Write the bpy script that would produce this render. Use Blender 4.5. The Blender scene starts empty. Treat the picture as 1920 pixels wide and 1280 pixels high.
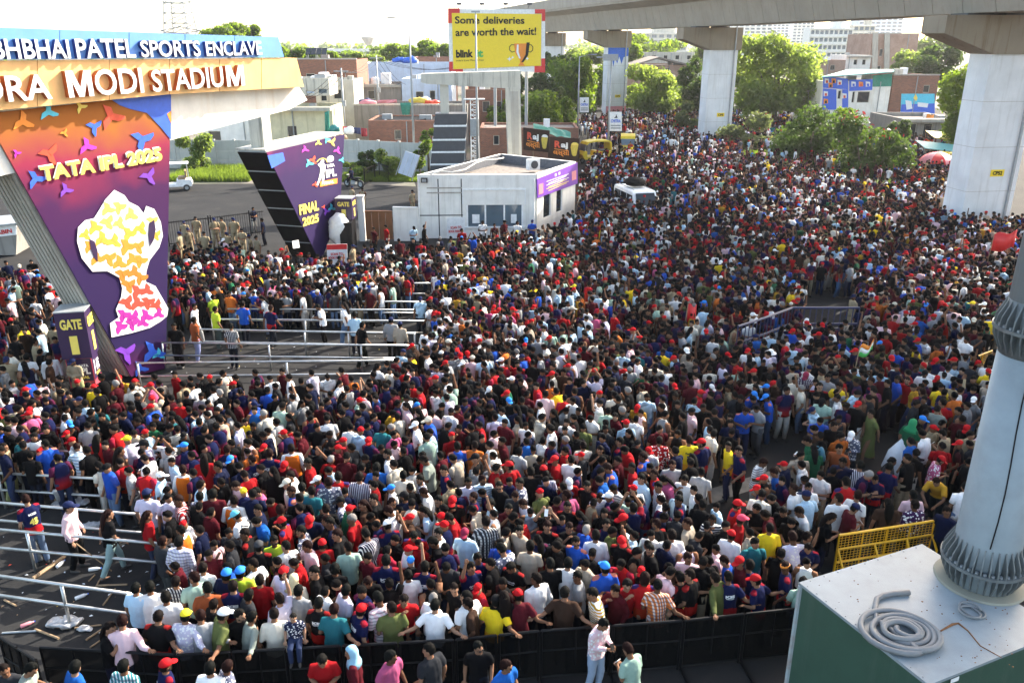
import bpy, bmesh, math, random
import numpy as np
from mathutils import Vector, Matrix, noise as mnoise
R = math.radians
rnd = random.Random(7)
sc = bpy.context.scene
COL = sc.collection

# ------------------------------------------------------------------ camera
H = 11.5; TILT = R(20.1); F = 1540.0
cam_d = bpy.data.cameras.new('camera'); cam = bpy.data.objects.new('camera', cam_d); COL.objects.link(cam)
cam.location = (0, 0, H); cam.rotation_euler = (R(90) - TILT, 0, 0)
cam_d.sensor_width = 36; cam_d.lens = F / 1920 * 36; cam_d.clip_start = .1; cam_d.clip_end = 9000
sc.camera = cam

# ------------------------------------------------------------------ light
SUN_EL, SUN_AZ = R(31), R(47)        # azimuth measured from +Y towards +X
w = bpy.data.worlds.new('World'); sc.world = w; w.use_nodes = True
nt = w.node_tree; bg = nt.nodes['Background']
sky = nt.nodes.new('ShaderNodeTexSky'); sky.sky_type = 'NISHITA'; sky.sun_disc = False
sky.sun_elevation = SUN_EL; sky.sun_rotation = SUN_AZ
sky.air_density = .75; sky.dust_density = 1.9; sky.ozone_density = 1.0
hazy = nt.nodes.new('ShaderNodeMix'); hazy.data_type = 'RGBA'; hazy.blend_type = 'MULTIPLY'; hazy.inputs[0].default_value = 1; hazy.inputs[7].default_value = (1.14, 1.03, .86, 1)      # dusty air whitens the blue
nt.links.new(sky.outputs[0], hazy.inputs[6]); nt.links.new(hazy.outputs[2], bg.inputs[0]); bg.inputs[1].default_value = .15
sl = bpy.data.lights.new('sun', 'SUN'); sun = bpy.data.objects.new('sun', sl); COL.objects.link(sun)
sl.energy = 3.3; sl.angle = R(.5); sl.color = (1, .93, .82)
sd = Vector((math.sin(SUN_AZ) * math.cos(SUN_EL), math.cos(SUN_AZ) * math.cos(SUN_EL), math.sin(SUN_EL)))
sun.rotation_euler = sd.to_track_quat('Z', 'Y').to_euler(); sun.location = (40, 40, 60)
sc.view_settings.view_transform = 'Standard'; sc.view_settings.look = 'None'
sc.view_settings.exposure = 2.2; sc.view_settings.gamma = 1
sc.view_settings.use_curve_mapping = False
sc.cycles.max_bounces = 6; sc.cycles.diffuse_bounces = 3; sc.cycles.glossy_bounces = 2
sc.cycles.transmission_bounces = 4; sc.cycles.volume_bounces = 0; sc.cycles.transparent_max_bounces = 6

# ------------------------------------------------------------------ where a pixel of the photograph lies
ct, st = math.cos(TILT), math.sin(TILT)
C0 = Vector((0, 0, H))
def ray(px, py):
    a = (px - 960) / F; b = -(py - 640) / F
    return Vector((a, ct + b * st, -st + b * ct))
def G(px, py, z=0.0):
    d = ray(px, py); t = (z - H) / d.z; return C0 + d * t
def PY(px, py, Y):
    d = ray(px, py); return C0 + d * (Y / d.y)
def proj(p):
    x, y, z = p[0], p[1], p[2] - H
    dep = y * ct - z * st; up = y * st + z * ct
    return 960 + F * x / dep, 640 - F * up / dep

# ------------------------------------------------------------------ materials
M = {}
def srgb(h):
    c = [int(h[i:i+2], 16) / 255 for i in (0, 2, 4)]
    return tuple(x / 12.92 if x <= .04045 else ((x + .055) / 1.055) ** 2.4 for x in c) + (1,)
class NT:
    def __init__(s, name):
        s.m = bpy.data.materials.new(name); s.m.use_nodes = True; s.t = s.m.node_tree
        s.b = s.t.nodes['Principled BSDF']; s._tc = None
    def n(s, ty, **kw):
        x = s.t.nodes.new(ty)
        for k, v in kw.items():
            if k == 'inp':
                for kk, vv in v.items(): x.inputs[kk].default_value = vv
            else: setattr(x, k, v)
        return x
    def l(s, a, b): s.t.links.new(a, b)
    def tc(s):
        if not s._tc: s._tc = s.n('ShaderNodeTexCoord')
        return s._tc.outputs['Object']
    def noise(s, scale, detail=4, rough=.55, vec=None, dist=0):
        x = s.n('ShaderNodeTexNoise', inp={'Scale': scale, 'Detail': detail, 'Roughness': rough, 'Distortion': dist})
        s.l(vec or s.tc(), x.inputs['Vector']); return x.outputs['Fac']
    def ramp(s, f, stops, interp='LINEAR'):
        x = s.n('ShaderNodeValToRGB'); cr = x.color_ramp; cr.interpolation = interp
        while len(cr.elements) < len(stops): cr.elements.new(.5)
        for e, (p, c) in zip(cr.elements, stops):
            e.position = p; e.color = c if len(c) == 4 else tuple(c) + (1,)
        s.l(f, x.inputs[0]); return x.outputs[0]
    def mix(s, f, a, b, mode='MIX'):
        x = s.n('ShaderNodeMix', data_type='RGBA', blend_type=mode)
        for sock, v in ((x.inputs[0], f), (x.inputs[6], a), (x.inputs[7], b)):
            if hasattr(v, 'links'): s.l(v, sock)
            else: sock.default_value = v if not isinstance(v, tuple) or len(v) == 4 else v + (1,)
        return x.outputs[2]
    def math(s, op, a, b=0.0, c=0.0):
        x = s.n('ShaderNodeMath', operation=op)
        for i, v in enumerate((a, b, c)):
            if hasattr(v, 'links'): s.l(v, x.inputs[i])
            else: x.inputs[i].default_value = v
        return x.outputs[0]
    def sep(s, vec=None):
        x = s.n('ShaderNodeSeparateXYZ'); s.l(vec or s.tc(), x.inputs[0]); return x.outputs
    def bump(s, h, strength=.3, dist=.02):
        x = s.n('ShaderNodeBump', inp={'Strength': strength, 'Distance': dist}); s.l(h, x.inputs['Height'])
        s.l(x.outputs[0], s.b.inputs['Normal'])
    def col(s, c):
        if hasattr(c, 'links'): s.l(c, s.b.inputs['Base Color'])
        else: s.b.inputs['Base Color'].default_value = c if len(c) == 4 else tuple(c) + (1,)
    def done(s, rough=.7, metal=0, spec=None):
        s.b.inputs['Roughness'].default_value = rough; s.b.inputs['Metallic'].default_value = metal
        if spec is not None: s.b.inputs['Specular IOR Level'].default_value = spec
        return s.m
def plain(name, c, rough=.6, metal=0, var=.12, sc_=6, bump=0, spec=None):
    """paint or cloth of one colour with slight mottling"""
    if name in M: return M[name]
    t = NT(name); c = tuple(c)[:3]
    if var:
        f = t.noise(sc_)
        t.col(t.ramp(f, [(.3, tuple(x * (1 - var) for x in c)), (.7, tuple(min(1, x * (1 + var)) for x in c))]))
        if bump: t.bump(f, bump, .02)
    else: t.col(c)
    M[name] = t.done(rough, metal, spec); return M[name]
def weathered(name, c, dirt, rough=.75, scale=1.2, streak=True, amt=.55, bump=.25):
    """render, concrete or old paint: blotches plus vertical run-off streaks"""
    t = NT(name)
    f1 = t.noise(scale, 6, .6)
    base = t.ramp(f1, [(.3, tuple(x * .86 for x in c)), (.72, tuple(min(1, x * 1.08) for x in c))])
    mp = t.n('ShaderNodeMapping'); mp.inputs['Scale'].default_value = (3.2, 3.2, .22) if streak else (1, 1, 1)
    t.l(t.tc(), mp.inputs[0])
    f2 = t.noise(1.0, 7, .65, mp.outputs[0])
    mask = t.ramp(f2, [(.52, (0, 0, 0)), (.72, (amt, amt, amt))])
    t.col(t.mix(mask, base, dirt)); t.bump(t.noise(22, 4), bump, .01)
    M[name] = t.done(rough); return M[name]

# ------------------------------------------------------------------ mesh helpers
class MB:
    def __init__(s): s.v = []; s.f = []; s.mi = []
    def add(s, vs, fs, mi=0):
        o = len(s.v); s.v += [tuple(v) for v in vs]; s.f += [tuple(i + o for i in f) for f in fs]; s.mi += [mi] * len(fs); return s
    def box(s, c, size, rz=0, mi=0, bev=0):
        hx, hy, hz = (x / 2 for x in size); ca, sa = math.cos(rz), math.sin(rz)
        vs = []
        for z in (-hz, hz):
            for x, y in ((-hx, -hy), (hx, -hy), (hx, hy), (-hx, hy)):
                vs.append((c[0] + x * ca - y * sa, c[1] + x * sa + y * ca, c[2] + z))
        return s.add(vs, [(3, 2, 1, 0), (4, 5, 6, 7), (0, 1, 5, 4), (1, 2, 6, 5), (2, 3, 7, 6), (3, 0, 4, 7)], mi)
    def poly(s, pts, off, mi=0):
        """closed polygon (3-D points) extruded by the vector off"""
        n = len(pts); off = Vector(off); a = [Vector(p) for p in pts]; b = [p + off for p in a]
        nr = Vector((0, 0, 0))
        for i in range(n): nr += a[i].cross(a[(i + 1) % n])
        if nr.dot(off) > 0: a, b = a[::-1], b[::-1]
        return s.add(a + b, [tuple(range(n)), tuple(range(2 * n - 1, n - 1, -1))] + [(i, i + n, (i + 1) % n + n, (i + 1) % n) for i in range(n)], mi)
    def tube(s, pts, r, n=8, mi=0, up=None):
        pts = [Vector(p) for p in pts]; m = len(pts)
        rs = r if isinstance(r, (list, tuple)) else [r] * m
        vs = []; prev = None
        for i, p in enumerate(pts):
            t = (pts[min(i + 1, m - 1)] - pts[max(i - 1, 0)]).normalized()
            a = prev if prev is not None else (Vector(up) if up else (Vector((1, 0, 0)) if abs(t.x) < .9 else Vector((0, 1, 0))))
            a = (a - t * a.dot(t)).normalized(); prev = a; b = t.cross(a)
            rr = rs[i] if isinstance(rs[i], (tuple, list)) else (rs[i], rs[i])
            for k in range(n):
                an = 2 * math.pi * k / n
                vs.append(p + a * (rr[0] * math.cos(an)) + b * (rr[1] * math.sin(an)))
        fs = [(i * n + k, i * n + (k + 1) % n, (i + 1) * n + (k + 1) % n, (i + 1) * n + k) for i in range(m - 1) for k in range(n)]
        fs += [tuple(range(n - 1, -1, -1)), tuple((m - 1) * n + k for k in range(n))]
        return s.add(vs, fs, mi)
    def ball(s, c, r, nu=12, nv=8, mi=0):
        rx, ry, rz = r if isinstance(r, (tuple, list)) else (r, r, r)
        vs = [(c[0], c[1], c[2] - rz)]
        for j in range(1, nv):
            ph = math.pi * j / nv - math.pi / 2
            for i in range(nu):
                th = 2 * math.pi * i / nu
                vs.append((c[0] + rx * math.cos(ph) * math.cos(th), c[1] + ry * math.cos(ph) * math.sin(th), c[2] + rz * math.sin(ph)))
        vs.append((c[0], c[1], c[2] + rz)); T = len(vs) - 1
        fs = [(0, 1 + (i + 1) % nu, 1 + i) for i in range(nu)]
        for j in range(nv - 2):
            o = 1 + j * nu
            fs += [(o + i, o + (i + 1) % nu, o + nu + (i + 1) % nu, o + nu + i) for i in range(nu)]
        o = 1 + (nv - 2) * nu
        fs += [(o + i, o + (i + 1) % nu, T) for i in range(nu)]
        return s.add(vs, fs, mi)
    def lathe(s, prof, c=(0, 0, 0), n=24, mi=0):
        m = len(prof); vs = []
        for r, z in prof:
            for k in range(n):
                a = 2 * math.pi * k / n; vs.append((c[0] + r * math.cos(a), c[1] + r * math.sin(a), c[2] + z))
        fs = [(i * n + k, i * n + (k + 1) % n, (i + 1) * n + (k + 1) % n, (i + 1) * n + k) for i in range(m - 1) for k in range(n)]
        fs += [tuple(range(n - 1, -1, -1)), tuple((m - 1) * n + k for k in range(n))]
        return s.add(vs, fs, mi)
    def mesh(s, name, mats, smooth=False):
        me = bpy.data.meshes.new(name); me.from_pydata(s.v, [], s.f)
        for m_ in (mats if isinstance(mats, (list, tuple)) else [mats]): me.materials.append(m_)
        if any(s.mi): me.polygons.foreach_set('material_index', s.mi)
        if smooth: me.polygons.foreach_set('use_smooth', [True] * len(me.polygons))
        me.update(); return me
    def build(s, name, mats, parent=None, smooth=False, loc=None, bevel=0):
        me = s.mesh(name, mats, smooth); o = bpy.data.objects.new(name, me); COL.objects.link(o)
        if loc is not None:           # put the object's origin there, keeping the geometry where it is
            lv = Vector(loc); me.transform(Matrix.Translation(-lv)); o.location = lv
        if parent is not None: o.parent = parent; o.matrix_parent_inverse = PINV(parent)
        if bevel:
            md = o.modifiers.new('edge', 'BEVEL'); md.width = bevel; md.segments = 2; md.limit_method = 'ANGLE'
        return o
def WM(o):
    return o.matrix_basis.copy() if o.parent is None else WM(o.parent) @ o.matrix_parent_inverse @ o.matrix_basis
def PINV(p): return WM(p).inverted()
def tag(o, label=None, cat=None, group=None, kind=None):
    for k, v in (('label', label), ('category', cat), ('group', group), ('kind', kind)):
        if v: o[k] = v
    return o
def thing(name, label, cat, loc=(0, 0, 0), group=None, rz=0):
    o = bpy.data.objects.new(name, None); COL.objects.link(o); o.location = loc; o.rotation_euler = (0, 0, rz)
    o.empty_display_size = .2
    return tag(o, label, cat, group)
def mesh_obj(name, me, parent=None, loc=None):
    o = bpy.data.objects.new(name, me); COL.objects.link(o)
    if loc is not None: o.location = loc
    if parent is not None: o.parent = parent
    return o
def copy_tree(o, parent=None):
    c = o.copy(); COL.objects.link(c); c.parent = parent
    for ch in list(o.children): copy_tree(ch, c)
    return c
def placed(root, x, y, rz=0, s=1, label=None, group=None, z=0):
    root.location = (x, y, z); root.rotation_euler = (0, 0, rz); root.scale = (s, s, s)
    if label: root['label'] = label
    if group: root['group'] = group
    return root

# a vertical plane in the place, addressed by the photograph's pixels
class Pl:
    def __init__(s, p0, ang=None, u=None):
        s.o = Vector(p0); s.u = Vector((math.sin(R(ang)), math.cos(R(ang)), 0)) if u is None else Vector((u[0], u[1], 0)).normalized()
        n = Vector((s.u.y, -s.u.x, 0)); s.n = n if n.dot(C0 - s.o) > 0 else -n
    def px(s, x, y):
        d = ray(x, y); t = (s.o - C0).dot(s.n) / d.dot(s.n); p = C0 + d * t
        return (p - s.o).dot(s.u), p.z
    def at(s, a, z, off=0): return Vector((s.o.x, s.o.y, 0)) + s.u * a + Vector((0, 0, z)) + s.n * off
    def P(s, x, y, off=0): a, z = s.px(x, y); return s.at(a, z, off)
def decal(pl, pix, mat, name, parent, off=.02, th=.015):
    mb = MB(); mb.poly([pl.P(x, y, off) for x, y in pix], pl.n * -th); return mb.build(name, mat, parent)
def flat(pl, pts, mat, name, parent, off=.02, th=.015):
    mb = MB(); mb.poly([pl.at(a, z, off) for a, z in pts], pl.n * -th); return mb.build(name, mat, parent)
_txt = {}
def text_mesh(body, extrude=0, bold=0, font_shear=0):
    k = (body, extrude, bold, font_shear)
    if k in _txt: return _txt[k]
    cu = bpy.data.curves.new('lettering', 'FONT'); cu.body = body; cu.size = 1; cu.extrude = extrude; cu.offset = bold
    cu.shear = font_shear; cu.resolution_u = 3; cu.align_x = 'LEFT'
    o = bpy.data.objects.new('lettering', cu); COL.objects.link(o)
    dg = bpy.context.evaluated_depsgraph_get(); me = bpy.data.meshes.new_from_object(o.evaluated_get(dg))
    bpy.data.objects.remove(o); bpy.data.curves.remove(cu)
    n = len(me.vertices); a = np.zeros(n * 3); me.vertices.foreach_get('co', a); a = a.reshape(-1, 3)
    mn, mx = a.min(0), a.max(0)
    _txt[k] = (a, mn, mx, [tuple(p.vertices) for p in me.polygons]); bpy.data.meshes.remove(me); return _txt[k]
def lettering(pl, body, p1, p2, cap, mat, name='lettering', parent=None, off=.03, depth=.01, bold=.02, slope=False, shear=0, side=None):
    """text on plane pl from pixel p1 to pixel p2 (both on the baseline), cap pixels tall"""
    a1, z1 = pl.px(*p1); a2, z2 = pl.px(*p2); _, zt = pl.px(p1[0], p1[1] - cap)
    return text_at(pl, body, a1, a2, z1, z2, zt - z1, mat, name, parent, off, depth, bold, shear, side)
def text_at(pl, body, a1, a2, z1, z2, hgt, mat, name='lettering', parent=None, off=.03, depth=.01, bold=.02, shear=0, side=None):
    a, mn, mx, fs = text_mesh(body, 1.0, bold, shear)
    t = (a[:, 0] - mn[0]) / (mx[0] - mn[0]); h = (a[:, 1] - mn[1]) / (mx[1] - mn[1]); d = (a[:, 2] > 0)
    vs = [pl.at(a1 + (a2 - a1) * tt, z1 + (z2 - z1) * tt + hgt * hh, off + (depth if dd else 0)) for tt, hh, dd in zip(t, h, d)]
    mb = MB(); mb.add(vs, fs)
    if side: mb.mi = [0 if all(d[i] for i in f) else 1 for f in fs]
    return mb.build(name, [mat, side] if side else mat, parent)
# ================================================================== materials of the place
t = NT('asphalt'); f = t.noise(.35, 6, .6); g = t.noise(60, 3)
base = t.ramp(f, [(.3, (.013, .013, .0135)), (.52, (.021, .0205, .0205)), (.75, (.036, .034, .031))])
dust = t.ramp(t.noise(.9, 7, .7), [(.55, (0, 0, 0)), (.75, (.8, .8, .8))])
base = t.mix(dust, base, (.055, .048, .041)); t.col(t.mix(.35, base, t.ramp(g, [(.2, (.02, .02, .02)), (.8, (.048, .048, .048))]))); t.bump(g, .4, .01)
M['asphalt'] = t.done(.9, 0, .12)
t = NT('earth'); f = t.noise(.05, 8, .65)
t.col(t.ramp(f, [(.3, (.10, .085, .06)), (.5, (.16, .14, .11)), (.62, (.07, .09, .04)), (.8, (.05, .08, .03))])); M['earth'] = t.done(.95)
weathered('concrete', (.42, .39, .33), (.16, .13, .10))
weathered('pale_concrete', (.56, .53, .44), (.10, .09, .07), amt=.8)
weathered('white_wall', (.82, .80, .74), (.40, .36, .28), amt=.42, bump=.08)
weathered('white_clad', (.82, .80, .72), (.55, .42, .25), amt=.35, bump=.05)
weathered('pier_white', (.74, .75, .75), (.40, .38, .34), amt=.38, scale=.5, bump=.05)
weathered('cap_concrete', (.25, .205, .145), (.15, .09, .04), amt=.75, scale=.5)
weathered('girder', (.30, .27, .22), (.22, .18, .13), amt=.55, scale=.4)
weathered('grey_render', (.27, .25, .22), (.09, .08, .07), amt=.8)
weathered('cream_wall', (.60, .55, .36), (.22, .19, .12), amt=.5)
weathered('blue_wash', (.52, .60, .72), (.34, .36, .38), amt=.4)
weathered('compound', (.47, .47, .43), (.20, .20, .18), amt=.6)
weathered('galv', (.33, .35, .36), (.22, .22, .21), rough=.5, streak=False, amt=.5, scale=3, bump=.05)
M['galv'].node_tree.nodes['Principled BSDF'].inputs['Metallic'].default_value = .35
weathered('grey_paint', (.27, .315, .335), (.17, .19, .19), rough=.45, streak=False, amt=.45, scale=2.2, bump=.06)
weathered('green_paint', (.030, .075, .050), (.065, .10, .075), rough=.55, amt=.55, scale=2, bump=.15)
plain('steel', (.52, .53, .52), .32, .75, .18, 5); plain('black_paint', (.007, .007, .008), .45, 0, .3, 4)
plain('black_sheet', (.0045, .005, .0055), .7, 0, .5, 2, .2, .1); plain('dark_grey', (.055, .057, .064), .55, 0, .12, 3)
plain('white_paint', (.80, .80, .78), .5); plain('white_letter', (.80, .80, .78), .45, 0, .03)
weathered('blue_fascia', (.13, .32, .72), (.16, .28, .55), rough=.4, amt=.5, bump=.03); weathered('orange_fascia', (.88, .53, .20), (.76, .40, .13), rough=.45, amt=.4, bump=.03)
plain('yellow', (.86, .62, .015), .45, 0, .04); plain('red', (.62, .02, .02), .45, 0, .08); plain('black_print', (.015, .015, .015), .5, 0, 0)
plain('green_print', (.06, .40, .07), .5, 0, 0); plain('orange_print', (.80, .25, .02), .5, 0, .05); plain('purple', (.026, .011, .052), .4, 0, .15, .8)
plain('gold_print', (.82, .66, .12), .45, 0, .05); plain('blue_print', (.03, .12, .62), .45, 0, .1); plain('cyan_print', (.08, .55, .72), .45, 0, .1)
plain('magenta_print', (.55, .03, .45), .45, 0, .1); plain('violet_print', (.18, .04, .42), .45, 0, .1); plain('red_print', (.65, .07, .03), .45, 0, .1)
plain('brown_board', (.030, .014, .010), .4, 0, .2); plain('lassi', (.62, .47, .06), .4, 0, .15); plain('tarp_green', (.02, .22, .15), .6, 0, .2)
plain('tarp_blue', (.02, .12, .55), .5, 0, .2); plain('brown_gate', (.20, .075, .025), .5, 0, .12, 2); plain('glass_dark', (.02, .025, .03), .08, 0, .1)
plain('window_glass', (.10, .14, .17), .06, 0, .25, .7); plain('rubber', (.02, .02, .02), .8); plain('wood', (.30, .20, .11), .7, 0, .3, 9)
plain('roof_dirt', (.20, .17, .145), .95, 0, .35, 4, .6); plain('parapet_grey', (.10, .105, .12), .7, 0, .2); plain('bag_film', (.42, .43, .44), .3, 0, .3, 12); plain('hose', (.19, .195, .195), .5, 0, .08, 8)
plain('flange', (.15, .165, .165), .5, .3, .2, 6); plain('auto_yellow', (.75, .55, .02), .45); plain('pink_print', (.70, .25, .28), .5)
plain('barricade', (.88, .46, .015), .42, 0, .1); plain('plastic', (.72, .74, .75), .25, 0, .1); plain('rust', (.20, .085, .03), .9, 0, .4, 20)
plain('cyan_roof', (.16, .42, .40), .5, 0, .15); plain('steel_blue', (.010, .018, .075), .45); plain('rope_white', (.7, .68, .62), .7)
def brick_mat(name, c1, c2, mortar, sc_=1.0):
    t = NT(name); mp = t.n('ShaderNodeMapping'); mp.inputs['Rotation'].default_value = (R(90), 0, 0)
    s = t.sep(); cmb = t.n('ShaderNodeCombineXYZ'); t.l(t.math('ADD', s[0], s[1]), cmb.inputs[0]); t.l(s[2], cmb.inputs[1])
    b = t.n('ShaderNodeTexBrick', inp={'Color1': c1 + (1,), 'Color2': c2 + (1,), 'Mortar': mortar + (1,), 'Scale': sc_, 'Mortar Size': .012, 'Brick Width': .26, 'Row Height': .10})
    t.l(cmb.outputs[0], b.inputs[0]); f = t.noise(.6, 6, .65)
    t.col(t.mix(t.ramp(f, [(.4, (0, 0, 0)), (.7, (.7, .7, .7))]), b.outputs[0], (.20, .10, .065)))
    t.bump(b.outputs[1], -.4, .02); M[name] = t.done(.9)
brick_mat('brick', (.34, .115, .055), (.20, .07, .04), (.20, .17, .14))
brick_mat('pale_brick', (.42, .24, .17), (.36, .20, .14), (.40, .34, .28))
# the purple printed cloth of the gate banners: orange and pink at the top, violet below
def banner_mat(name, stops, zlo, zhi, xs=.05):
    t = NT(name); s = t.sep(); f = t.math('DIVIDE', t.math('SUBTRACT', s[2], zlo), zhi - zlo)
    f = t.math('ADD', f, t.math('MULTIPLY', t.math('SUBTRACT', t.noise(.35, 3), .5), .35)); f = t.math('SUBTRACT', f, t.math('MULTIPLY', s[0], xs))
    t.col(t.ramp(f, stops)); M[name] = t.done(.65, 0, .15); return M[name]

# ================================================================== ground
def sheet(name, pts, z, m, label=None):
    mb = MB(); mb.add([(p[0], p[1], z) for p in pts], [tuple(range(len(pts)))])
    o = mb.build(name, m); me = o.data
    if me.polygons[0].normal.z < 0: me.flip_normals()
    return tag(o, label, None, None, 'structure')
sheet('ground', [(-5000, -200), (5000, -200), (5000, 7000), (-5000, 7000)], 0, M['earth'])
sheet('road', [(-75, -30), (85, -30), (85, 78), (60, 330), (10, 330), (3, 100), (-12, 70), (-75, 74)], .004, M['asphalt'])
c = [G(-200, 352), G(470, 344), G(640, 344), G(780, 350), G(770, 322), G(640, 318), G(320, 318), G(-200, 330)]
sheet('verge', c, .008, M['earth'])
# a paler strip that crosses the open ground on the right
c = [G(1270, 935), G(1500, 866), G(1506, 886), G(1280, 962)]
sheet('pale_strip', c, .009, plain('strip', (.17, .16, .14), .9, 0, .3, 3, .3))

# ================================================================== the stadium gate
GU = 27.0
pa = Pl(G(310, 692), GU)
gate = thing('stadium_gate', 'huge stadium entrance gate with blue and orange lettered beam above a trophy banner', 'gate', G(290, 700))
banner_mat('trophy_cloth', [(.0, (.07, .008, .06)), (.12, (.016, .008, .055)), (.45, (.024, .009, .062)), (.72, (.055, .010, .065)), (.86, (.26, .022, .06)), (1.0, (.36, .12, .022))], .3, 9.0, 0)
quad = [(-30, 214), (320, 176), (311, 690), (246, 706)]
LB = [pa.px(*q) for q in quad]
# pillar body behind the banner, its slanted side clad in long ribs
mb = MB(); mb.poly([pa.at(a, z, -.06) for a, z in LB], pa.n * -1.45); body = mb.build('pillar_body', M['grey_render'], gate)
(a0, z0), (a3, z3) = LB[0], LB[3]
for k in range(7):
    o0 = -.16 - k * .2
    mb = MB(); e = pa.u * -.05
    mb.poly([pa.at(a0, z0, o0), pa.at(a0, z0, o0 - .13), pa.at(a3, z3, o0 - .13), pa.at(a3, z3, o0)], e)
    mb.build('rib', M['concrete'], gate)
mb = MB(); mb.poly([pa.at(a, z, 0) for a, z in LB], pa.n * -.05); ban = mb.build('trophy_banner', M['trophy_cloth'], gate, loc=pa.at(a3, 0))
def dp(pix, m, nm='print', par=None, off=.02): return decal(pa, pix, M[m], nm, par or ban, off, .012)
dp([(208, 187), (320, 177), (320, 262), (300, 238), (275, 212), (245, 205), (225, 198)], 'blue_print')
dp([(312, 214), (320, 208), (320, 232)], 'orange_print', off=.03)
def confetti(pl, x, y, s, rot, m, par, off=.025, fat=.24):
    """a three-armed paper streamer printed on the cloth"""
    out = []
    for k in range(3):
        an = rot + k * 2.15
        c, sn = math.cos(an), math.sin(an); L, W = s, s * fat
        q = [(x - sn * W, y + c * W), (x + c * L * .6 - sn * W, y + sn * L * .6 + c * W), (x + c * L - sn * W * .3 + sn * s * .2, y + sn * L + c * W * .3 - c * s * .2 + s * .1),
             (x + c * L + sn * W, y + sn * L - c * W), (x + c * L * .5 + sn * W, y + sn * L * .5 - c * W), (x + sn * W, y - c * W)]
        out.append(q)
    mb = MB()
    for k, q in enumerate(out): mb.poly([pl.P(u, v, off + k * .003) for u, v in q], pl.n * -.01)
    return mb.build('confetti', M[m], par)
for x, y, s, r_, m in [(42, 228, 22, .5, 'orange_print'), (90, 210, 19, .4, 'cyan_print'), (150, 200, 13, 2, 'gold_print'), (207, 218, 26, 2.2, 'red_print'), (176, 238, 17, 3.6, 'blue_print'),
                    (120, 249, 9, 1, 'orange_print'), (30, 287, 9, 2, 'magenta_print'), (92, 288, 22, 1.2, 'red_print'), (162, 274, 18, .3, 'magenta_print'), (266, 262, 24, 3.8, 'blue_print'),
                    (66, 335, 20, 4.2, 'blue_print'), (122, 356, 15, .2, 'violet_print'), (278, 330, 18, 1.1, 'violet_print'), (236, 660, 22, 1.4, 'violet_print'), (285, 660, 24, 4.4, 'blue_print'), (262, 690, 16, 2.2, 'blue_print'), (296, 664, 13, .6, 'cyan_print')]:
    confetti(pa, x, y, s, r_, m, ban)
lettering(pa, 'TATA IPL 2025', (77, 341), (303, 301), 29, M['gold_print'], 'lettering', ban, .05, .02, .035)
lettering(pa, 'TATA IPL 2025', (75, 339), (301, 299), 29, M['white_letter'], 'lettering', ban, .03, .02, .045)
troph = [(185, 393), (196, 374), (213, 356), (232, 366), (240, 378), (258, 387), (268, 400), (273, 386), (288, 392), (300, 416), (304, 442), (297, 464), (279, 488), (273, 508), (272, 528), (290, 536), (304, 560),
         (314, 578), (312, 592), (300, 602), (280, 614), (245, 624), (208, 632), (205, 606), (221, 595), (216, 580), (226, 556), (228, 540), (222, 520), (200, 508), (172, 509), (152, 484), (143, 452), (145, 426), (158, 413), (175, 409)]
tr = dp(troph, 'white_letter', 'trophy_outline', ban, .04)
tcol = [(.62, .46, .10), (.62, .36, .045), (.60, .24, .025), (.58, .17, .018), (.48, .06, .035), (.36, .018, .26)]
for i, c_ in enumerate(tcol): plain('trophy_%d' % i, c_, .45, 0, .05)
for x, y, s, r_ in [(200, 392, 14, .3), (222, 388, 14, 1.9), (244, 402, 14, 2.6), (176, 426, 15, .2), (200, 416, 15, 1.2), (222, 418, 13, 3.0), (240, 438, 15, 0), (262, 428, 14, 1.0), (158, 440, 12, .9), (166, 462, 13, 2.2),
                    (190, 448, 16, 2.6), (212, 452, 15, .8), (236, 462, 17, .05), (258, 462, 14, 1.4), (284, 414, 12, 1.6), (291, 440, 11, 1.4), (180, 484, 15, .3), (204, 484, 15, 1.5), (222, 492, 15, 2.6), (246, 486, 14, .3), (262, 488, 14, 2.0),
                    (228, 514, 15, 1.6), (250, 510, 14, .6), (240, 534, 15, 1.5), (262, 520, 14, 2.0), (256, 546, 15, 0), (274, 544, 13, .6), (236, 566, 15, 1.2), (256, 568, 15, .3), (276, 566, 14, 1.8), (292, 572, 13, 1.0), (230, 590, 14, 2.0), (250, 594, 14, .9), (272, 592, 14, 2.4), (296, 588, 11, .6), (224, 612, 14, 0), (246, 606, 13, 1.6), (266, 604, 12, .6)]:
    confetti(pa, x, y, s, r_, 'trophy_%d' % max(0, min(5, int((y - 380) / 40))), tr, .045, .36)
for q in ([(166, 448), (175, 452), (181, 470), (181, 490), (174, 482), (168, 466)], [(278, 418), (287, 412), (290, 430), (286, 450), (279, 462), (276, 440)]): dp(q, 'purple', 'print', tr, .06)

# the beam: white concrete haunch, orange fascia, blue fascia with raised letters
pb = Pl(pa.at(0, 0, .35), GU)
mb = MB(); mb.poly([pa.P(x, y, -.10) for x, y in [(-420, 190), (556, 150), (580, 188), (546, 206), (320, 264), (-420, 420)]], pa.n * -1.3)
mb.build('beam', M['white_clad'], gate)
def fascia(name, xs, top, bot, off, th, m):
    """fascia cladding in separate sheets with open joints"""
    o = None
    for i in range(len(xs) - 1):
        xa, xb = xs[i] + .6, xs[i + 1] - .6
        if i == len(xs) - 2: xb = xs[-1]
        q = [(xa, top(xa)), (xb, top(xb)), (xb + (bot(0) and 0), bot(xb)), (xa, bot(xa))]
        if i == len(xs) - 2: q[2] = (xb + (14 if name[0] == 'o' else 11), bot(xb + 12))
        mb = MB(); mb.poly([pb.P(x, y, off) for x, y in q], pb.n * -th); p_ = mb.build(name, M[m], gate); o = o or p_
    return o
ln = lambda x0, y0, x1, y1: (lambda x: y0 + (y1 - y0) * (x - x0) / (x1 - x0))
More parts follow.
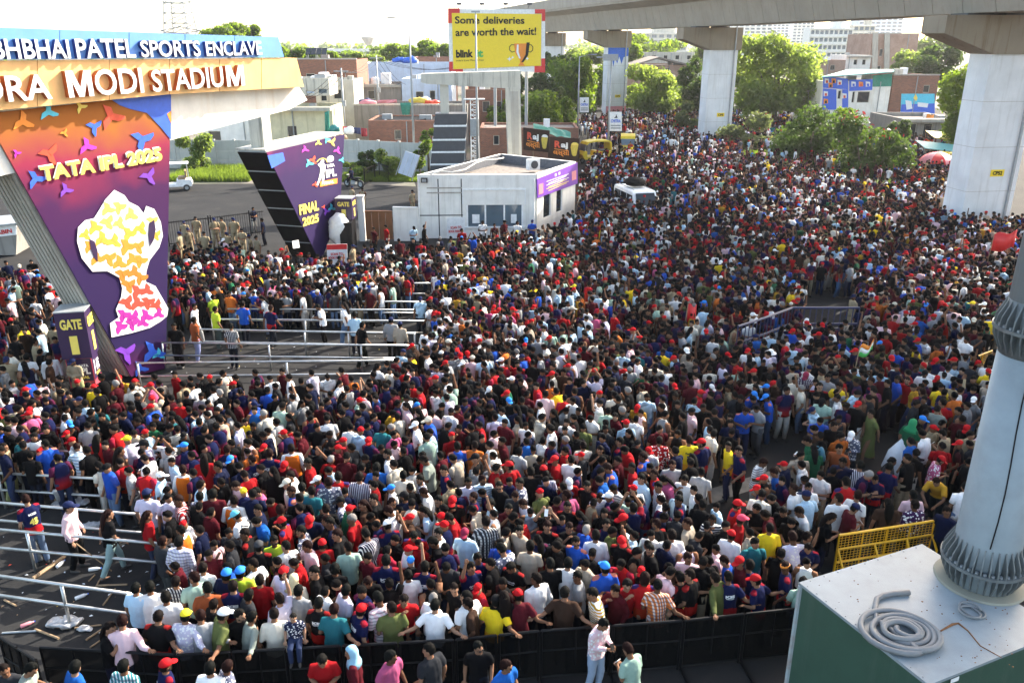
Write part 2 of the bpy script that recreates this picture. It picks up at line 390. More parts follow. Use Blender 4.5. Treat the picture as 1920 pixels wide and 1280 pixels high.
obt = lambda x: ln(318, 177, 572, 163)(x) if x > 318 else ln(-420, 246, 318, 177)(x)
of = fascia('orange_fascia', [-420, -240, -80, 70, 205, 318, 412, 490, 556], ln(-420, 118, 556, 109), obt, 0, .44, 'orange_fascia')
bf = fascia('blue_fascia', [-420, -220, -50, 110, 240, 345, 438, 520], ln(-420, 38, 519, 70), ln(-420, 116, 531, 107.5), .05, .40, 'blue_fascia')
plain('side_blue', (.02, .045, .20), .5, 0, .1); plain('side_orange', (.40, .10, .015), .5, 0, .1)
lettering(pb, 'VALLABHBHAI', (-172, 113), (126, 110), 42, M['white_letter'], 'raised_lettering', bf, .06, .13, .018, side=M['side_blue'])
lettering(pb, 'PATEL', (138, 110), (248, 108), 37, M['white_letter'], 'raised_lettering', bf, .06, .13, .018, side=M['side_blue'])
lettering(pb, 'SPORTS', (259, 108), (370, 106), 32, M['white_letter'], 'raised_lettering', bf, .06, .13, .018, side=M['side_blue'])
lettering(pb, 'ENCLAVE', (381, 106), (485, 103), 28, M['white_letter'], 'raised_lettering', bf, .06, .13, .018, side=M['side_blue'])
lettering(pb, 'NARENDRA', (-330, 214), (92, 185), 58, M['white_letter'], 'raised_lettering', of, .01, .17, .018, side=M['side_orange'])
def letter_m(x1, y1, x2, y2, cap):
    """the broad straight-legged M of the sign"""
    a1, z1 = pb.px(x1, y1); a2, z2 = pb.px(x2, y2); h = pb.px(x1, y1 - cap)[1] - z1
    q = [(0, 0), (.20, 0), (.20, .62), (.40, 0), (.60, 0), (.80, .62), (.80, 0), (1, 0), (1, 1), (.72, 1), (.5, .36), (.28, 1), (0, 1)]
    parts = [[(0, 0), (.2, 0), (.2, 1), (0, 1)], [(.8, 0), (1, 0), (1, 1), (.8, 1)], [(.2, 1), (.2, .62), (.40, 0), (.5, 0), (.5, .36), (.28, 1)], [(.8, 1), (.72, 1), (.5, .36), (.5, 0), (.60, 0), (.8, .62)]]
    mb = MB()
    for pt in parts:
        n0 = len(mb.f); mb.poly([pb.at(a1 + (a2 - a1) * u, z1 + (z2 - z1) * u + h * v, .18) for u, v in pt], pb.n * -.17)
        mb.mi[n0:] = [1] * (len(mb.f) - n0)
        for k in (n0, n0 + 1):
            c = sum((Vector(mb.v[i]) for i in mb.f[k]), Vector()) / len(mb.f[k])
            if (c - pb.o).dot(pb.n) > .1: mb.mi[k] = 0
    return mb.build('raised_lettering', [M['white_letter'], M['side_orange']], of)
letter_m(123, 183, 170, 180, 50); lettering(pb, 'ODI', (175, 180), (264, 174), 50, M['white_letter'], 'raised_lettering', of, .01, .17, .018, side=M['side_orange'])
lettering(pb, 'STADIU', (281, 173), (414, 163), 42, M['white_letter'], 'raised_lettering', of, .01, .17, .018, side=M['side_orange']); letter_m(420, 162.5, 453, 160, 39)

# second pillar with its FINAL banner; black slabs stacked behind, a square column on top
pf = Pl(G(602, 484), 15.5)
pillar = thing('banner_pillar', 'black slab pillar narrowing to its foot with a purple FINAL banner', 'gate pillar', G(590, 486))
quad = [(500, 286), (646, 252), (637, 400), (604, 484), (597, 484)]
QF = [pf.px(*q) for q in quad]
def lerp_x(poly_l, z):
    (a, z1), (b, z2) = poly_l; return a + (b - a) * (z - z1) / (z2 - z1)
zt, zb = QF[0][1], 0.0; nS = 6
for i in range(nS):
    za = zb + (zt - zb) * i / nS + .05; zc = zb + (zt - zb) * (i + 1) / nS - .03
    L = lambda z: lerp_x((QF[0], QF[4]), z)
    rr = lambda z: min(QF[1][0], lerp_x((QF[2], QF[3]), z)) if z < QF[2][1] else QF[2][0]
    mb = MB(); mb.poly([pf.at(L(za), za, -.05), pf.at(rr(za), za, -.05), pf.at(rr(zc), zc, -.05), pf.at(L(zc), zc, -.05)], pf.n * -1.6)
    mb.build('slab', M['black_sheet'], pillar)
    mb = MB(); mb.poly([pf.at(L(zc) + .06, zc, -.10), pf.at(rr(zc) - .06, zc, -.10), pf.at(rr(zc) - .06, zc + .08, -.10), pf.at(L(zc) + .06, zc + .08, -.10)], pf.n * -1.5)
    mb.build('joint_strip', M['galv'], pillar)
mb = MB(); mb.poly([pf.at(QF[0][0] + .02, zt + .06, -.08), pf.at(QF[1][0], zt + .06, -.08), pf.at(QF[1][0], zt + .14, -.08), pf.at(QF[0][0] + .02, zt + .14, -.08)], pf.n * -1.7)
mb.build('top_slab', M['pale_concrete'], pillar)
banner_mat('final_cloth', [(.0, (.018, .008, .055)), (.5, (.024, .009, .065)), (.72, (.06, .010, .075)), (.9, (.38, .05, .11)), (1.0, (.6, .14, .06))], 0, 8.2, .11)
mb = MB(); mb.poly([pf.at(a, z, 0) for a, z in QF], pf.n * -.04); fb = mb.build('final_banner', M['final_cloth'], pillar, loc=pf.at(QF[0][0], 0))
def df(pix, m, off=.02): return decal(pf, pix, M[m], 'print', fb, off, .012)
df([(501, 292), (530, 286), (534, 302), (509, 316)], 'blue_print')
for x, y, s, r_, m in [(586, 300, 9, 1, 'red_print'), (612, 262, 7, 2, 'cyan_print'), (622, 266, 9, 1.2, 'gold_print'), (596, 268, 7, .5, 'gold_print'), (632, 282, 8, 3, 'magenta_print'), (579, 306, 9, 4.4, 'cyan_print'), (571, 280, 8, 2.5, 'magenta_print'),
                       (621, 390, 9, .4, 'cyan_print'), (611, 396, 8, 2, 'violet_print'), (640, 300, 6, 1, 'cyan_print'), (606, 388, 4, 1, 'red_print'), (590, 346, 6, 3, 'red_print')]: confetti(pf, x, y, s, r_, m, fb)
def ipl_logo(pl, x, y, k, par, slope, sub, mlet='white_letter', subm='orange_print'):
    """cricketer with bat beside the two-line name, a ball above and a ribbon below; k pixels per unit"""
    def q(px_, py_): return (x + px_ * k, y + py_ * k + slope * px_ * k)
    def d(pts, m, off=.03): return decal(pl, [q(*p) for p in pts], M[m], 'print', par, off, .012)
    d([(q_[0], q_[1]) for q_ in [(10, 3), (11.5, 1), (14, 0), (16.5, 1), (18, 3.5), (17.5, 6.5), (15, 8), (12, 7.6), (10.3, 5.6)]], mlet)
    d([(2.5, 6), (3.5, 3.4), (5.6, 3), (6.8, 4.8), (6.2, 7), (8.4, 10), (8, 15), (6.5, 19), (7.2, 24), (6, 31), (3.6, 32.5), (4.4, 27), (4, 22), (2, 27), (-.5, 32), (-2, 31), (.6, 24), (2.2, 17), (2.4, 12), (.4, 9.4), (-.6, 7.5)], mlet)
    for i in range(6):
        a0, a1 = -2.6 + i * .42, -2.6 + (i + 1) * .42
        d([(4 + 7 * math.cos(a0), 8 + 7 * math.sin(a0)), (4 + 7 * math.cos(a1), 8 + 7 * math.sin(a1)), (4 + 6 * math.cos(a1), 8 + 6 * math.sin(a1)), (4 + 6 * math.cos(a0), 8 + 6 * math.sin(a0))], 'gold_print')
    lettering(pl, 'TATA', q(9.6, 13.6), q(18.6, 13.6), 3.8 * k, M[mlet], 'lettering', par, .03, .012, .03)
    lettering(pl, 'IPL', q(9, 25), q(21, 25), 9.5 * k, M[mlet], 'lettering', par, .03, .012, .04)
    d([(2, 28), (22, 28), (22, 34), (2, 34)], subm)
    lettering(pl, sub, q(6, 32.6), q(18, 32.6), 3.4 * k, M[mlet], 'lettering', par, .045, .01, .03)
ipl_logo(pf, 596, 296, 1.62, fb, -.2, 'FINAL')
lettering(pf, 'FINAL', (561, 404), (597, 394), 20, M['gold_print'], 'lettering', fb, .03, .012, .04)
lettering(pf, '2025', (567, 425), (597, 416), 17, M['gold_print'], 'lettering', fb, .03, .012, .04)
mb = MB(); p = pf.at(QF[0][0] + 1.0, 0, -.85); a = math.atan2(pf.u.y, pf.u.x)
mb.box((p.x, p.y, zt + .14 + 1.6), (.75, .75, 3.2), a); mb.build('column', M['pale_concrete'], pillar)
fp = pf.at(QF[4][0] - .55, 0, .04); pl_ = Pl(fp, 15.5)
mb = MB(); mb.poly([pl_.P(548, 452), pl_.P(560, 450), pl_.P(562, 464), pl_.P(550, 466)], pl_.n * -.02); mb.build('notice', M['white_paint'], pillar)

# third pillar: grey slabs and pale bands, carrying the bare concrete portal
pg = Pl(G(838, 380), 90 - 4)
portal = thing('concrete_portal', 'bare stained concrete portal frame on a grey pillar with white bands', 'gate portal', G(845, 382))
def zz(y): return pg.px(840, y)[1]
rows = [214, 238, 264, 287, 310, 334, 358]
for i in range(len(rows) - 1):
    zc, za = zz(rows[i]), zz(rows[i + 1]); wa = .06 * i
    x0 = pg.px(816 - i * 2.2, rows[i])[0]; x1 = pg.px(876 - i * 1.6, rows[i])[0]; X0 = pg.px(816 - (i + 1) * 2.2, rows[i + 1])[0]; X1 = pg.px(876 - (i + 1) * 1.6, rows[i + 1])[0]
    mb = MB(); mb.poly([pg.at(X0, za + .13, 0), pg.at(X1, za + .13, 0), pg.at(x1, zc, 0), pg.at(x0, zc, 0)], pg.n * -1.9); mb.build('slab', M['dark_grey'], portal)
    mb = MB(); mb.poly([pg.at(X0 - .03, za, .03), pg.at(X1 + .03, za, .03), pg.at(X1 + .03, za + .128, .03), pg.at(X0 - .03, za + .128, .03)], pg.n * -1.96); mb.build('pale_band', M['white_paint'], portal)
mb = MB(); xa, xb = pg.px(826, 214)[0], pg.px(842, 214)[0]; mb.poly([pg.at(xa, zz(214) + .002, -.5), pg.at(xb, zz(214) + .002, -.5), pg.at(xb, zz(158), -.5), pg.at(xa, zz(158), -.5)], pg.n * -.8); mb.build('column', M['pale_concrete'], portal)
mb = MB(); mb.poly([pg.P(x, y, -.3) for x, y in [(789, 139), (976, 133), (977, 168), (800, 158), (789, 155)]], pg.n * -1.2); mb.build('beam', M['pale_concrete'], portal)
mb = MB(); mb.poly([pg.P(x, y, -.25) for x, y in [(949, 165), (976, 164), (981, 395), (957, 395)]], pg.n * -1.1); mb.build('leg', M['pale_concrete'], portal)
mb = MB(); mb.poly([pg.P(x, y, -.22) for x, y in [(957, 172), (972, 172), (976, 395), (964, 395)]], pg.n * -.02); mb.build('leg_face', M['concrete'], portal)

for nm in ('black_paint', 'brown_board', 'black_print'): M[nm].node_tree.nodes['Principled BSDF'].inputs['Specular IOR Level'].default_value = .15
# ================================================================== gatehouse
hg = 3.9
FL, FR, BR, BL = G(782, 328, hg), G(1005, 327, hg), G(1080, 303, hg), G(938, 288, hg)
for p in (FL, FR, BR, BL): p.z = 0
gh = thing('gatehouse', 'small white flat-roofed gatehouse with a three-pane front window', 'gatehouse', (FL + BR) / 2)
pw = Pl(FL, u=(FR - FL)); ps = Pl(FR, u=(BR - FR)); pl2 = Pl(BL, u=(FL - BL)); Lw = (FR - FL).length; Ls = (BR - FR).length
def wallq(pl, a0, a1, z0, z1, m, nm='wall', off=0, th=.2, par=gh):
    mb = MB(); mb.poly([pl.at(a0, z0, off), pl.at(a1, z0, off), pl.at(a1, z1, off), pl.at(a0, z1, off)], pl.n * -th); return mb.build(nm, M[m], par)
wx0, wz0 = pw.px(875, 425); wx1, wz1 = pw.px(981, 384)
wallq(pw, 0, wx0, 0, hg, 'white_wall'); wallq(pw, wx1, Lw, 0, hg, 'white_wall')
wallq(pw, wx0, wx1, 0, wz0, 'white_wall'); wallq(pw, wx0, wx1, wz1, hg, 'white_wall')
rx0, rz1 = pw.px(868, 350); rx1, _ = pw.px(984, 352)
for a, b, c_, d_ in ((rx0, rx1, wz1 + .9, wz1 + 1.0), (rx0 - .06, rx0, wz1 + .05, wz1 + 1.0), (rx1, rx1 + .06, wz1 + .05, wz1 + 1.0)): wallq(pw, a, b, c_, d_, 'white_paint', 'raised_band', .05, .045)
s_ = [(ps.px(x, 390)[0]) for x in (1019, 1033, 1043, 1054)]
sz0, sz1 = 1.0, 2.45
wallq(ps, .205, s_[0], 0, hg, 'white_wall'); wallq(ps, s_[1], s_[2], 0, hg, 'white_wall'); wallq(ps, s_[3], Ls, 0, hg, 'white_wall')
for a, b in ((s_[0], s_[1]), (s_[2], s_[3])): wallq(ps, a, b, 0, sz0, 'white_wall'); wallq(ps, a, b, sz1, hg, 'white_wall')
for A, B in ((BR, BL), (BL, FL)):
    p_ = Pl(A, u=(B - A)); p_.n = Vector((-p_.u.y, p_.u.x, 0)); c_ = (FL + FR + BR + BL) / 4
    if p_.n.dot(c_ - A) > 0: p_.n = -p_.n
    L_ = (B - A).length; wallq(p_, .205, L_ - .205, 0, hg, 'white_wall')
inn = [FL.lerp((FL+FR+BR+BL)/4, .035), FR.lerp((FL+FR+BR+BL)/4, .035), BR.lerp((FL+FR+BR+BL)/4, .035), BL.lerp((FL+FR+BR+BL)/4, .035)]
mb = MB(); mb.poly([(p.x, p.y, hg - .62) for p in inn], (0, 0, -.15)); mb.build('roof_slab', M['roof_dirt'], gh)
cc_ = (FL + FR + BR + BL) / 4
i2 = [FL.lerp(cc_, .06), FR.lerp(cc_, .06), BR.lerp(cc_, .06), BL.lerp(cc_, .06)]
for i in range(4):
    A, B = i2[i], i2[(i + 1) % 4]; mb = MB(); nrm = (B - A).cross(Vector((0, 0, 1))).normalized(); nrm = nrm if nrm.dot(cc_ - A) > 0 else -nrm
    mb.poly([(A.x, A.y, hg - .6), (B.x, B.y, hg - .6), (B.x, B.y, hg - .012), (A.x, A.y, hg - .012)], nrm * .03); mb.build('parapet_lining', M['parapet_grey'], gh)
# window with its three panes
win = thing('front_window', None, None); win.parent = gh; win.matrix_parent_inverse = PINV(gh)
for k in range(4):
    a = wx0 + (wx1 - wx0) * k / 3; wallq(pw, a - .05 + (.05 if k == 0 else 0) - (.05 if k == 3 else 0), a + .05 + (.05 if k == 0 else 0) - (.05 if k == 3 else 0), wz0, wz1, 'white_paint', 'frame', -.03, .1, win)
for k in range(3):
    a = wx0 + (wx1 - wx0) * k / 3; b = wx0 + (wx1 - wx0) * (k + 1) / 3; wallq(pw, a + .04, b - .04, wz0, wz1, 'window_glass', 'pane', -.07, .02, win)
wallq(pw, wx0 - .1, wx1 + .1, wz0 - .08, wz0 - .003, 'white_paint', 'sill', .08, .3)
for A, B in ((wx0 + .35, wx0 + .8), (wx1 - .75, wx1 - .4)): wallq(pw, A, B, wz0 + .2, wz0 + .75, 'white_paint', 'paper_notice', -.04, .01)
for a, b in ((s_[0], s_[1]), (s_[2], s_[3])):
    f_ = wallq(ps, a, b, sz0, sz1, 'glass_dark', 'side_window', -.08, .03); wallq(ps, a, a + .07, sz0, sz1, 'white_paint', 'frame', -.04, .1, f_); wallq(ps, b - .07, b, sz0, sz1, 'white_paint', 'frame', -.04, .1, f_)
for x in (823, 866):
    a = pw.px(x, 400)[0]; wallq(pw, a - .03, a + .03, .01, hg - .25, 'black_paint', 'groove', .006, .02)
a0_, z_ = pw.px(784, 404); a1_, _ = pw.px(868, 404); wallq(pw, a0_, a1_, z_ - .03, z_ + .03, 'black_paint', 'groove', .009, .02)
for y in (352, 361): 
    a0_, z_ = pw.px(800, y); a1_, _ = pw.px(866, y); wallq(pw, a0_, a1_, z_ - .06, z_ + .02, 'concrete', 'ledge', .02, .018)
# hose across the roof
mb = MB(); pts = [G(x, y, hg + .03) for x, y in [(808, 327), (826, 321), (848, 323), (872, 318), (893, 305), (910, 300), (930, 299), (944, 296)]]
mb.tube(pts, .045, 6); tag(mb.build('roof_hose', M['rope_white'], None, True), 'white hose lying across the gatehouse roof', 'hose')
fl = thing('floodlight', 'black floodlight fixed under the front edge of the gatehouse roof', 'floodlight', pw.P(796, 338, .1))
mb = MB(); p = pw.P(796, 337, .22); mb.box(p, (.38, .2, .28)); mb.build('housing', M['black_paint'], fl); mb = MB(); mb.box(p + Vector((0, -.11, 0)), (.26, .02, .18)); mb.build('lens', M['galv'], fl)
mb = MB(); mb.box(p + Vector((0, .16, .0)), (.06, .12, .06)); mb.build('bracket', M['black_paint'], fl)
ac = thing('air_conditioner', 'white air-conditioner unit on the gatehouse roof behind the parapet', 'air conditioner', cc_ + Vector((1.6, 1.2, hg - .62))); p = cc_ + Vector((1.6, 1.2, hg - .1))
mb = MB(); mb.box(p, (.85, .4, .7), .5); mb.build('casing', M['white_paint'], ac, bevel=.02); mb = MB(); mb.lathe([(.26, -.02), (.26, .02), (.03, .02)], (0, 0, 0), 16); fo = mb.build('fan_grille', M['dark_grey'], ac); fo.matrix_basis = Matrix.Identity(4); me_ = fo.data; me_.transform(Matrix.Translation(p + Vector((.1, -.2, 0))) @ Matrix.Rotation(.5, 4, 'Z') @ Matrix.Rotation(R(90), 4, 'X'))
for x_ in (786, 1001): mb = MB(); mb.tube([pw.P(x_, 452, .08), pw.P(x_, 335, .08)], .04, 6); mb.build('down_pipe', M['white_paint'], gh)
# purple notice board along the right-hand wall
bo = thing('purple_noticeboard', 'long purple printed board high on the sunlit side of the gatehouse', 'notice board', ps.at(1, 3))
flat(ps, [ps.px(*q) for q in [(1005, 336), (1081, 305), (1081, 344), (1006, 371)]], M['violet_print'], 'board', bo, .08, .06)
for q, m in (([(1008, 346), (1016, 343), (1016, 362), (1008, 365)], 'pink_print'), ([(1070, 322), (1078, 319), (1078, 336), (1070, 339)], 'pink_print'), ([(1038, 326), (1041, 325), (1041, 330), (1038, 331)], 'white_letter'), ([(1045, 323), (1048, 322), (1048, 327), (1045, 328)], 'white_letter')):
    flat(ps, [ps.px(*r_) for r_ in q], M[m], 'print', bo, .095, .012)
for i in range(6):
    y = 340 + i * 3.4; x0, x1 = (1026, 1060) if i % 2 else (1022, 1064)
    flat(ps, [ps.px(x, yy) for x, yy in ((x0, y), (x1, y - 14.5), (x1, y - 13.3), (x0, y + 1.2))], M['white_letter' if i < 3 else 'gold_print'], 'print', bo, .095, .012)
# paper posters for parking
def poster(nm, pl, q, label, head=True):
    o = thing(nm, label, 'poster', pl.P(*q[3]))
    decal(pl, q, M['white_paint'], 'sheet', o, .05, .03)
    (x0, y0), (x1, y1) = q[0], q[1]; x3, y3 = q[3]; hh = y3 - y0
    if head:
        d = lambda a, b: (x0 + (x1 - x0) * a, y0 + (y1 - y0) * a + hh * b)
        decal(pl, [d(0, 0), d(1, 0), d(1, .2), d(0, .2)], M['red'], 'header', o, .06, .012)
    lettering(pl, 'SCAN TO', (x0 + (x1 - x0) * .2, y0 + hh * .42), (x0 + (x1 - x0) * .8, y1 + hh * .42), hh * .1, M['red'], 'lettering', o, .06, .01, .03)
    lettering(pl, 'BOOK PARKING', (x0 + (x1 - x0) * .1, y0 + hh * .56), (x0 + (x1 - x0) * .9, y1 + hh * .56), hh * .1, M['red'], 'lettering', o, .06, .01, .03)
    return o
poster('parking_poster', pw, [(838, 408), (872, 407), (872, 456), (838, 458)], 'white parking poster with red lettering on the gatehouse front wall', False)
# white wall, brown gate and pier to the left of the gatehouse
pw2 = Pl(G(784, 452), u=(G(784, 452) - G(672, 452)))
o = thing('white_screen_wall', 'plain white wall panel between brown gate and gatehouse', 'wall', G(760, 455))
q = [pw2.px(*r_) for r_ in ((736, 390), (783, 391))]; mb = MB(); mb.poly([pw2.at(q[0][0], 0), pw2.at(q[1][0], 0), pw2.at(q[1][0], q[1][1]), pw2.at(q[0][0], q[0][1])], pw2.n * -.2); mb.build('panel', M['white_wall'], o)
mb = MB(); mb.poly([pw2.at(q[0][0], q[0][1] + .003, .03), pw2.at(q[1][0], q[1][1] + .003, .03), pw2.at(q[1][0], q[1][1] + .06, .03), pw2.at(q[0][0], q[0][1] + .06, .03)], pw2.n * -.26); mb.build('coping', M['white_wall'], o)
o = thing('brown_gate', 'rust-brown sheet metal gate left of the white wall panel', 'gate', G(710, 458))
g0, g1 = pw2.px(683, 398), pw2.px(735, 398)
for k in range(4):
    a = g0[0] + (g1[0] - g0[0]) * k / 4; b = g0[0] + (g1[0] - g0[0]) * (k + 1) / 4
    mb = MB(); mb.poly([pw2.at(a + .015, .1, -.06), pw2.at(b - .015, .1, -.06), pw2.at(b - .015, g0[1], -.06), pw2.at(a + .015, g0[1], -.06)], pw2.n * -.05); mb.build('panel', M['brown_gate'], o)
mb = MB(); mb.poly([pw2.at(g0[0], g0[1] + .005, -.04), pw2.at(g1[0], g0[1] + .005, -.04), pw2.at(g1[0], g0[1] + .08, -.04), pw2.at(g0[0], g0[1] + .08, -.04)], pw2.n * -.1); mb.build('top_rail', M['brown_gate'], o)
o = thing('gate_pier', 'slim white gate pier at the left of the brown gate', 'gate pier', G(677, 458))
q = [pw2.px(671, 392)[0], pw2.px(682, 392)[0]]; mb = MB(); mb.poly([pw2.at(q[0], 0, .1), pw2.at(q[1], 0, .1), pw2.at(q[1], 2.7, .1), pw2.at(q[0], 2.7, .1)], pw2.n * -.4); mb.build('shaft', M['white_wall'], o); mb = MB(); mb.poly([pw2.at(q[0] - .05, 2.703, .15), pw2.at(q[1] + .05, 2.703, .15), pw2.at(q[1] + .05, 2.78, .15), pw2.at(q[0] - .05, 2.78, .15)], pw2.n * -.5); mb.build('cap', M['white_wall'], o)

# ================================================================== gate-number totems
plain('plinth_red', (.45, .05, .07), .5, 0, .2, 2)
def totem(x, y, w_, h_, label, ang, size_txt, lower=True):
    o = thing('gate_number_totem', label, 'totem', (x, y, 0))
    hb = h_ * (.5 if lower else .62)
    ca, sa = math.cos(ang), math.sin(ang)
    mb = MB(); mb.box((x, y, hb + (h_ - hb) / 2), (w_, w_, h_ - hb), ang); mb.build('number_box', M['purple'], o)
    mb = MB(); mb.box((x, y, h_ + .02), (w_ + .04, w_ + .04, .035), ang); mb.build('lid', M['galv'], o)
    mb = MB(); mb.box((x, y, hb / 2 - .003), (w_ * .86, w_ * .86, hb - .006), ang); lo = mb.build('plinth', M['plinth_red' if lower else 'black_paint'], o)
    for k in (0, 1):
        th = ang - math.pi / 2 * k if k else ang
        u = Vector((math.cos(th), math.sin(th), 0)); n = Vector((u.y, -u.x, 0))
        if n.dot(C0 - Vector((x, y, 0))) < 0: n = -n
        c_ = Vector((x, y, 0)) + n * (w_ / 2); pl = Pl(c_, u=u); pl.n = n
        if (proj(pl.at(.1, 1))[0] < proj(pl.at(-.1, 1))[0]): pl.u = -pl.u
        hh = h_ - hb
        text_at(pl, 'GATE', -w_ * .36, w_ * .36, h_ - hh * .36, h_ - hh * .36, hh * .22, M['gold_print'], 'lettering', o, .01, .01, .04)
        text_at(pl, '1', -w_ * .13, w_ * .13, hb + hh * .1, hb + hh * .1, hh * .40, M['gold_print'], 'numeral', o, .01, .01, .05)
        if lower:
            pl3 = Pl(Vector((x, y, 0)) + n * (w_ * .43), u=pl.u); pl3.n = n; pl3.u = pl.u
            flat(pl3, [(-w_ * .40, hb * .48), (w_ * .40, hb * .48), (w_ * .40, hb * .98), (-w_ * .40, hb * .98)], M['purple'], 'print', o, .008, .006)
            text_at(pl3, 'TATA', -w_ * .02, w_ * .3, hb * .80, hb * .80, hb * .06, M['white_letter'], 'lettering', o, .015, .01, .03)
            text_at(pl3, 'IPL', -w_ * .04, w_ * .34, hb * .64, hb * .64, hb * .14, M['white_letter'], 'lettering', o, .015, .01, .04)
            text_at(pl3, 'FINAL', -w_ * .15, w_ * .28, hb * .54, hb * .54, hb * .06, M['gold_print'], 'lettering', o, .015, .01, .03)
            flat(pl3, [(-w_ * .30, hb * .60), (-w_ * .24, hb * .60), (-w_ * .16, hb * .78), (-w_ * .18, hb * .90), (-w_ * .25, hb * .90), (-w_ * .25, hb * .76)], M['white_letter'], 'print', o, .015, .006)
    return o
p = G(168, 745); totem(p.x, p.y, .92, 3.2, 'purple and red gate number box on a red plinth beside the trophy banner', R(12), 1)
p = G(654, 470); totem(p.x, p.y, .95, 3.1, 'dark purple gate number box with black plinth beside the brown gate', R(-4), 1, False)
# white plastic sheet thrown over a machine, and the notice frame before it
p = G(642, 478); o = thing('covered_machine', 'machine wrapped in crumpled white plastic sheet beside the gate number box', 'machine', p)
mb = MB()
vs = []; rr_ = random.Random(3); mb.ball((p.x - .1, p.y + .1, 1.45), (.62, .5, .95), 18, 12)
mb.v = [(x + (mnoise.noise((x * 3, y * 3, z * 3)) * .16), y + mnoise.noise((x * 3 + 9, y * 3, z * 3)) * .16, max(.5, z + mnoise.noise((x * 2, y * 2 + 7, z * 2)) * .2)) for x, y, z in mb.v]
mb.build('plastic_sheet', M['plastic'], o, True); mb = MB(); mb.box((p.x + .35, p.y, .95), (.7, .6, 1.9), 0); mb.build('cabinet', M['black_paint'], o)
pp = Pl(G(632, 505), 88); poster('standing_poster', pp, [(613, 458), (651, 457), (652, 505), (614, 507)], 'white parking poster with red header standing in the crowd by the totem')

# ================================================================== hoardings behind
pk = Pl(PY(930, 130, 84), 90 - 6)
bb = thing('billboard', 'big yellow delivery billboard with a trophy picture in a red and white frame', 'billboard', PY(930, 240, 86))
decal(pk, [(840, 17), (1022, 18), (1022, 135), (843, 134)], M['white_paint'], 'backing', bb, 0, .25)
for q in ([(840, 16), (862, 16), (862, 25), (848, 25), (848, 44), (840, 44)], [(1003, 18), (1022, 18), (1022, 40), (1016, 40), (1016, 26), (1003, 26)], [(842, 116), (849, 116), (849, 130), (868, 130), (868, 135), (842, 134)], [(1015, 110), (1022, 110), (1022, 136), (1002, 136), (1002, 124), (1015, 124)]):
    decal(pk, q, M['red'], 'corner_block', bb, .06, .05)
yf = decal(pk, [(847, 25), (1015, 27), (1014, 123.5), (850, 130)], M['yellow'], 'yellow_face', bb, .1, .03)
for s_t, p1, p2, h_ in (('Some deliveries', (853, 45), (983, 45.5), 14), ('are worth the wait!', (854, 68.5), (1005, 66), 14.5)):
    lettering(pk, s_t, p1, p2, h_, M['black_print'], 'lettering', yf, .12, .02, .022)
lettering(pk, 'blink', (855, 109), (887, 108), 15, M['black_print'], 'lettering', yf, .12, .02, .045); lettering(pk, 'it', (892, 108), (906, 107.5), 14, M['green_print'], 'lettering', yf, .12, .02, .045)
lettering(pk, "India's Last Minute App", (855, 116.5), (907, 115), 4, M['black_print'], 'lettering', yf, .12, .01, .0)
decal(pk, [(963, 82), (991, 82), (988, 100), (980, 112), (980, 118), (984, 123.5), (971, 124), (975, 118), (974, 112), (966, 100)], M['orange_print'], 'trophy_print', yf, .12, .02)
decal(pk, [(987, 80), (993, 80), (990, 104), (981, 117), (977, 117), (985, 103)], M['black_print'], 'print', yf, .145, .02); decal(pk, [(969, 84), (972, 84), (972, 98), (976, 110), (973, 110), (968, 98)], M['white_letter'], 'print', yf, .145, .02)
for sgn in (-1, 1):
    for i in range(5):
        a0, a1 = R(60 + i * 50), R(60 + (i + 1) * 50); cx = 977 + sgn * 16
        decal(pk, [(cx + sgn * -7 * math.cos(a0), 91 - 8 * math.sin(a0)), (cx + sgn * -7 * math.cos(a1), 91 - 8 * math.sin(a1)), (cx + sgn * -5.6 * math.cos(a1), 91 - 6.6 * math.sin(a1)), (cx + sgn * -5.6 * math.cos(a0), 91 - 6.6 * math.sin(a0))], M['black_print'], 'print', yf, .14, .015)
for x, y, s in ((955, 111, 5), (961, 108, 3), (988, 110, 4)): decal(pk, [(x, y - s), (x + s * .25, y - s * .25), (x + s, y), (x + s * .25, y + s * .25), (x, y + s), (x - s * .25, y + s * .25), (x - s, y), (x - s * .25, y - s * .25)], M['white_letter'], 'sparkle', yf, .12, .015)
mb = MB()
for x in (870, 930, 990):
    b = pk.P(x, 130, -1.2); mb.tube([(b.x, b.y, 0), (b.x, b.y, pk.px(x, 22)[1])], .16, 8)
for y in (60, 110): mb.tube([pk.P(846, y, -.8), pk.P(1018, y, -.8)], .1, 6)
mb.build('supports', M['galv'], bb)
for x in (860, 902, 946, 990):
    f_ = MB(); a = pk.P(x, 16, 0); b = a + pk.n * 1.1 + Vector((0, 0, .35)); f_.tube([a, b], .04, 5); f_.box(b, (.45, .3, .2)); f_.build('lamp_arm', M['dark_grey'], bb)
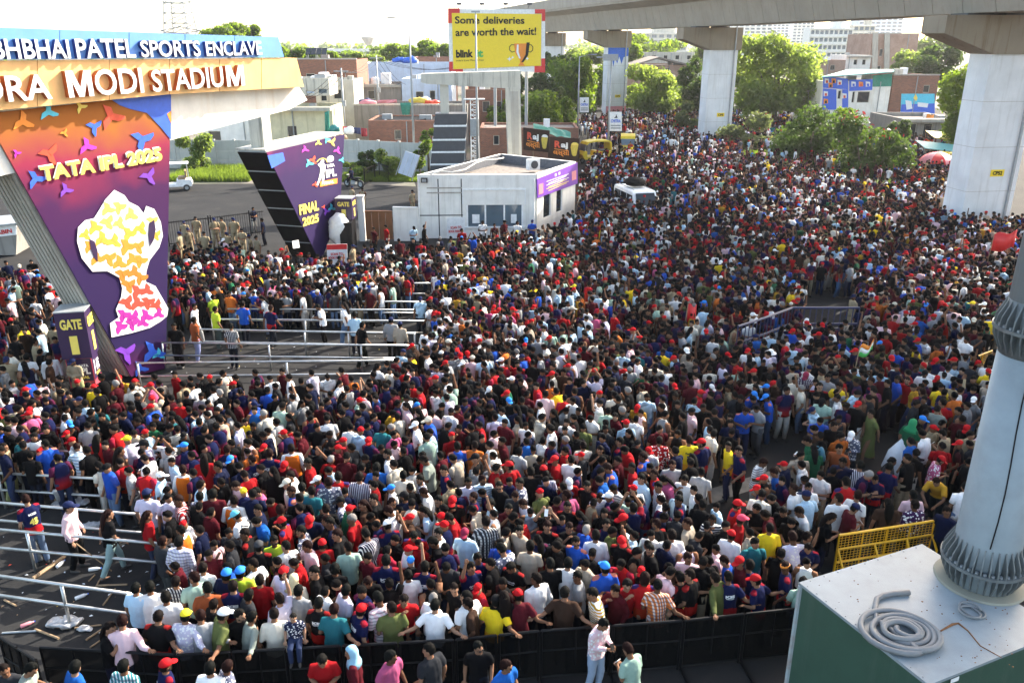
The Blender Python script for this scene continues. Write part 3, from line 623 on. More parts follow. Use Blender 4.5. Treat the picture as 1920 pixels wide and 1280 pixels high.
# white lattice ladder mast
la = thing('lattice_mast', 'slim white lattice mast beside the grey banded pillar', 'mast', PY(892, 330, 78)); mb = MB(); b = PY(891, 310, 78); ht = PY(891, 187, 78).z
for dx, dy in ((-.35, -.3), (.35, -.3), (.35, .3), (-.35, .3)): mb.tube([(b.x + dx, b.y + dy, 0), (b.x + dx, b.y + dy, ht)], .045, 5)
for k in range(14):
    z = ht * k / 14; z2 = ht * (k + 1) / 14
    for (a, c_) in (((-.35, -.3), (.35, -.3)), ((.35, -.3), (.35, .3)), ((.35, .3), (-.35, .3)), ((-.35, .3), (-.35, -.3))):
        mb.tube([(b.x + a[0], b.y + a[1], z2), (b.x + c_[0], b.y + c_[1], z2)], .03, 4); mb.tube([(b.x + a[0], b.y + a[1], z), (b.x + c_[0], b.y + c_[1], z2)], .022, 4)
mb.build('lattice', M['white_paint'], la); mb = MB(); mb.box((b.x, b.y, ht + .05), (1.9, .8, .08)); mb.build('platform', M['white_paint'], la); mb = MB(); mb.box((b.x, b.y, ht * .62), (.8, .7, 1.5)); mb.build('box', M['galv'], la)
# two lassi boards on the brick wall
def lassi(q, label):
    pl = Pl(PY(q[3][0], q[3][1], 74 if q[0][0] < 1020 else 71), u=(PY(q[2][0], q[2][1], 73) - PY(q[3][0], q[3][1], 74 if q[0][0] < 1020 else 71)).to_2d())
    o = thing('shop_board', label, 'sign board', pl.P(*q[3])); decal(pl, q, M['brown_board'], 'board', o, 0, .12)
    (x0, y0), (x1, y1), _, (x3, y3) = q; sl = (y1 - y0) / (x1 - x0); wd, hh = x1 - x0, y3 - y0
    d = lambda a, b: (x0 + wd * a, y0 + sl * wd * a + hh * b)
    lettering(pl, 'R', d(.16, .50), d(.36, .50), hh * .32, M['red_print'], 'lettering', o, .03, .02, .04); lettering(pl, 'aj', d(.37, .56), d(.60, .56), hh * .33, M['white_letter'], 'lettering', o, .03, .02, .04)
    lettering(pl, 'લસ્સી', d(.12, .90), d(.64, .90), hh * .34, M['orange_print'], 'lettering', o, .03, .02, .02)
    decal(pl, [d(.16, .55), d(.58, .60), d(.58, .63), d(.16, .58)], M['orange_print'], 'print', o, .03, .02); lettering(pl, 'અમૂલ', d(.38, .12), d(.55, .12), hh * .07, M['red_print'], 'lettering', o, .03, .01, .02) if 0 else None
    decal(pl, [d(.72, .28), d(.95, .28), d(.93, .45), d(.88, .80), d(.84, .84), d(.78, .84), d(.74, .78), d(.70, .45)], M['lassi'], 'glass_print', o, .03, .02)
    decal(pl, [d(.74, .24), d(.80, .20), d(.88, .20), d(.94, .25), d(.95, .32), d(.71, .32)], M['white_letter' if q[0][0] < 1020 else 'gold_print'], 'froth_print', o, .045, .02)
    return o
lassi([(981, 239), (1030, 245), (1028, 286), (981, 281)], 'brown lassi shop board, further and partly behind the portal leg'); lassi([(1030, 256), (1087, 260), (1086, 303), (1029, 296)], 'brown lassi shop board, nearer one beside the dark fence')
tp = thing('green_tarpaulin', 'green tarpaulin stretched over poles behind the lassi boards', 'tarpaulin', PY(1030, 300, 76)); mb = MB(); n_ = 9; vs = []
for i in range(n_):
    for j in range(5):
        x, y = 1000 + 70 * i / 8, 232 + (i * 2.0) + j * 3.5; p = PY(x, y, 76 + (4 - j) * .9 - i * .3); vs.append((p.x, p.y, p.z + .22 * mnoise.noise((i * .8, j * .9, 2)) - .2 * (j == 2)))
mb.add(vs, [(i * 5 + j, (i + 1) * 5 + j, (i + 1) * 5 + j + 1, i * 5 + j + 1) for i in range(n_ - 1) for j in range(4)]); ob = mb.build('cloth', M['tarp_green'], tp); ob.modifiers.new('thick', 'SOLIDIFY').thickness = .03
mb = MB()
for i in (0, 36, 40 - 1 + 1, 44): v = vs[min(i, 44)]; mb.tube([(v[0], v[1], 0), v], .05, 5)
mb.build('poles', M['wood'], tp)

# ================================================================== metro viaduct
PT = [(1150, 222), (1337, 270), (1822, 432)]
base = [G(*p) for p in PT]
P4, P3, P2 = base[2], base[1], base[0]
P1 = P2 + (P2 - P3) * 1.0; P0 = P1 + (P1 - P2); P5 = P4 + Vector((5.5, -36, 0))
P00 = P0 + (P0 - P1); piers = [P5, P4, P3, P2, P1, P0, P00]
def catmull(P, n):
    out = []
    for i in range(len(P) - 1):
        a, b, c_, d_ = P[max(i - 1, 0)], P[i], P[i + 1], P[min(i + 2, len(P) - 1)]
        for k in range(n):
            t_ = k / n; out.append(.5 * ((2 * b) + (c_ - a) * t_ + (2 * a - 5 * b + 4 * c_ - d_) * t_ ** 2 + (3 * b - a - 3 * c_ + d_) * t_ ** 3))
    out.append(P[-1]); return out
path = catmull([p + Vector((-1.5, -.2, 0)) for p in piers], 15)
via = thing('metro_viaduct', 'curving grey concrete metro viaduct on tall white piers', 'viaduct', P4)
zb_ = 13.0
# half cross-section: (across, height)
sec = [(-1.75, 0), (1.75, 0), (2.5, 2.5), (4.3, 3.1), (4.3, 3.38), (4.45, 3.38), (4.45, 4.95), (4.22, 4.95), (4.22, 3.5), (-4.22, 3.5), (-4.22, 4.95), (-4.45, 4.95), (-4.45, 3.38), (-4.3, 3.38), (-4.3, 3.1), (-2.5, 2.5)]
def frame_at(i):
    t_ = (path[min(i + 1, len(path) - 1)] - path[max(i - 1, 0)]).normalized(); return Vector((t_.y, -t_.x, 0))
for i in range(len(path) - 1):
    a, b = path[i], path[i + 1]; sa, sb = frame_at(i), frame_at(i + 1); dz = (b - a).normalized()
    if a.y < -2: continue
    a2, b2 = a + dz * .03, b - dz * .03; mb = MB(); n_ = len(sec)
    vs = [a2 + sa * x + Vector((0, 0, zb_ + z)) for x, z in sec] + [b2 + sb * x + Vector((0, 0, zb_ + z)) for x, z in sec]
    mb.add(vs, [(k, (k + 1) % n_, n_ + (k + 1) % n_, n_ + k) for k in range(n_)] + [tuple(range(n_ - 1, -1, -1)), tuple(range(n_, 2 * n_))])
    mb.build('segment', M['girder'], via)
for i, p in enumerate(piers):
    if p.y < 30: continue
    k = i * 15; s_ = frame_at(min(k, len(path) - 1)); t_ = Vector((-s_.y, s_.x, 0)); hp = 10.5
    if i == 1: hp = 10.75
    def obl(mb, w0, d0, z0, w1, d1, z1, mi=0, off=0):
        vs = []
        for w_, d_, z in ((w0, d0, z0), (w1, d1, z1)):
            for x, y in ((-1, -1), (1, -1), (1, 1), (-1, 1)): q = p + s_ * (x * w_ / 2 + off) + t_ * (y * d_ / 2); vs.append((q.x, q.y, z))
        mb.add(vs, [(3, 2, 1, 0), (4, 5, 6, 7), (0, 1, 5, 4), (1, 2, 6, 5), (2, 3, 7, 6), (3, 0, 4, 7)], mi)
    mb = MB(); obl(mb, 3.27, 1.97, 0, 3.27, 1.97, hp - .003); pr = mb.build('pier', M['concrete'], via)
    for q_ in range(4): mb = MB(); obl(mb, 3.3, 2.0, hp * q_ / 4 + (.012 if q_ else 0), 3.3, 2.0, hp * (q_ + 1) / 4 - .012); mb.build('pour_lift', M['pier_white'], pr)
    # hammerhead cap: wings out to both sides with a sloped soffit
    W = 4.6
    pts = [(-1.65, hp), (1.72, hp), (2.0, hp + .08), (2.0, zb_ - .12), (-5.0, zb_ - .12), (-5.0, hp + 1.15)]
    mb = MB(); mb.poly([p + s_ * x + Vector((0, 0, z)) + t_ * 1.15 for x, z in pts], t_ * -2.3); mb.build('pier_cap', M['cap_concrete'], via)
    for x in (-2.7, -.3): q = p + s_ * x; mb = MB(); mb.box((q.x, q.y, zb_ - .06), (1.6, 1.6, .11), math.atan2(t_.y, t_.x)); mb.build('bearing', M['dark_grey'], via)
    q = p + s_ * (-.9) - t_ * 1.1; q2 = p + s_ * (-.9) - t_ * 1.22
    f0 = min([(+1, 1), (-1, 1)], key=lambda e: (p + t_ * e[0] * 1.1 - C0).length)[0]
    q = p + s_ * 1.2 + t_ * f0 * 1.08; qq = p + s_ * 1.2 + t_ * f0 * 1.24
    mb = MB(); mb.tube([(q.x, q.y, .1), (q.x, q.y, hp - .1), (qq.x, qq.y, hp + .15), (qq.x, qq.y, zb_ + .8)], .09, 8); mb.build('drain_pipe', M['galv'], pr)
    if i in (1, 2, 3):
        fp_ = Pl(p + t_ * f0 * 1.0, u=s_); zc = 3.6 if i == 1 else 3.2
        if proj(fp_.at(1, 3))[0] < proj(fp_.at(0, 3))[0]: fp_.u = -fp_.u
        pts = [(-.75 + .5, zc), (.15 + .5, zc), (.15 + .5, zc + .42), (-.75 + .5, zc + .42)]
        pp_ = flat(fp_, pts, M['yellow'], 'number_plate', pr, .03, .03)
        text_at(fp_, {1: 'CP52', 2: 'CP5', 3: 'CP5'}[i], -.62 + .5, .02 + .5, zc + .09, zc + .09, .24, M['black_print'], 'lettering', pp_ if 0 else pr, .035, .01, .04)
        if i == 3:
            flat(fp_, [(-1.64, hp - 1.3), (-1.2, hp - 1.9), (-1.0, hp - 1.4), (-.7, hp - 2.8), (-.5, hp - 1.5), (-.1, hp - 2.3), (.2, hp - 1.3), (.6, hp - 2.4), (.9, hp - 1.4), (1.64, hp - 1.2), (1.64, hp - .02), (-1.64, hp - .02)], M['tarp_blue'], 'blue_paint_drip', pr, .012, .01)
            flat(fp_, [(-1.64, .02), (1.64, .02), (1.64, 1.9), (-1.64, 1.9)], M['pink_print'], 'pink_base', pr, .012, .01)

# ================================================================== canopy added out of view on the right to shade the cabinet
st_ = thing('added_shade_roof', 'metro station with a wide flat canopy where the viaduct passes the stadium', 'station', (32, 22, 0))
for nm, c_, s_ in (('canopy', (32, 21.5, 20.3), (12, 23, .5)), ('platform', (36.5, 21, 14.2), (5.5, 24, .6)), ('canopy_edge', (26.1, 21.5, 20.0), (.25, 23, 1.0))):  # added slabs, unseen, that keep the sun off the cabinet top
    mb = MB(); mb.box(c_, s_); mb.build(nm, M['girder'], st_)
for x in (38.6,):
    for y in (11, 16, 21, 26, 31): mb = MB(); mb.tube([(x, y, 0), (x, y, 20.0)], .35, 10); mb.build('column', M['concrete'], st_)
# ================================================================== foreground: light mast on its green cabinet
hb = 3.0
cabn = thing('green_cabinet', 'big green steel cabinet with worn pale grey top at the foot of the light mast', 'cabinet', G(1760, 1180, hb) * Vector((1, 1, 0)) if 0 else Vector((G(1760, 1180, hb).x, G(1760, 1180, hb).y, 0)))
A, B, Cc = G(1498, 1091, hb), G(1729, 1019, hb), G(1742, 1283, hb); D = Cc + (B - A)
cxy = [A, B, D, Cc]
mb = MB(); mb.poly([(p.x, p.y, hb - .05) for p in cxy], (0, 0, .05)); mb.build('top_plate', M['grey_paint'], cabn)
ins = [p.lerp((A + D) / 2, .018) for p in cxy]
for i in range(4):
    p, q = ins[i], ins[(i + 1) % 4]; mb = MB(); nrm = (q - p).cross(Vector((0, 0, 1))).normalized(); cen = (A + D) / 2; nrm = nrm if nrm.dot(cen - p) > 0 else -nrm
    dd = (q - p).normalized() * .052
    mb.poly([(p.x, p.y, 0), (q.x - dd.x, q.y - dd.y, 0), (q.x - dd.x, q.y - dd.y, hb - .053), (p.x, p.y, hb - .053)], nrm * .05); mb.build('side_panel', M['green_paint'], cabn)
for p in ins:
    mb = MB(); mb.tube([(p.x, p.y, 0), (p.x, p.y, hb - .06)], .045, 6); mb.build('corner_post', weathered('worn_edge', (.35, .42, .44), (.20, .085, .03), amt=.9, scale=4, streak=False), cabn)
# rusty weld line and dents on the top
q = [G(1762, 1183, hb + .004), G(1786, 1170, hb + .004), G(1797, 1168, hb + .004), G(1815, 1182, hb + .004), G(1838, 1210, hb + .004), G(1878, 1232, hb + .004)]
mb = MB(); mb.tube(q, [.012, .022, .02, .012, .01, .006], 5); mb.build('rust_seam', M['rust'], cabn)
mb = MB(); rr = random.Random(11)
for k in range(110):
    x, y = rr.uniform(1530, 1900), rr.uniform(1040, 1250); p = G(x, y, hb + .003)
    s1 = (B - A).normalized(); s2 = (Cc - A).normalized(); e1 = (p - A).dot(s1); e2 = (p - A - s1 * e1).length
    if x < 1500 + (y - 1090) * 1.3 or y < 1090 - (x - 1500) * .3 + 14: continue
    r_ = rr.uniform(.003, .018); mb.ball((p.x, p.y, hb + .002), (r_, r_ * rr.uniform(.5, 1), .006), 7, 4)
tag(mb.build('rust_spots', M['rust'], cabn), None, None, None, 'stuff')
for (e0, e1, nB) in ((A, B, 9), (A, Cc, 12)):
    for k in range(nB):
        p = e0.lerp(e1, (k + .5) / nB).lerp((A + D) / 2, .035); mb = MB(); mb.lathe([(.013, hb + .001), (.013, hb + .009), (.004, hb + .012)], (p.x, p.y, 0), 6); mb.build('rivet', M['galv'], cabn)
q = G(1805, 1250, hb - .02); qd = (D - Cc).normalized(); nq = Vector((qd.y, -qd.x, 0)); nq = nq if nq.y < 0 else -nq; mb = MB(); c_ = Cc.lerp(D, .16); mb.poly([Vector((c_.x, c_.y, hb - .14)) + nq * .004, Vector((c_.x, c_.y, hb - .14)) + qd * .16 + nq * .004, Vector((c_.x, c_.y, hb - .07)) + qd * .16 + nq * .004, Vector((c_.x, c_.y, hb - .07)) + nq * .004], nq * -.006); mb.build('sticker', M['white_paint'], cabn)
# mast
mp_ = G(1836, 1086, hb); mast = thing('light_mast', 'tall pale grey tapering light mast with ribbed flanges standing on the green cabinet', 'light mast', (mp_.x, mp_.y, hb))
mx, my = mp_.x, mp_.y; r0, r1 = .50, .385
mb = MB(); mb.lathe([(r0, hb + .02), (r0, hb + .3), (.46, hb + 4.05)], (mx, my, 0), 40); mb.build('lower_shaft', M['grey_paint'], mast, True)
mb = MB(); mb.lathe([(.455, hb + 4.9), (.29, hb + 18)], (mx, my, 0), 40); mb.build('upper_shaft', M['grey_paint'], mast, True)
mb = MB(); mb.lathe([(.458, hb + 4.06), (.456, hb + 4.9)], (mx, my, 0), 40); mb.build('joint_core', M['flange'], mast, True)
def flange_set(z0, zr, zt, ri, ro, nrib, nm):
    f_ = MB(); f_.lathe([(ri, zr), (ro, zr), (ro, zr + .05), (ri, zr + .05)], (mx, my, 0), 48); fo = f_.build(nm, M['flange'], mast)
    for k in range(nrib):
        a = 2 * math.pi * k / nrib; u = Vector((math.cos(a), math.sin(a), 0)); v = Vector((-u.y, u.x, 0)) * .011
        for (za, zb2, flip) in ((zr + .052, zt, 0), (zr - .002, z0, 1)):
            mb = MB(); pts = [u * (ri - .01), u * (ro - .015), u * (ro - .03), u * (ri + .008)]
            zs = [za, za, za + (zb2 - za) * .35, zb2]
            mb.poly([Vector((mx, my, 0)) + p_ + Vector((0, 0, z)) - v for p_, z in zip(pts, zs)], v * 2); mb.build('rib', M['flange'], fo)
    for k in range(nrib):
        a = 2 * math.pi * (k + .5) / nrib; u = Vector((math.cos(a), math.sin(a), 0)); mb = MB(); c_ = Vector((mx, my, 0)) + u * (ri + (ro - ri) * .6)
        mb.lathe([(.028, zr + .051), (.028, zr + .085)], (c_.x, c_.y, 0), 6); mb.build('bolt', M['galv'], fo)
flange_set(hb + .02, hb + .40, hb + .86, .50, .655, 32, 'base_flange')
flange_set(hb + 4.10, hb + 4.45, hb + 4.9, .455, .60, 28, 'joint_flange')
mb = MB(); mb.lathe([(.52, hb + .004), (.70, hb + .004), (.68, hb + .035), (.52, hb + .04)], (mx, my, 0), 40); mb.build('base_ring', weathered('sealant', (.27, .26, .20), (.15, .14, .1), streak=False), mast)
mb = MB(); pts = []
for k in range(14):
    a = R(-118 + 3.2 * math.sin(k * .9)); z = hb + .9 + k * .5; rr_ = .497 - .035 * (z - hb) / 3.6 + .012; pts.append((mx + rr_ * math.cos(a), my + rr_ * math.sin(a), z))
mb.tube(pts[:7], .011, 5); mb.build('cable', M['black_paint'], mast)
# coiled hose and small loop lying on the cabinet
mb = MB(); cp = G(1692, 1190, hb); pts = []
for k in range(150):
    t_ = k / 149; a = t_ * 2 * math.pi * 5.4 + 2.4; r_ = .13 + .40 * t_ + .022 * math.sin(a * 1.31 + 1) + .012 * math.sin(a * 2.7); lay = .045 + .075 * (math.sin(t_ * 9) * .5 + .5) * (1 - t_ * .6)
    pts.append((cp.x + r_ * math.cos(a) * 1.12 + .04 * math.sin(a * .5), cp.y + r_ * math.sin(a) * .95, hb + lay))
e = pts[-1]
for x, y in ((1642, 1160), (1641, 1140), (1644, 1122), (1655, 1116), (1675, 1112), (1705, 1110)): p = G(x, y, hb + .05); pts.append((p.x, p.y, hb + .05))
mb.tube(pts, .045, 10, up=(0, 0, 1)); tag(mb.build('coiled_hose', M['hose'], None, True), 'grey corrugated hose coiled on top of the green cabinet', 'hose')
mb = MB(); cp = G(1818, 1148, hb); pts = []
for k in range(44):
    a = k / 43 * 2 * math.pi * 2.3; r_ = .17 + .05 * math.sin(a * 1.35); pts.append((cp.x + r_ * math.cos(a), cp.y + r_ * .9 * math.sin(a), hb + .022 + .02 * (math.sin(a * .8) + 1)))
mb.tube(pts, .018, 7, up=(0, 0, 1)); tag(mb.build('rope_loop', M['hose'], None, True), 'small loop of grey rope on the cabinet top below the mast', 'rope')

# ================================================================== steel queue rails
def rail(top, low, posts, label, h1=1.05, h2=.55, r_=.036, tall=None):
    """one steel queue rail: two pipes and its posts; pixel ends are given for the upper pipe"""
    a, b = G(*top[0], h1), G(*top[1], h1)
    o = thing('queue_rail', label, 'queue rail', (a.x, a.y, 0), 'steel pipe queue rails')
    for z in (h1, h2):
        mb = MB(); mb.tube([(a.x, a.y, z), (b.x, b.y, z)], r_, 8); mb.build('rail', M['steel'], o, True)
    L = (b - a)
    for t_ in posts:
        p = a + L * t_; mb = MB(); mb.tube([(p.x, p.y, 0), (p.x, p.y, h1 + .02)], r_ * .95, 8); mb.build('post', M['steel'], o, True)
    return o
RAILS = [((-40, 884), (322, 905), [.1, .62, .98], 'queue rail passing behind the guard who holds a stick'),
    ((-40, 939), (272, 965), [.3, .99], 'queue rail the woman in black is walking behind'),
    ((-40, 989), (327, 1021), [.25, .99], 'queue rail in front of the guard who holds a stick'),
    ((-40, 1074), (246, 1113), [.55, .99], 'queue rail with both pipes bare, nearest the black barrier'),
    ((-40, 838), (378, 858), [.2, .6, .99], 'queue rail by the person bending in a checked shirt'),
    ((-40, 795), (330, 812), [.1, .5, .95], 'queue rail among the crowd left of the lanes'),
    ((303, 642), (783, 648), [0, .42, .78, 1], 'queue rail whose end post stands against the trophy banner'),
    ((257, 680), (783, 675), [0, .53, 1], 'queue rail just above the packed crowd, foot of the trophy banner'),
    ((367, 617), (777, 625), [0, .5, .7, 1], 'queue rail the person in brown shirt stands behind'),
    ((397, 598), (835, 602), [0, .4, .8, 1], 'queue rail with the person reading paper behind it'),
    ((427, 579), (813, 581), [.05, .55, 1], 'queue rail beside the steward in light blue shirt'),
    ((467, 563), (817, 566), [0, .5, 1], 'queue rail just below the thick queue of waiting people'),
    ((700, 531), (810, 531), [0, 1], 'short queue rail below the one by the orange-vested steward'),
    ((717, 498), (867, 498), [0, .5, 1], 'queue rail farthest back, by the low black fence')]
for a, b, ps_, lb in RAILS: rail((a, b), None, ps_, lb)
# loose posts leaning in the lanes
for x, y, x2, y2, lb in ((102, 920, 120, 955, 'loose grey post leaning between two lanes'), (36, 955, 78, 1050, 'long loose grey post leaning against the lane rails')):
    a = G(x2, y2, .04); b = G(x, y, 1.1 if x < 60 else .9); mb = MB(); mb.tube([a, b], .05, 8); o = tag(mb.build('leaning_post', M['galv'], None, True, loc=a), lb, 'post')

# ================================================================== black crowd barrier along the bottom
hF = 1.15
t = NT('mesh_sheet'); t.col((.0045, .005, .0055)); t.done(.8, 0, .08); tr_ = t.n('ShaderNodeBsdfTransparent'); mxs = t.n('ShaderNodeMixShader'); mxs.inputs[0].default_value = .32
t.l(t.b.outputs[0], mxs.inputs[1]); t.l(tr_.outputs[0], mxs.inputs[2]); t.l(mxs.outputs[0], t.t.nodes['Material Output'].inputs[0]); M['mesh_sheet'] = t.m     # woven shade net: a third of it is holes
def panels(px_pts, name, label, n_list, mat='mesh_sheet', ht=hF):
    o = thing(name, label, 'barrier', (G(*px_pts[0], ht).x, G(*px_pts[0], ht).y, 0))
    for i in range(len(px_pts) - 1):
        a, b = G(*px_pts[i], ht), G(*px_pts[i + 1], ht); a.z = b.z = 0; nn = n_list[i]
        for k in range(nn):
            p, q = a.lerp(b, k / nn), a.lerp(b, (k + 1) / nn); d = (q - p).normalized(); p, q = p + d * .03, q - d * .03
            nrm = Vector((d.y, -d.x, 0)); nrm = nrm if nrm.y < 0 else -nrm
            mb = MB(); mb.poly([p + Vector((0, 0, .07)), q + Vector((0, 0, .07)), q + Vector((0, 0, ht)), p + Vector((0, 0, ht))], nrm * .012); pn = mb.build('panel', M[mat], o)
            fr = MB()
            for z in (ht, .6 * ht, .08): fr.tube([p + Vector((0, 0, z)) + nrm * .03, q + Vector((0, 0, z)) + nrm * .03], .028 if z == ht else .018, 6)
            for e_ in (p, q): fr.tube([e_ + nrm * .03, e_ + Vector((0, 0, ht)) + nrm * .03], .025, 6)
            m_ = p.lerp(q, .5); fr.tube([m_ + Vector((0, 0, .3)) + nrm * .03, m_ + Vector((0, 0, ht)) + nrm * .03], .016, 6)
            fr.build('frame', M['black_paint'], pn)
            for e_ in (p,):
                ft = MB(); ft.box((e_ - nrm * .1 + nrm * .35) + Vector((0, 0, .03)), (.05, 1.0, .05), math.atan2(d.y, d.x)); ft.build('foot', M['black_paint'], pn)
    return o
panels([(0, 1190), (72, 1236)], 'crowd_barrier', 'short black barrier section turned askew at the left', [2])
panels([(74, 1210), (330, 1225), (640, 1208), (852, 1197), (1012, 1180), (1280, 1161), (1508, 1137)], 'crowd_barrier', 'long black sheet barrier the crowd leans on along the bottom', [2, 3, 2, 2, 2, 2])
panels([(655, 472), (745, 478), (905, 480)], 'low_barrier', 'low black barrier with people behind it in front of the gatehouse', [3, 5], ht=1.1)
# ================================================================== yellow police barricades
def barricade(p1, p2, zt, label):
    a, b = G(*p1, zt), G(*p2, zt); a.z = b.z = 0; d = (b - a).normalized(); nrm = Vector((d.y, -d.x, 0)); nrm = nrm if nrm.y < 0 else -nrm
    o = thing('police_barricade', label, 'barricade', a, 'yellow police barricades'); L = (b - a).length
    def P_(s, z, f=0): return a + d * s + nrm * f + Vector((0, 0, z))
    mb = MB(); mb.tube([P_(0, .25), P_(0, zt), P_(L, zt), P_(L, .25), P_(0, .25)], .032, 6); mb.build('frame', M['barricade'], o)
    for k in (1, 2, 3): mb = MB(); mb.tube([P_(L * k / 4, .26), P_(L * k / 4, zt - .02)], .02, 6); mb.build('upright', M['barricade'], o)
    for z in (.55, .9): mb = MB(); mb.tube([P_(.02, z, .02), P_(L - .02, z, .02)], .025, 6); mb.build('rail', M['barricade'], o)
    mb = MB(); n1, n2 = int(L / .09), 9
    for k in range(1, n1): mb.tube([P_(L * k / n1, .3, -.01), P_(L * k / n1, zt - .03, -.01)], .006, 3)
    for k in range(1, n2 + 5): z = .3 + (zt - .33) * k / (n2 + 5); mb.tube([P_(.02, z, -.012), P_(L - .02, z, -.012)], .006, 3)
    tag(mb.build('wire_mesh', M['barricade'], o), None, None, None, 'stuff')
    for s in (.0, L * .38, L * .72, L):
        mb = MB(); mb.tube([P_(s, zt * .72, .02), P_(s, .06, .65)], .028, 6); mb.build('stay', M['barricade'], o)
        mb = MB(); mb.tube([P_(s, .26), P_(s, .02)], .034, 6); mb.build('foot', M['red'], o)
barricade((1574, 1003), (1752, 976), 1.25, 'yellow police barricade with wire mesh beside the green cabinet')
barricade((1822, 672), (1905, 640), 1.25, 'yellow police barricade by the policeman, partly hidden by the mast')
# ================================================================== blue railing among the crowd
o = thing('blue_railing', 'dark blue railing with white and blue base panels amid the crowd', 'railing', G(1510, 640))
prl = [G(1384, 612, 1.9), G(1434, 596, 1.9), G(1486, 577, 1.9), G(1612, 577, 1.9)]
for i in range(3):
    a, b = prl[i].copy(), prl[i + 1].copy(); a.z = b.z = 0; n_ = max(4, int((b - a).length / .22)); d = (b - a).normalized(); nrm = Vector((d.y, -d.x, 0)); nrm = nrm if nrm.y < 0 else -nrm
    for z in (1.9, 1.25): mb = MB(); mb.tube([a + Vector((0, 0, z)), b + Vector((0, 0, z))], .045, 6); mb.build('rail', M['steel_blue'], o)
    mb = MB()
    for k in range(n_ + 1): p = a.lerp(b, k / n_); mb.tube([p + Vector((0, 0, .8)), p + Vector((0, 0, 1.9))], .02, 5)
    tag(mb.build('bars', M['steel_blue'], o), None, None, None, 'stuff')
    mb = MB(); mb.poly([a + Vector((0, 0, .3)), b + Vector((0, 0, .3)), b + Vector((0, 0, 1.1)), a + Vector((0, 0, 1.1))], nrm * .06); mb.build('base_panel', M['white_paint' if i == 1 else 'steel_blue'], o)
# ================================================================== black fence round the car park behind the police
def bar_fence(pts, ht, label, gap=.14):
    P_ = [G(*q) for q in pts]; o = thing('bar_fence', label, 'fence', P_[0])
    for i in range(len(P_) - 1):
        a, b = P_[i], P_[i + 1]; L = (b - a).length
        for z in (.15, ht - .08): mb = MB(); mb.tube([a + Vector((0, 0, z)), b + Vector((0, 0, z))], .03, 5); mb.build('rail', M['black_paint'], o)
        mb = MB()
        for k in range(int(L / gap) + 1): p = a.lerp(b, min(1, k * gap / L)); mb.tube([p, p + Vector((0, 0, ht))], .012, 4)
        tag(mb.build('bars', M['black_paint'], o), None, None, None, 'stuff')
        for k in range(int(L / 2.4) + 1): p = a.lerp(b, min(1, k * 2.4 / L)); mb = MB(); mb.tube([p, p + Vector((0, 0, ht + .1))], .04, 6); mb.build('post', M['black_paint'], o)
bar_fence([(318, 462), (400, 452), (498, 438)], 1.5, 'black bar fence behind the standing policemen')
bar_fence([(684, 347), (712, 335), (730, 342)], 1.4, 'short black bar fence by the parked motorcycle')
# ================================================================== street lamps
def lamp(base, Y, top_y, label, arms=((-1.6, 0),), sign=None, box=False):
    p = PY(*base, Y); x, y = p.x, p.y; ht = PY(base[0], top_y, Y).z
    o = thing('street_lamp', label, 'street lamp', (x, y, 0), 'street lamps')
    mb = MB(); mb.tube([(x, y, 0), (x, y, ht * .5), (x, y, ht)], [.12, .095, .06], 8); mb.build('pole', M['galv'], o, True)
    for ax, az in arms:
        mb = MB(); mb.tube([(x, y, ht - .1), (x + ax * .5, y, ht + .15), (x + ax, y, ht + .25)], .035, 6); mb.build('arm', M['galv'], o)
        mb = MB(); mb.box((x + ax, y, ht + .22), (.7, .25, .12)); mb.build('lamp_head', M['galv'], o)
    if box: mb = MB(); mb.box((x - .1, y, ht + .2), (1.5, .5, .6)); mb.build('light_box', M['galv'], o)
    if sign:
        (x0, y0, x1, y1) = sign; pl = Pl((x, y - .12, 0), 90); b_ = decal(pl, [(x0, y0), (x1, y0), (x1, y1), (x0, y1)], M['white_paint'], 'sign', o, 0, .06)
        w_ = x1 - x0; h_ = y1 - y0
        lettering(pl, 'CHITRA', (x0 + w_ * .1, y0 + h_ * .56), (x1 - w_ * .1, y0 + h_ * .56), h_ * .17, M['blue_print'], 'lettering', b_, .02, .015, .03)
        for k in (0, 1): decal(pl, [(x0 + w_ * .1, y0 + h_ * (.68 + .13 * k)), (x1 - w_ * .1, y0 + h_ * (.68 + .13 * k)), (x1 - w_ * .1, y0 + h_ * (.75 + .13 * k)), (x0 + w_ * .1, y0 + h_ * (.75 + .13 * k))], M['galv'], 'print', b_, .02, .015)
        decal(pl, [(x0 + w_ * .35, y0 + h_ * .32), (x0 + w_ * .65, y0 + h_ * .32), (x0 + w_ * .6, y0 + h_ * .24), (x0 + w_ * .55, y0 + h_ * .12), (x0 + w_ * .5, y0 + h_ * .24)], M['black_print'], 'print', b_, .02, .015)
lamp((778, 318), 79, 38, 'tall grey lamp post left of the banded grey pillar'); lamp((896, 330), 71, 28, 'grey lamp post rising in front of the yellow billboard', ((.01, 0),))
lamp((1083, 245), 108, 106, 'lamp post with small white sign beside the trees', ((1.8, 0),), (1087, 183, 1104, 211)); lamp((1139, 298), 86, 112, 'lamp post with light box and large white sign, in front of blue-painted pier', ((-1.1, -1),), (1143, 210, 1166, 246), True)
lamp((1493, 205), 118, 104, 'thin pole rising in front of the pale green tree', ((.01, 0),), (1474, 178, 1492, 202))
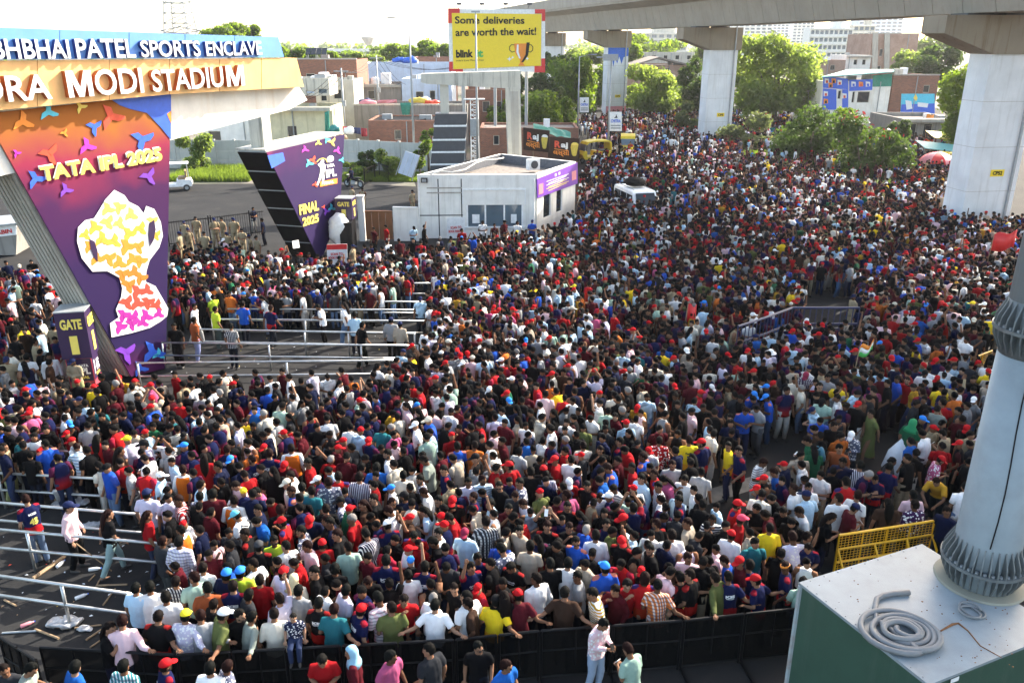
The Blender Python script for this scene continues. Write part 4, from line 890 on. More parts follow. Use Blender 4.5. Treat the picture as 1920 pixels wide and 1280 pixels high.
# ================================================================== vehicles
def wheel(par, c, r_, w_, ax='y'):
    mb = MB(); n = 16; mb.lathe([(r_ * .55, -w_ / 2), (r_ * .93, -w_ / 2), (r_, -w_ / 2 + .03), (r_, w_ / 2 - .03), (r_ * .93, w_ / 2), (r_ * .55, w_ / 2)], (0, 0, 0), n)
    mb.v = [(x + c[0], z + c[1], y + c[2]) for x, y, z in mb.v] if ax == 'y' else [(z + c[0], x + c[1], y + c[2]) for x, y, z in mb.v]
    wh = mb.build('wheel', M['rubber'], par, True); mb = MB(); mb.lathe([(.02, -w_ / 2 - .004), (r_ * .54, -w_ / 2 - .004), (r_ * .54, w_ / 2 + .004), (.02, w_ / 2 + .004)], (0, 0, 0), n)
    mb.v = [(x + c[0], z + c[1], y + c[2]) for x, y, z in mb.v] if ax == 'y' else [(z + c[0], x + c[1], y + c[2]) for x, y, z in mb.v]
    mb.build('rim', M['galv'], wh)
def rickshaw(label, loc, rz, s=1):
    o = thing('auto_rickshaw', label, 'auto rickshaw', (0, 0, 0), 'auto rickshaws')
    mb = MB(); side = [(-1.25, .35), (1.1, .35), (1.35, .75), (1.15, 1.0), (.95, 1.0), (.9, .55), (.1, .55), (.05, .95), (-1.2, .95), (-1.35, .6)]
    mb.poly([(x, -.62, z) for x, z in side], (0, 1.24, 0)); mb.build('body', M['auto_yellow'], o)
    mb = MB(); rf = [(-1.25, 1.0), (-1.2, 1.62), (-1.0, 1.76), (.2, 1.80), (.85, 1.70), (1.0, 1.5), (.95, 1.46), (.75, 1.62), (.1, 1.70), (-.95, 1.66), (-1.1, 1.55), (-1.15, 1.0)]
    mb.poly([(x, -.6, z) for x, z in rf], (0, 1.2, 0)); mb.build('hood', M['auto_yellow'], o)
    mb = MB(); mb.poly([(1.13, -.55, 1.0), (1.13, .55, 1.0), (.99, .55, 1.5), (.99, -.55, 1.5)], (.02, 0, 0)); mb.build('windscreen', M['window_glass'], o)
    mb = MB(); mb.box((-.7, 0, .75), (.7, 1.1, .5)); mb.build('seat', M['black_paint'], o)
    for y in (-.56, .56): mb = MB(); mb.tube([(.98, y, 1.0), (.9, y, 1.55)], .03, 6); mb.tube([(.05, y, .95), (.05, y, 1.7)], .03, 6); mb.build('pillar', M['black_paint'], o)
    mb = MB(); mb.ball((1.36, 0, .82), .09, 8, 6); mb.build('headlight', M['galv'], o)
    wheel(o, (1.05, 0, .22), .22, .12); wheel(o, (-.8, -.52, .22), .22, .12); wheel(o, (-.8, .52, .22), .22, .12)
    placed(o, loc.x, loc.y, rz, s)
rickshaw('yellow-roofed auto rickshaw with white roof board beside the dark fence', G(1114, 305), R(200), 1.25)
rickshaw('yellow auto rickshaw standing behind the lamp post with the large sign', G(1176, 292), R(262), 1.25)
o = thing('white_van', 'white van stuck in the crowd with a dark bundle on its roof', 'van', (0, 0, 0))
mb = MB(); side = [(-2.2, .4), (2.2, .4), (2.3, .95), (1.75, 1.15), (1.25, 1.95), (1.1, 2.02), (-2.1, 2.02), (-2.25, 1.8)]
mb.poly([(x, -.85, z) for x, z in side], (0, 1.7, 0)); mb.build('body', M['white_paint'], o, bevel=.06)
mb = MB(); mb.poly([(1.80, -.72, 1.17), (1.80, .72, 1.17), (1.34, .66, 1.9), (1.34, -.66, 1.9)], (.03, 0, .02)); mb.build('windscreen', M['glass_dark'], o)
for s in (-1, 1):
    for a, b in ((-1.9, -.9), (-.8, .2), (.3, 1.25)): mb = MB(); mb.box(((a + b) / 2, s * .855, 1.5), (b - a, .02, .55)); mb.build('window', M['glass_dark'], o)
    mb = MB(); mb.ball((2.24, s * .62, .85), (.06, .16, .12), 8, 6); mb.build('headlight', M['galv'], o); mb = MB(); mb.box((1.55, s * 1.0, 1.35), (.08, .2, .25)); mb.build('mirror', M['black_paint'], o)
    for x in (-1.4, 1.4): wheel(o, (x, s * .78, .33), .33, .2)
mb = MB(); mb.box((2.27, 0, .5), (.12, 1.7, .22)); mb.build('bumper', M['dark_grey'], o)
for y in (-.6, .6): mb = MB(); mb.tube([(-1.9, y, 2.1), (.9, y, 2.1)], .025, 6); mb.build('roof_rack', M['galv'], o)
p = G(1192, 408); placed(o, p.x, p.y, R(-76), 1.0)
bd = MB(); bd.ball((0, 0, .25), (.75, .6, .34), 18, 10); bd.v = [(x + .12 * mnoise.noise((x * 3, y * 3, z * 3 + 4)), y + .12 * mnoise.noise((x * 3 + 5, y * 3, z * 3)), max(0, z + .14 * mnoise.noise((x * 2.4, y * 2.4, z * 2)))) for x, y, z in bd.v]
ob = bd.build('roof_bundle', M['black_sheet'], None, True); ob.location = (p.x - .1, p.y + .5, 2.12); tag(ob, 'dark tarpaulin bundle tied on the roof of the white van', 'bundle')
o = thing('golf_cart', 'white golf cart with brown seats half hidden by the trophy banner', 'golf cart', (0, 0, 0))
mb = MB(); mb.poly([(x, -.55, z) for x, z in [(-1.1, .3), (1.0, .3), (1.25, .45), (1.2, .75), (.8, .85), (.6, .5), (-.1, .5), (-.15, .8), (-1.1, .8), (-1.2, .5)]], (0, 1.1, 0)); mb.build('body', M['white_paint'], o, bevel=.04)
mb = MB(); mb.box((-.5, 0, .88), (.5, 1.0, .16)); mb.box((-.78, 0, 1.15), (.12, 1.0, .5)); mb.build('seat', M['wood'], o); mb = MB(); mb.box((-.1, 0, 1.9), (1.9, 1.15, .07)); mb.build('roof', M['white_paint'], o, bevel=.03)
for x, y in ((.75, -.5), (.75, .5), (-.95, -.5), (-.95, .5)): mb = MB(); mb.tube([(x, y, .8), (x * .95, y, 1.88)], .02, 6); mb.build('roof_post', M['galv'], o)
for x, y in ((.75, -.5), (.75, .5), (-.75, -.5), (-.75, .5)): wheel(o, (x, y, .23), .23, .16)
p = G(330, 357); placed(o, p.x, p.y, R(200), 1.15)
o = thing('motorcycle', 'dark motorcycle parked on the verge with a rider sitting on it', 'motorcycle', (0, 0, 0)); 
mb = MB(); mb.tube([(-.5, 0, .55), (-.2, 0, .6), (.15, 0, .7), (.42, 0, .78)], [(.10, .09), (.15, .12), (.17, .14), (.08, .08)], 8); mb.build('body', M['black_paint'], o, True); mb = MB(); mb.ball((-.35, 0, .76), (.36, .13, .07), 10, 6); mb.build('seat', M['rubber'], o)
mb = MB(); mb.tube([(.68, 0, .32), (.45, 0, .95)], .03, 6); mb.tube([(.42, -.34, 1.0), (.46, 0, .96), (.42, .34, 1.0)], .018, 6); mb.build('fork', M['galv'], o)
mb = MB(); mb.box((.05, 0, .4), (.4, .28, .3)); mb.build('engine', M['galv'], o, bevel=.03); wheel(o, (.7, 0, .31), .31, .1); wheel(o, (-.62, 0, .31), .31, .12)
p = G(665, 352); placed(o, p.x, p.y, R(150), 1.1); MOTO = p
# white sheet-metal frame leaning at the lamp
o = thing('sheet_frame', 'pale blue sheet metal panels leaning on a frame beside the lamp post', 'panel', G(765, 335)); pl = Pl(PY(760, 335, 70), 90)
for k in range(3):
    x0 = 752 + k * 9; q = [(x0 + 8, 283 + k * 3), (x0 + 16.5, 286 + k * 3), (x0 + 2.5, 327 + k * 3), (x0 - 6, 324 + k * 3)]; decal(pl, q, M['blue_wash'], 'sheet', o, .02 * k, .05)
mb = MB(); mb.tube([pl.P(758, 282, -.1), pl.P(742, 328, -.1)], .04, 5); mb.tube([pl.P(787, 292, -.1), pl.P(772, 340, -.1)], .04, 5); mb.build('frame', M['galv'], o)
# ================================================================== litter on the lanes
def stick(x1, y1, x2, y2, r_, m, lb, nm='stick'):
    a, b = G(x1, y1, r_ + .004), G(x2, y2, r_ + .004); mb = MB(); mb.tube([a, b], r_, 6); tag(mb.build(nm, M[m], None, loc=a), lb, nm.split('_')[-1], 'sticks dropped on the lanes' if nm == 'stick' else None)
for t_ in [(30, 1121, 30, 1121, 0, '', '')][:0] + [(8, 1124, 30, 1135, .025, 'wood', 'bamboo stick end lying at the left edge below the bare rail'), (4, 1186, 68, 1182, .022, 'galv', 'grey stick lying behind the askew barrier section'), (66, 1179, 110, 1196, .028, 'wood', 'bamboo stick meeting the grey stick end to end'),
    (140, 1177, 190, 1171, .02, 'wood', 'stick poking out from under the plastic bag'), (161, 1199, 190, 1180, .022, 'wood', 'short bamboo stick pointing at the woman in black by the barrier'), (169, 1213, 188, 1200, .018, 'wood', 'shortest stick right behind the long barrier'),
    (193, 1134, 216, 1103, .018, 'wood', 'thin stick slanting under the bare double rail'), (182, 1097, 239, 1095, .022, 'wood', 'straight bamboo stick lying level near two white shirts'), (179, 1100, 190, 1082, .018, 'wood', 'stick crossing the end of the level bamboo'), (166, 1089, 178, 1077, .016, 'wood', 'small stick left of the crossed pair'),
    (62, 1084, 122, 1042, .045, 'wood', 'thick pole lying aslant behind the bare rail')]: stick(*t_)
def bottle(x, y, ang, lb, m='plastic'):
    p = G(x, y, .045); o = thing('plastic_bottle', lb, 'bottle', p, 'empty bottles on the lanes'); d = Vector((math.cos(ang), math.sin(ang), 0)); mb = MB(); L = .27
    mb.tube([p - d * L / 2, p - d * L / 2 + d * .01, p + d * L * .18, p + d * L * .36, p + d * L * .45], [.035, .044, .044, .02, .017], 10); mb.build('body', M[m], o, True); mb = MB(); mb.tube([p + d * L * .452, p + d * L * .53], .02, 8); mb.build('cap', M['tarp_blue'], o)
bottle(153, 1117, R(40), 'clear plastic bottle between the two bare pipes'); bottle(178, 1066, R(12), 'clear plastic bottle behind the guard with the stick'); bottle(114, 1056, R(80), 'clear plastic bottle near the thick fallen pole'); bottle(52, 1169, R(40), 'bottle with orange remains near the grey stick', 'pink_print'); bottle(300, 893, R(10), 'clear plastic bottle beneath the rail end')
def bag(x, y, s, lb, m='bag_film', seed=1):
    p = G(x, y, .03); mb = MB(); mb.ball((0, 0, .06 * s), (.34 * s, .2 * s, .08 * s), 18, 9); mb.v = [(a + .12 * s * mnoise.noise((a * 7, b * 7, seed)), b + .12 * s * mnoise.noise((a * 7 + 4, b * 7, seed)), max(.0, c + .1 * s * mnoise.noise((a * 9, b * 9, c * 9 + seed)))) for a, b, c in mb.v]
    ob = mb.build('plastic_bag', M[m], None, True); ob.location = (p.x, p.y, .008); tag(ob, lb, 'bag')
bag(122, 1170, 1.0, 'crumpled clear plastic bag lying in front of the lanes', seed=2); bag(160, 1178, .5, 'small white bag beside the stick end', seed=5); bag(148, 942, .9, 'white bag lying under the checked-shirt person', seed=8); bag(173, 985, .8, 'white bag with green print near the woman in black', seed=11); bag(110, 945, .6, 'white bag beside the loose leaning post', seed=15)
mb = MB(); rr = random.Random(5)
for k in range(230):
    x, y = rr.uniform(0, 330), rr.uniform(870, 1200)
    if rr.random() < .5: x, y = rr.uniform(320, 780), rr.uniform(575, 700)
    p = G(x, y); s = rr.uniform(.012, .05); a = rr.uniform(0, 6); c_, s_2 = math.cos(a) * s, math.sin(a) * s; z = .012
    mb.add([(p.x - c_, p.y - s_2, z), (p.x + s_2 * .6, p.y - c_ * .6, z + .01), (p.x + c_, p.y + s_2, z + .004), (p.x - s_2 * .6, p.y + c_ * .6, z + .018)], [(0, 1, 2, 3)], rr.choice([0, 0, 0, 0, 1, 1, 2, 3]))
tag(mb.build('litter', [M['plastic'], M['wood'], M['red_print'], M['auto_yellow']]), 'scraps of paper and plastic strewn over the lanes', 'litter', None, 'stuff')
# ================================================================== houses behind the compound wall
def house(label, Y, x0, x1, ytop, mat, depth=6, wins=(), tanks=(), par=.45, band=None, roof=None, name='house', zb=0, cat='house', doors=(), slab=None):
    pl = Pl((0, Y, 0), 90); a0 = pl.px(x0, ytop); a1 = pl.px(x1, ytop); zt = a0[1]; X0, X1 = a0[0], a1[0]
    o = thing(name, label, cat, ((X0 + X1) / 2, Y, zb))
    holes = []
    for w_ in wins: q0 = pl.px(w_[0], w_[3]); q1 = pl.px(w_[2], w_[1]); holes.append((q0[0], q1[0], max(zb + .2, q0[1]), q1[1]))
    # front wall in strips so the window openings are real
    xs = sorted({X0, X1, *[h[0] for h in holes], *[h[1] for h in holes]}); mb = MB()
    for i in range(len(xs) - 1):
        m_ = (xs[i] + xs[i + 1]) / 2; cuts = sorted([(h[2], h[3]) for h in holes if h[0] < m_ < h[1]]); z = zb
        for c0, c1 in cuts + [(zt, zt)]:
            if c0 > z + .01: mb.poly([pl.at(xs[i], z), pl.at(xs[i + 1], z), pl.at(xs[i + 1], c0), pl.at(xs[i], c0)], pl.n * -.25)
            z = max(z, c1)
    mb.box((X0 + .12, Y + depth / 2 + .255, (zt + zb) / 2), (.24, depth, zt - zb)); mb.box((X1 - .12, Y + depth / 2 + .255, (zt + zb) / 2), (.24, depth, zt - zb)); mb.box(((X0 + X1) / 2, Y + depth + .38, (zt + zb) / 2), (X1 - X0, .24, zt - zb))
    mb.build('wall', M[mat], o)
    mb = MB(); mb.box(((X0 + X1) / 2, Y + depth / 2 + .255, zt - par - .08), (X1 - X0 - .5, depth - .02, .15)); mb.build('roof', M[roof or 'roof_dirt'], o)
    if slab:
        mb = MB(); mb.box(((X0 + X1) / 2, Y - slab / 2 - .003, zt - .2), (X1 - X0, slab, .35)); mb.build('eave_slab', M['concrete'], o)
    if band: 
        mb = MB(); mb.poly([pl.at(X0 - .05, zt + .003, .05), pl.at(X1 + .05, zt + .003, .05), pl.at(X1 + .05, zt + .15, .05), pl.at(X0 - .05, zt + .15, .05)], pl.n * -.36); mb.build('coping', M[band], o)
    for h, w_ in zip(holes, wins):
        m_ = w_[4] if len(w_) > 4 else 'glass_dark'
        fr = MB(); e = .06
        for q in ([(h[0], h[2]), (h[0] + e, h[2]), (h[0] + e, h[3]), (h[0], h[3])], [(h[1] - e, h[2]), (h[1], h[2]), (h[1], h[3]), (h[1] - e, h[3])], [(h[0] + e, h[2]), (h[1] - e, h[2]), (h[1] - e, h[2] + e), (h[0] + e, h[2] + e)], [(h[0] + e, h[3] - e), (h[1] - e, h[3] - e), (h[1] - e, h[3]), (h[0] + e, h[3])]): fr.poly([pl.at(a, z, -.08) for a, z in q], pl.n * -.06)
        f_ = fr.build('window', M['pale_concrete'], o); pn = MB(); pn.poly([pl.at(h[0] + .002, h[2], -.15), pl.at(h[1] - .002, h[2], -.15), pl.at(h[1] - .002, h[3], -.15), pl.at(h[0] + .002, h[3], -.15)], pl.n * -.03); pn.build('pane', M[m_], f_)
    # a down-pipe and odds and ends on the roof
    r_ = random.Random(int(x0 * 7 + ytop)); mb = MB(); xp = X0 + (X1 - X0) * r_.uniform(.08, .92); mb.tube([(xp, Y - .06, zb + .1), (xp, Y - .06, zt - .1)], .06, 6); mb.build('down_pipe', M['galv'], o)
    for k in range(2):
        xk = X0 + (X1 - X0) * r_.uniform(.12, .88); mb = MB(); sx, sz = r_.uniform(.5, 1.4), r_.uniform(.4, 1.1); mb.box((xk, Y + depth * r_.uniform(.2, .7), zt - par + sz / 2 + .003), (sx, r_.uniform(.5, 1.2), sz)); mb.build('roof_box', M[r_.choice(['grey_render', 'pale_concrete', 'galv', 'white_paint'])], o)
    return o, pl
def tank(label, Y, x, ytop, ybot, w_px, m='white_paint', legs=True, square=False):
    pl = Pl((0, Y, 0), 90); a, zt = pl.px(x, ytop); _, zb = pl.px(x, ybot); r_ = abs(pl.px(x + w_px / 2, ytop)[0] - a)
    o = thing('water_tank', label, 'water tank', (a, Y + r_, zb), 'rooftop water tanks'); h = zt - zb
    mb = MB()
    if square: mb.box((a, Y + r_, zb + h / 2), (2 * r_, 2 * r_, h)); mb.build('body', M[m], o, bevel=.08)
    else: mb.lathe([(r_ * .96, zb), (r_, zb + .1 * h), (r_ * .95, zb + .3 * h), (r_, zb + .4 * h), (r_, zb + .75 * h), (r_ * .6, zb + .92 * h), (r_ * .3, zb + .93 * h)], (a, Y + r_, 0), 16); mb.build('body', M[m], o, True)
    mb = MB(); mb.lathe([(r_ * .3, zb + h * .93 if not square else zb + h + .003), (r_ * .3, zb + h * 1.0 + .03), (.02, zb + h + .06)], (a, Y + r_, 0), 12); mb.build('lid', M['galv'], o)
    mb = MB(); mb.tube([(a + r_ * .8, Y, zb), (a + r_ * .8, Y, zb - 1.0)], .04, 5); mb.build('pipe', M['galv'], o)
plain('lilac_wall', (.55, .52, .50)); plain('maroon_cloth', (.28, .02, .03)); plain('navy_cloth', (.02, .03, .10))
house('cream house with a flat terrace and dark ground-floor window, left of the alley', 88, 470, 622, 200, 'cream_wall', 5, [(540, 236, 556, 260), (487, 238, 500, 256)], slab=.9, par=.7)
house('pale upper room with blue door on the terrace of the cream house', 91, 545, 616, 147, 'pale_concrete', 4, [(598, 166, 613, 190, 'window_glass'), (575, 170, 590, 192, 'blue_wash')], zb=6.0, par=.3)
house('white plastered house with a barred window behind the young green tree', 90, 380, 468, 226, 'white_wall', 6, [(393, 246, 413, 266)])
house('dark brick house with a stepped brick parapet behind the beam end', 108, 556, 668, 112, 'brick', 8, [(575, 138, 590, 156), (606, 140, 618, 158)], band='concrete')
house('lower brick house with pale parapet between the dark brick house and the alley', 99, 590, 662, 150, 'pale_concrete', 6, [(626, 168, 640, 186), (602, 170, 612, 190)])
house('long pale blue washed house with white tanks along its roof edge', 128, 672, 846, 119, 'blue_wash', 9, [(700, 148, 712, 158), (760, 146, 772, 158)], par=.3)
house('low brick house with dark parapet in front of far trees', 142, 770, 850, 108, 'brick', 9, [(796, 118, 806, 128)])
house('grey-brown plaster house with long stains', 110, 664, 752, 158, 'grey_render', 7, [(690, 170, 702, 186)], slab=.3)
house('pale blue plaster house beside the grey-brown plaster house', 109, 752.6, 830, 148, 'blue_wash', 7, [(780, 172, 794, 190), (806, 170, 816, 188)])
house('grey house with wide stained terrace parapet where washing lies', 97, 663, 876, 198, 'grey_render', 7, [(700, 226, 716, 242), (846, 222, 858, 240)], par=1.0, band='pale_concrete')
house('low red brick shed with black sheet roof behind the compound wall', 88, 690, 838, 226, 'brick', 6, [(740, 244, 752, 262)], par=.1, roof='black_sheet')
house('tall red brick house behind the portal leg', 101, 868, 962, 168, 'brick', 8, [(905, 190, 918, 210), (930, 190, 942, 210)])
house('red brick boundary building under the portal leg', 81, 900, 1085, 240, 'brick', 5, [(925, 254, 936, 272)], par=.2)
tank('white square water tank, left one above the pale upper room', 94, 590, 143, 163, 17, square=True); tank('white square water tank set back behind the left one', 100, 605, 136, 146, 17, square=True)
tank('round white water tank on the roof of the lower brick house', 100, 637, 149, 164, 13); tank('round white water tank on the dark brick house by the alley', 108, 640, 121, 138, 16); tank('grey-white round tank on the grey-brown plaster house', 111, 702, 144, 158, 16); tank('white square tank beside the round tank on the plaster house roof', 112, 722, 137, 158, 17, square=True)
tank('round white tank behind the trees, right of the portal', 112, 1027, 139, 157, 15)
def heap(label, px_, py_, Y, w_, h_, m, name='laundry', cat='laundry', seed=0, group=None):
    p = PY(px_, py_, Y); mb = MB(); mb.ball((0, 0, h_ * .4), (w_, w_ * .5, h_ * .6), 14, 8)
    mb.v = [(a + .35 * w_ * mnoise.noise((a * 2, b * 2, c * 2 + seed)), b + .2 * w_ * mnoise.noise((a * 2 + 5, b * 2, seed)), max(0, c + .5 * h_ * mnoise.noise((a * 2.2, c * 3, seed + 2)))) for a, b, c in mb.v]
    o = mb.build(name, M[m], None, True); o.location = p; tag(o, label, cat, group)
heap('dark heap of clothes on the terrace left of the green cloth', 688, 195, 98, .9, .6, 'navy_cloth', seed=1); heap('small pink-red bundle on the terrace', 691, 197, 97.5, 1.0, .5, 'pink_print', seed=3); heap('red and white washing heaped at the terrace edge', 808, 195, 98, 1.0, .5, 'red_print', seed=5); heap('white washing beside the red heap', 798, 192, 98.6, .6, .7, 'plastic', seed=7); heap('olive yellow mat folded on the terrace', 785, 193, 98, 1.1, .6, 'lassi', seed=8)
heap('crumpled blue tarpaulin on the long blue house, left one', 748, 117, 129, .9, .7, 'tarp_blue', 'blue_tarpaulin', 'tarpaulin', 11); heap('larger crumpled blue tarpaulin on the long blue house, right one', 768, 119, 129, 1.2, .9, 'tarp_blue', 'blue_tarpaulin', 'tarpaulin', 14)
def cloth(label, q, Y, m, name='hanging_cloth', cat='cloth', wob=.12):
    pl = Pl((0, Y, 0), 90); n1, n2 = 8, 6; vs = []
    for i in range(n1 + 1):
        for j in range(n2 + 1):
            u, v = i / n1, j / n2; x = (q[0][0] * (1 - u) + q[1][0] * u) * (1 - v) + (q[3][0] * (1 - u) + q[2][0] * u) * v; y = (q[0][1] * (1 - u) + q[1][1] * u) * (1 - v) + (q[3][1] * (1 - u) + q[2][1] * u) * v
            vs.append(pl.P(x, y, wob * math.sin(u * 9 + v * 2) * (v + .15)))
    mb = MB(); mb.add(vs, [(i * (n2 + 1) + j, (i + 1) * (n2 + 1) + j, (i + 1) * (n2 + 1) + j + 1, i * (n2 + 1) + j + 1) for i in range(n1) for j in range(n2)])
    o = mb.build(name, M[m], None, True); o.modifiers.new('thick', 'SOLIDIFY').thickness = .02; return tag(o, label, cat)
cloth('green cloth hanging from the stained terrace parapet', [(750, 193), (771, 193), (766, 226), (756, 222)], 96.5, 'tarp_green'); cloth('tall teal cloth hung at the corner of the cream house', [(609, 210), (617, 208), (618, 248), (610, 250)], 86.5, 'tarp_green')
cloth('red cloth drying on the line in the alley', [(642, 237), (661, 239), (660, 250), (643, 248)], 86, 'red'); cloth('dark blue cloth drying beside the red one', [(662, 239), (676, 240), (676, 252), (663, 250)], 86, 'navy_cloth'); cloth('maroon cloth drying at the right of the line', [(677, 240), (688, 241), (688, 256), (678, 256)], 86, 'maroon_cloth')
cloth('pink mat hung over the terrace edge', [(708, 188), (744, 187), (744, 193), (708, 194)], 96.6, 'pink_print')
# poles and sagging wires over the alley
PO = []
for x, yb, yt, Y, lb in ((648, 258, 128, 90, 'thin utility pole standing in the alley beside the cream house'), (712, 232, 104, 104, 'thin utility pole behind the stained terrace'), (868, 236, 120, 99, 'thin utility pole left of the tall red brick house')):
    p = PY(x, yb, Y); zt = PY(x, yt, Y).z; o = thing('utility_pole', lb, 'utility pole', (p.x, Y, 0), 'utility poles of the alley'); mb = MB(); mb.tube([(p.x, Y, 0), (p.x, Y, zt)], [.12, .08], 7); mb.build('pole', M['galv'], o, True); mb = MB(); mb.box((p.x, Y - .1, zt - .3), (1.5, .1, .1)); mb.build('crossarm', M['galv'], o); mb = MB(); mb.box((p.x + .1, Y - .2, zt * .6), (.4, .3, .6)); mb.build('meter_box', M['galv'], o); PO.append(Vector((p.x, Y, zt - .25)))
mb = MB()
for a, b in ((PO[0], PO[1]), (PO[1], PO[2]), (PO[0], PY(540, 190, 88)), (PO[0], PY(600, 175, 99)), (PO[1], PY(760, 160, 110))):
    for k in (-.6, 0, .6): mb.tube([a + Vector((k, 0, 0)) + (b - a) * t_ - Vector((0, 0, 3.2 * t_ * (1 - t_))) for t_ in [i / 8 for i in range(9)]], .022, 3)
tag(mb.build('overhead_wires', M['black_paint']), 'sagging dark wires strung between the utility poles of the alley', 'wires')
rr = random.Random(8)
for i, (x, y, Y, m, lb) in enumerate([(628, 250, 87, 'teal_bin', 'teal drum standing in the alley'), (655, 252, 85, 'white_paint', 'white sack of rubble at the alley mouth'), (640, 262, 84, 'wood', 'stack of boards leaning in the alley'), (725, 236, 90, 'galv', 'loose metal sheet on the brick shed roof'), (790, 236, 90, 'black_paint', 'dark scrap heap on the brick shed roof')]):
    if m not in M: plain(m, (.03, .22, .22))
    heap(lb, x, y, Y, rr.uniform(.5, .8), rr.uniform(.5, .9), m, 'alley_clutter', 'clutter', 30 + i)
# compound wall in precast bays
def bays(label, P_, Y0, Y1, n_, ytop_z, m='compound'):
    a, b = PY(P_[0], 300, Y0), PY(P_[1], 300, Y1); a.z = b.z = 0; o = thing('compound_wall', label, 'wall', a); d = (b - a).normalized(); nrm = Vector((d.y, -d.x, 0)); nrm = nrm if nrm.y < 0 else -nrm
    for k in range(n_):
        p, q = a.lerp(b, k / n_), a.lerp(b, (k + 1) / n_)
        for z0, z1 in ((0, .78), (.80, 1.58), (1.60, ytop_z)): mb = MB(); mb.poly([p + d * .12 + Vector((0, 0, z0)), q - d * .12 + Vector((0, 0, z0)), q - d * .12 + Vector((0, 0, z1)), p + d * .12 + Vector((0, 0, z1))], nrm * .08); mb.build('panel', M[m], o)
        mb = MB(); mb.box(p + Vector((0, 0, ytop_z / 2 + .05)) + nrm * .03, (.22, .22, ytop_z + .1), math.atan2(d.y, d.x)); mb.build('post', M[m], o)
bays('grey precast compound wall behind the verge left of the FINAL pillar', (180, 480), 80, 80, 8, 2.6); bays('pale grey compound wall between FINAL pillar and lamp post', (600, 830), 81, 76, 6, 2.7)
q = Pl((0, 79.5, 0), 90); o = thing('wall_sign', 'small white and blue sign fixed on the grey compound wall', 'sign', q.P(485, 260)); decal(q, [(478, 246), (492, 246), (492, 274), (478, 274)], M['white_paint'], 'sheet', o, .1, .04); decal(q, [(482, 250), (488, 250), (488, 257), (482, 257)], M['blue_print'], 'print', o, .12, .01)
# white roofed cabin at the left edge with its sign
o = thing('cabin', 'pale cabin with a sign reading CABIN at the left edge', 'cabin', G(10, 480)); pl = Pl(G(20, 480), 82)
mb = MB(); mb.poly([pl.P(-60, 480), pl.P(30, 478), pl.P(32, 425), pl.P(-60, 432)], pl.n * -2.5); mb.build('wall', M['grey_render'], o); decal(pl, [(-60, 428), (31, 420), (31, 440), (-60, 450)], M['white_paint'], 'sign', o, .05, .08)
lettering(pl, 'CABIN', (-14, 441), (24, 436), 8, M['red'], 'lettering', o, .07, .01, .03); mb = MB(); mb.poly([pl.P(-64, 426, .3), pl.P(36, 416, .3), pl.P(36, 419, .3), pl.P(-64, 429, .3)], pl.n * -3.2); mb.build('roof', M['galv'], o)
# ================================================================== right side: shops and far blocks
o, pl = house('two-storey shop wrapped in blue posters under a green sheet roof', 108, 1543, 1672, 152, 'white_clad', 9, [(1570, 170, 1578, 186), (1606, 172, 1632, 193), (1596, 172, 1604, 193)], par=.1, name='shop', cat='shop')
def dq(o, pl, q, m, off=.06, nm='poster'): return decal(pl, q, M[m], nm, o, off, .04)
for q in ([(1543, 142), (1590, 148), (1590, 168), (1543, 165)], [(1543, 166), (1568, 168), (1568, 206), (1541, 206)], [(1579, 168), (1590, 168), (1590, 208), (1579, 208)]): dq(o, pl, q, 'blue_print')
dq(o, pl, [(1592, 150), (1636, 149), (1635, 169), (1592, 171)], 'blue_print')
rr = random.Random(4)
for x, y in ((1550, 152), (1563, 152), (1574, 155), (1600, 158), (1614, 158), (1627, 158), (1548, 176), (1548, 190), (1583, 180), (1557, 160)):
    dq(o, pl, [(x - 4, y - 5), (x + 4, y - 4), (x + 4, y + 4), (x - 4, y + 5)], 'white_letter' if rr.random() < .6 else 'orange_print', .08, 'print'); dq(o, pl, [(x - 2, y - 1), (x + 2, y - 1), (x + 2, y + 4), (x - 2, y + 4)], rr.choice(['red_print', 'black_print', 'blue_print']), .10, 'print')
mb = MB(); q = [PY(1540, 146, 106.5), PY(1676, 136, 107), PY(1676, 132, 116), PY(1590, 132, 116)]; mb.poly(q, (0, 0, .12)); mb.build('sheet_roof', M['cyan_roof'], o); dq(o, pl, [(1636, 142), (1673, 138), (1671, 162), (1636, 163)], 'tarp_green', .05, 'green_sheet')
o, pl = house('brown brick and plaster house with a big blue poster, right of the poster shop', 110, 1676, 1762, 142, 'brick', 9, [(1730, 160, 1744, 174)], par=.2, band='grey_render')
dq(o, pl, [(1690, 176), (1752, 176), (1752, 214), (1688, 212)], 'cyan_print'); dq(o, pl, [(1690, 196), (1752, 194), (1752, 214), (1688, 212)], 'blue_print', .1, 'print'); dq(o, pl, [(1712, 184), (1716, 176.5), (1720, 184), (1717, 190)], 'gold_print', .12, 'print'); dq(o, pl, [(1697, 188), (1708, 190), (1710, 204), (1699, 206)], 'white_letter', .12, 'print'); dq(o, pl, [(1720, 192), (1740, 194), (1738, 202), (1720, 200)], 'white_letter', .12, 'print')
house('low grey shop with shutters behind the flowering tree', 96, 1690, 1800, 222, 'grey_render', 8, [(1700, 232, 1720, 262), (1728, 232, 1750, 262)], slab=.9, name='shop', cat='shop')
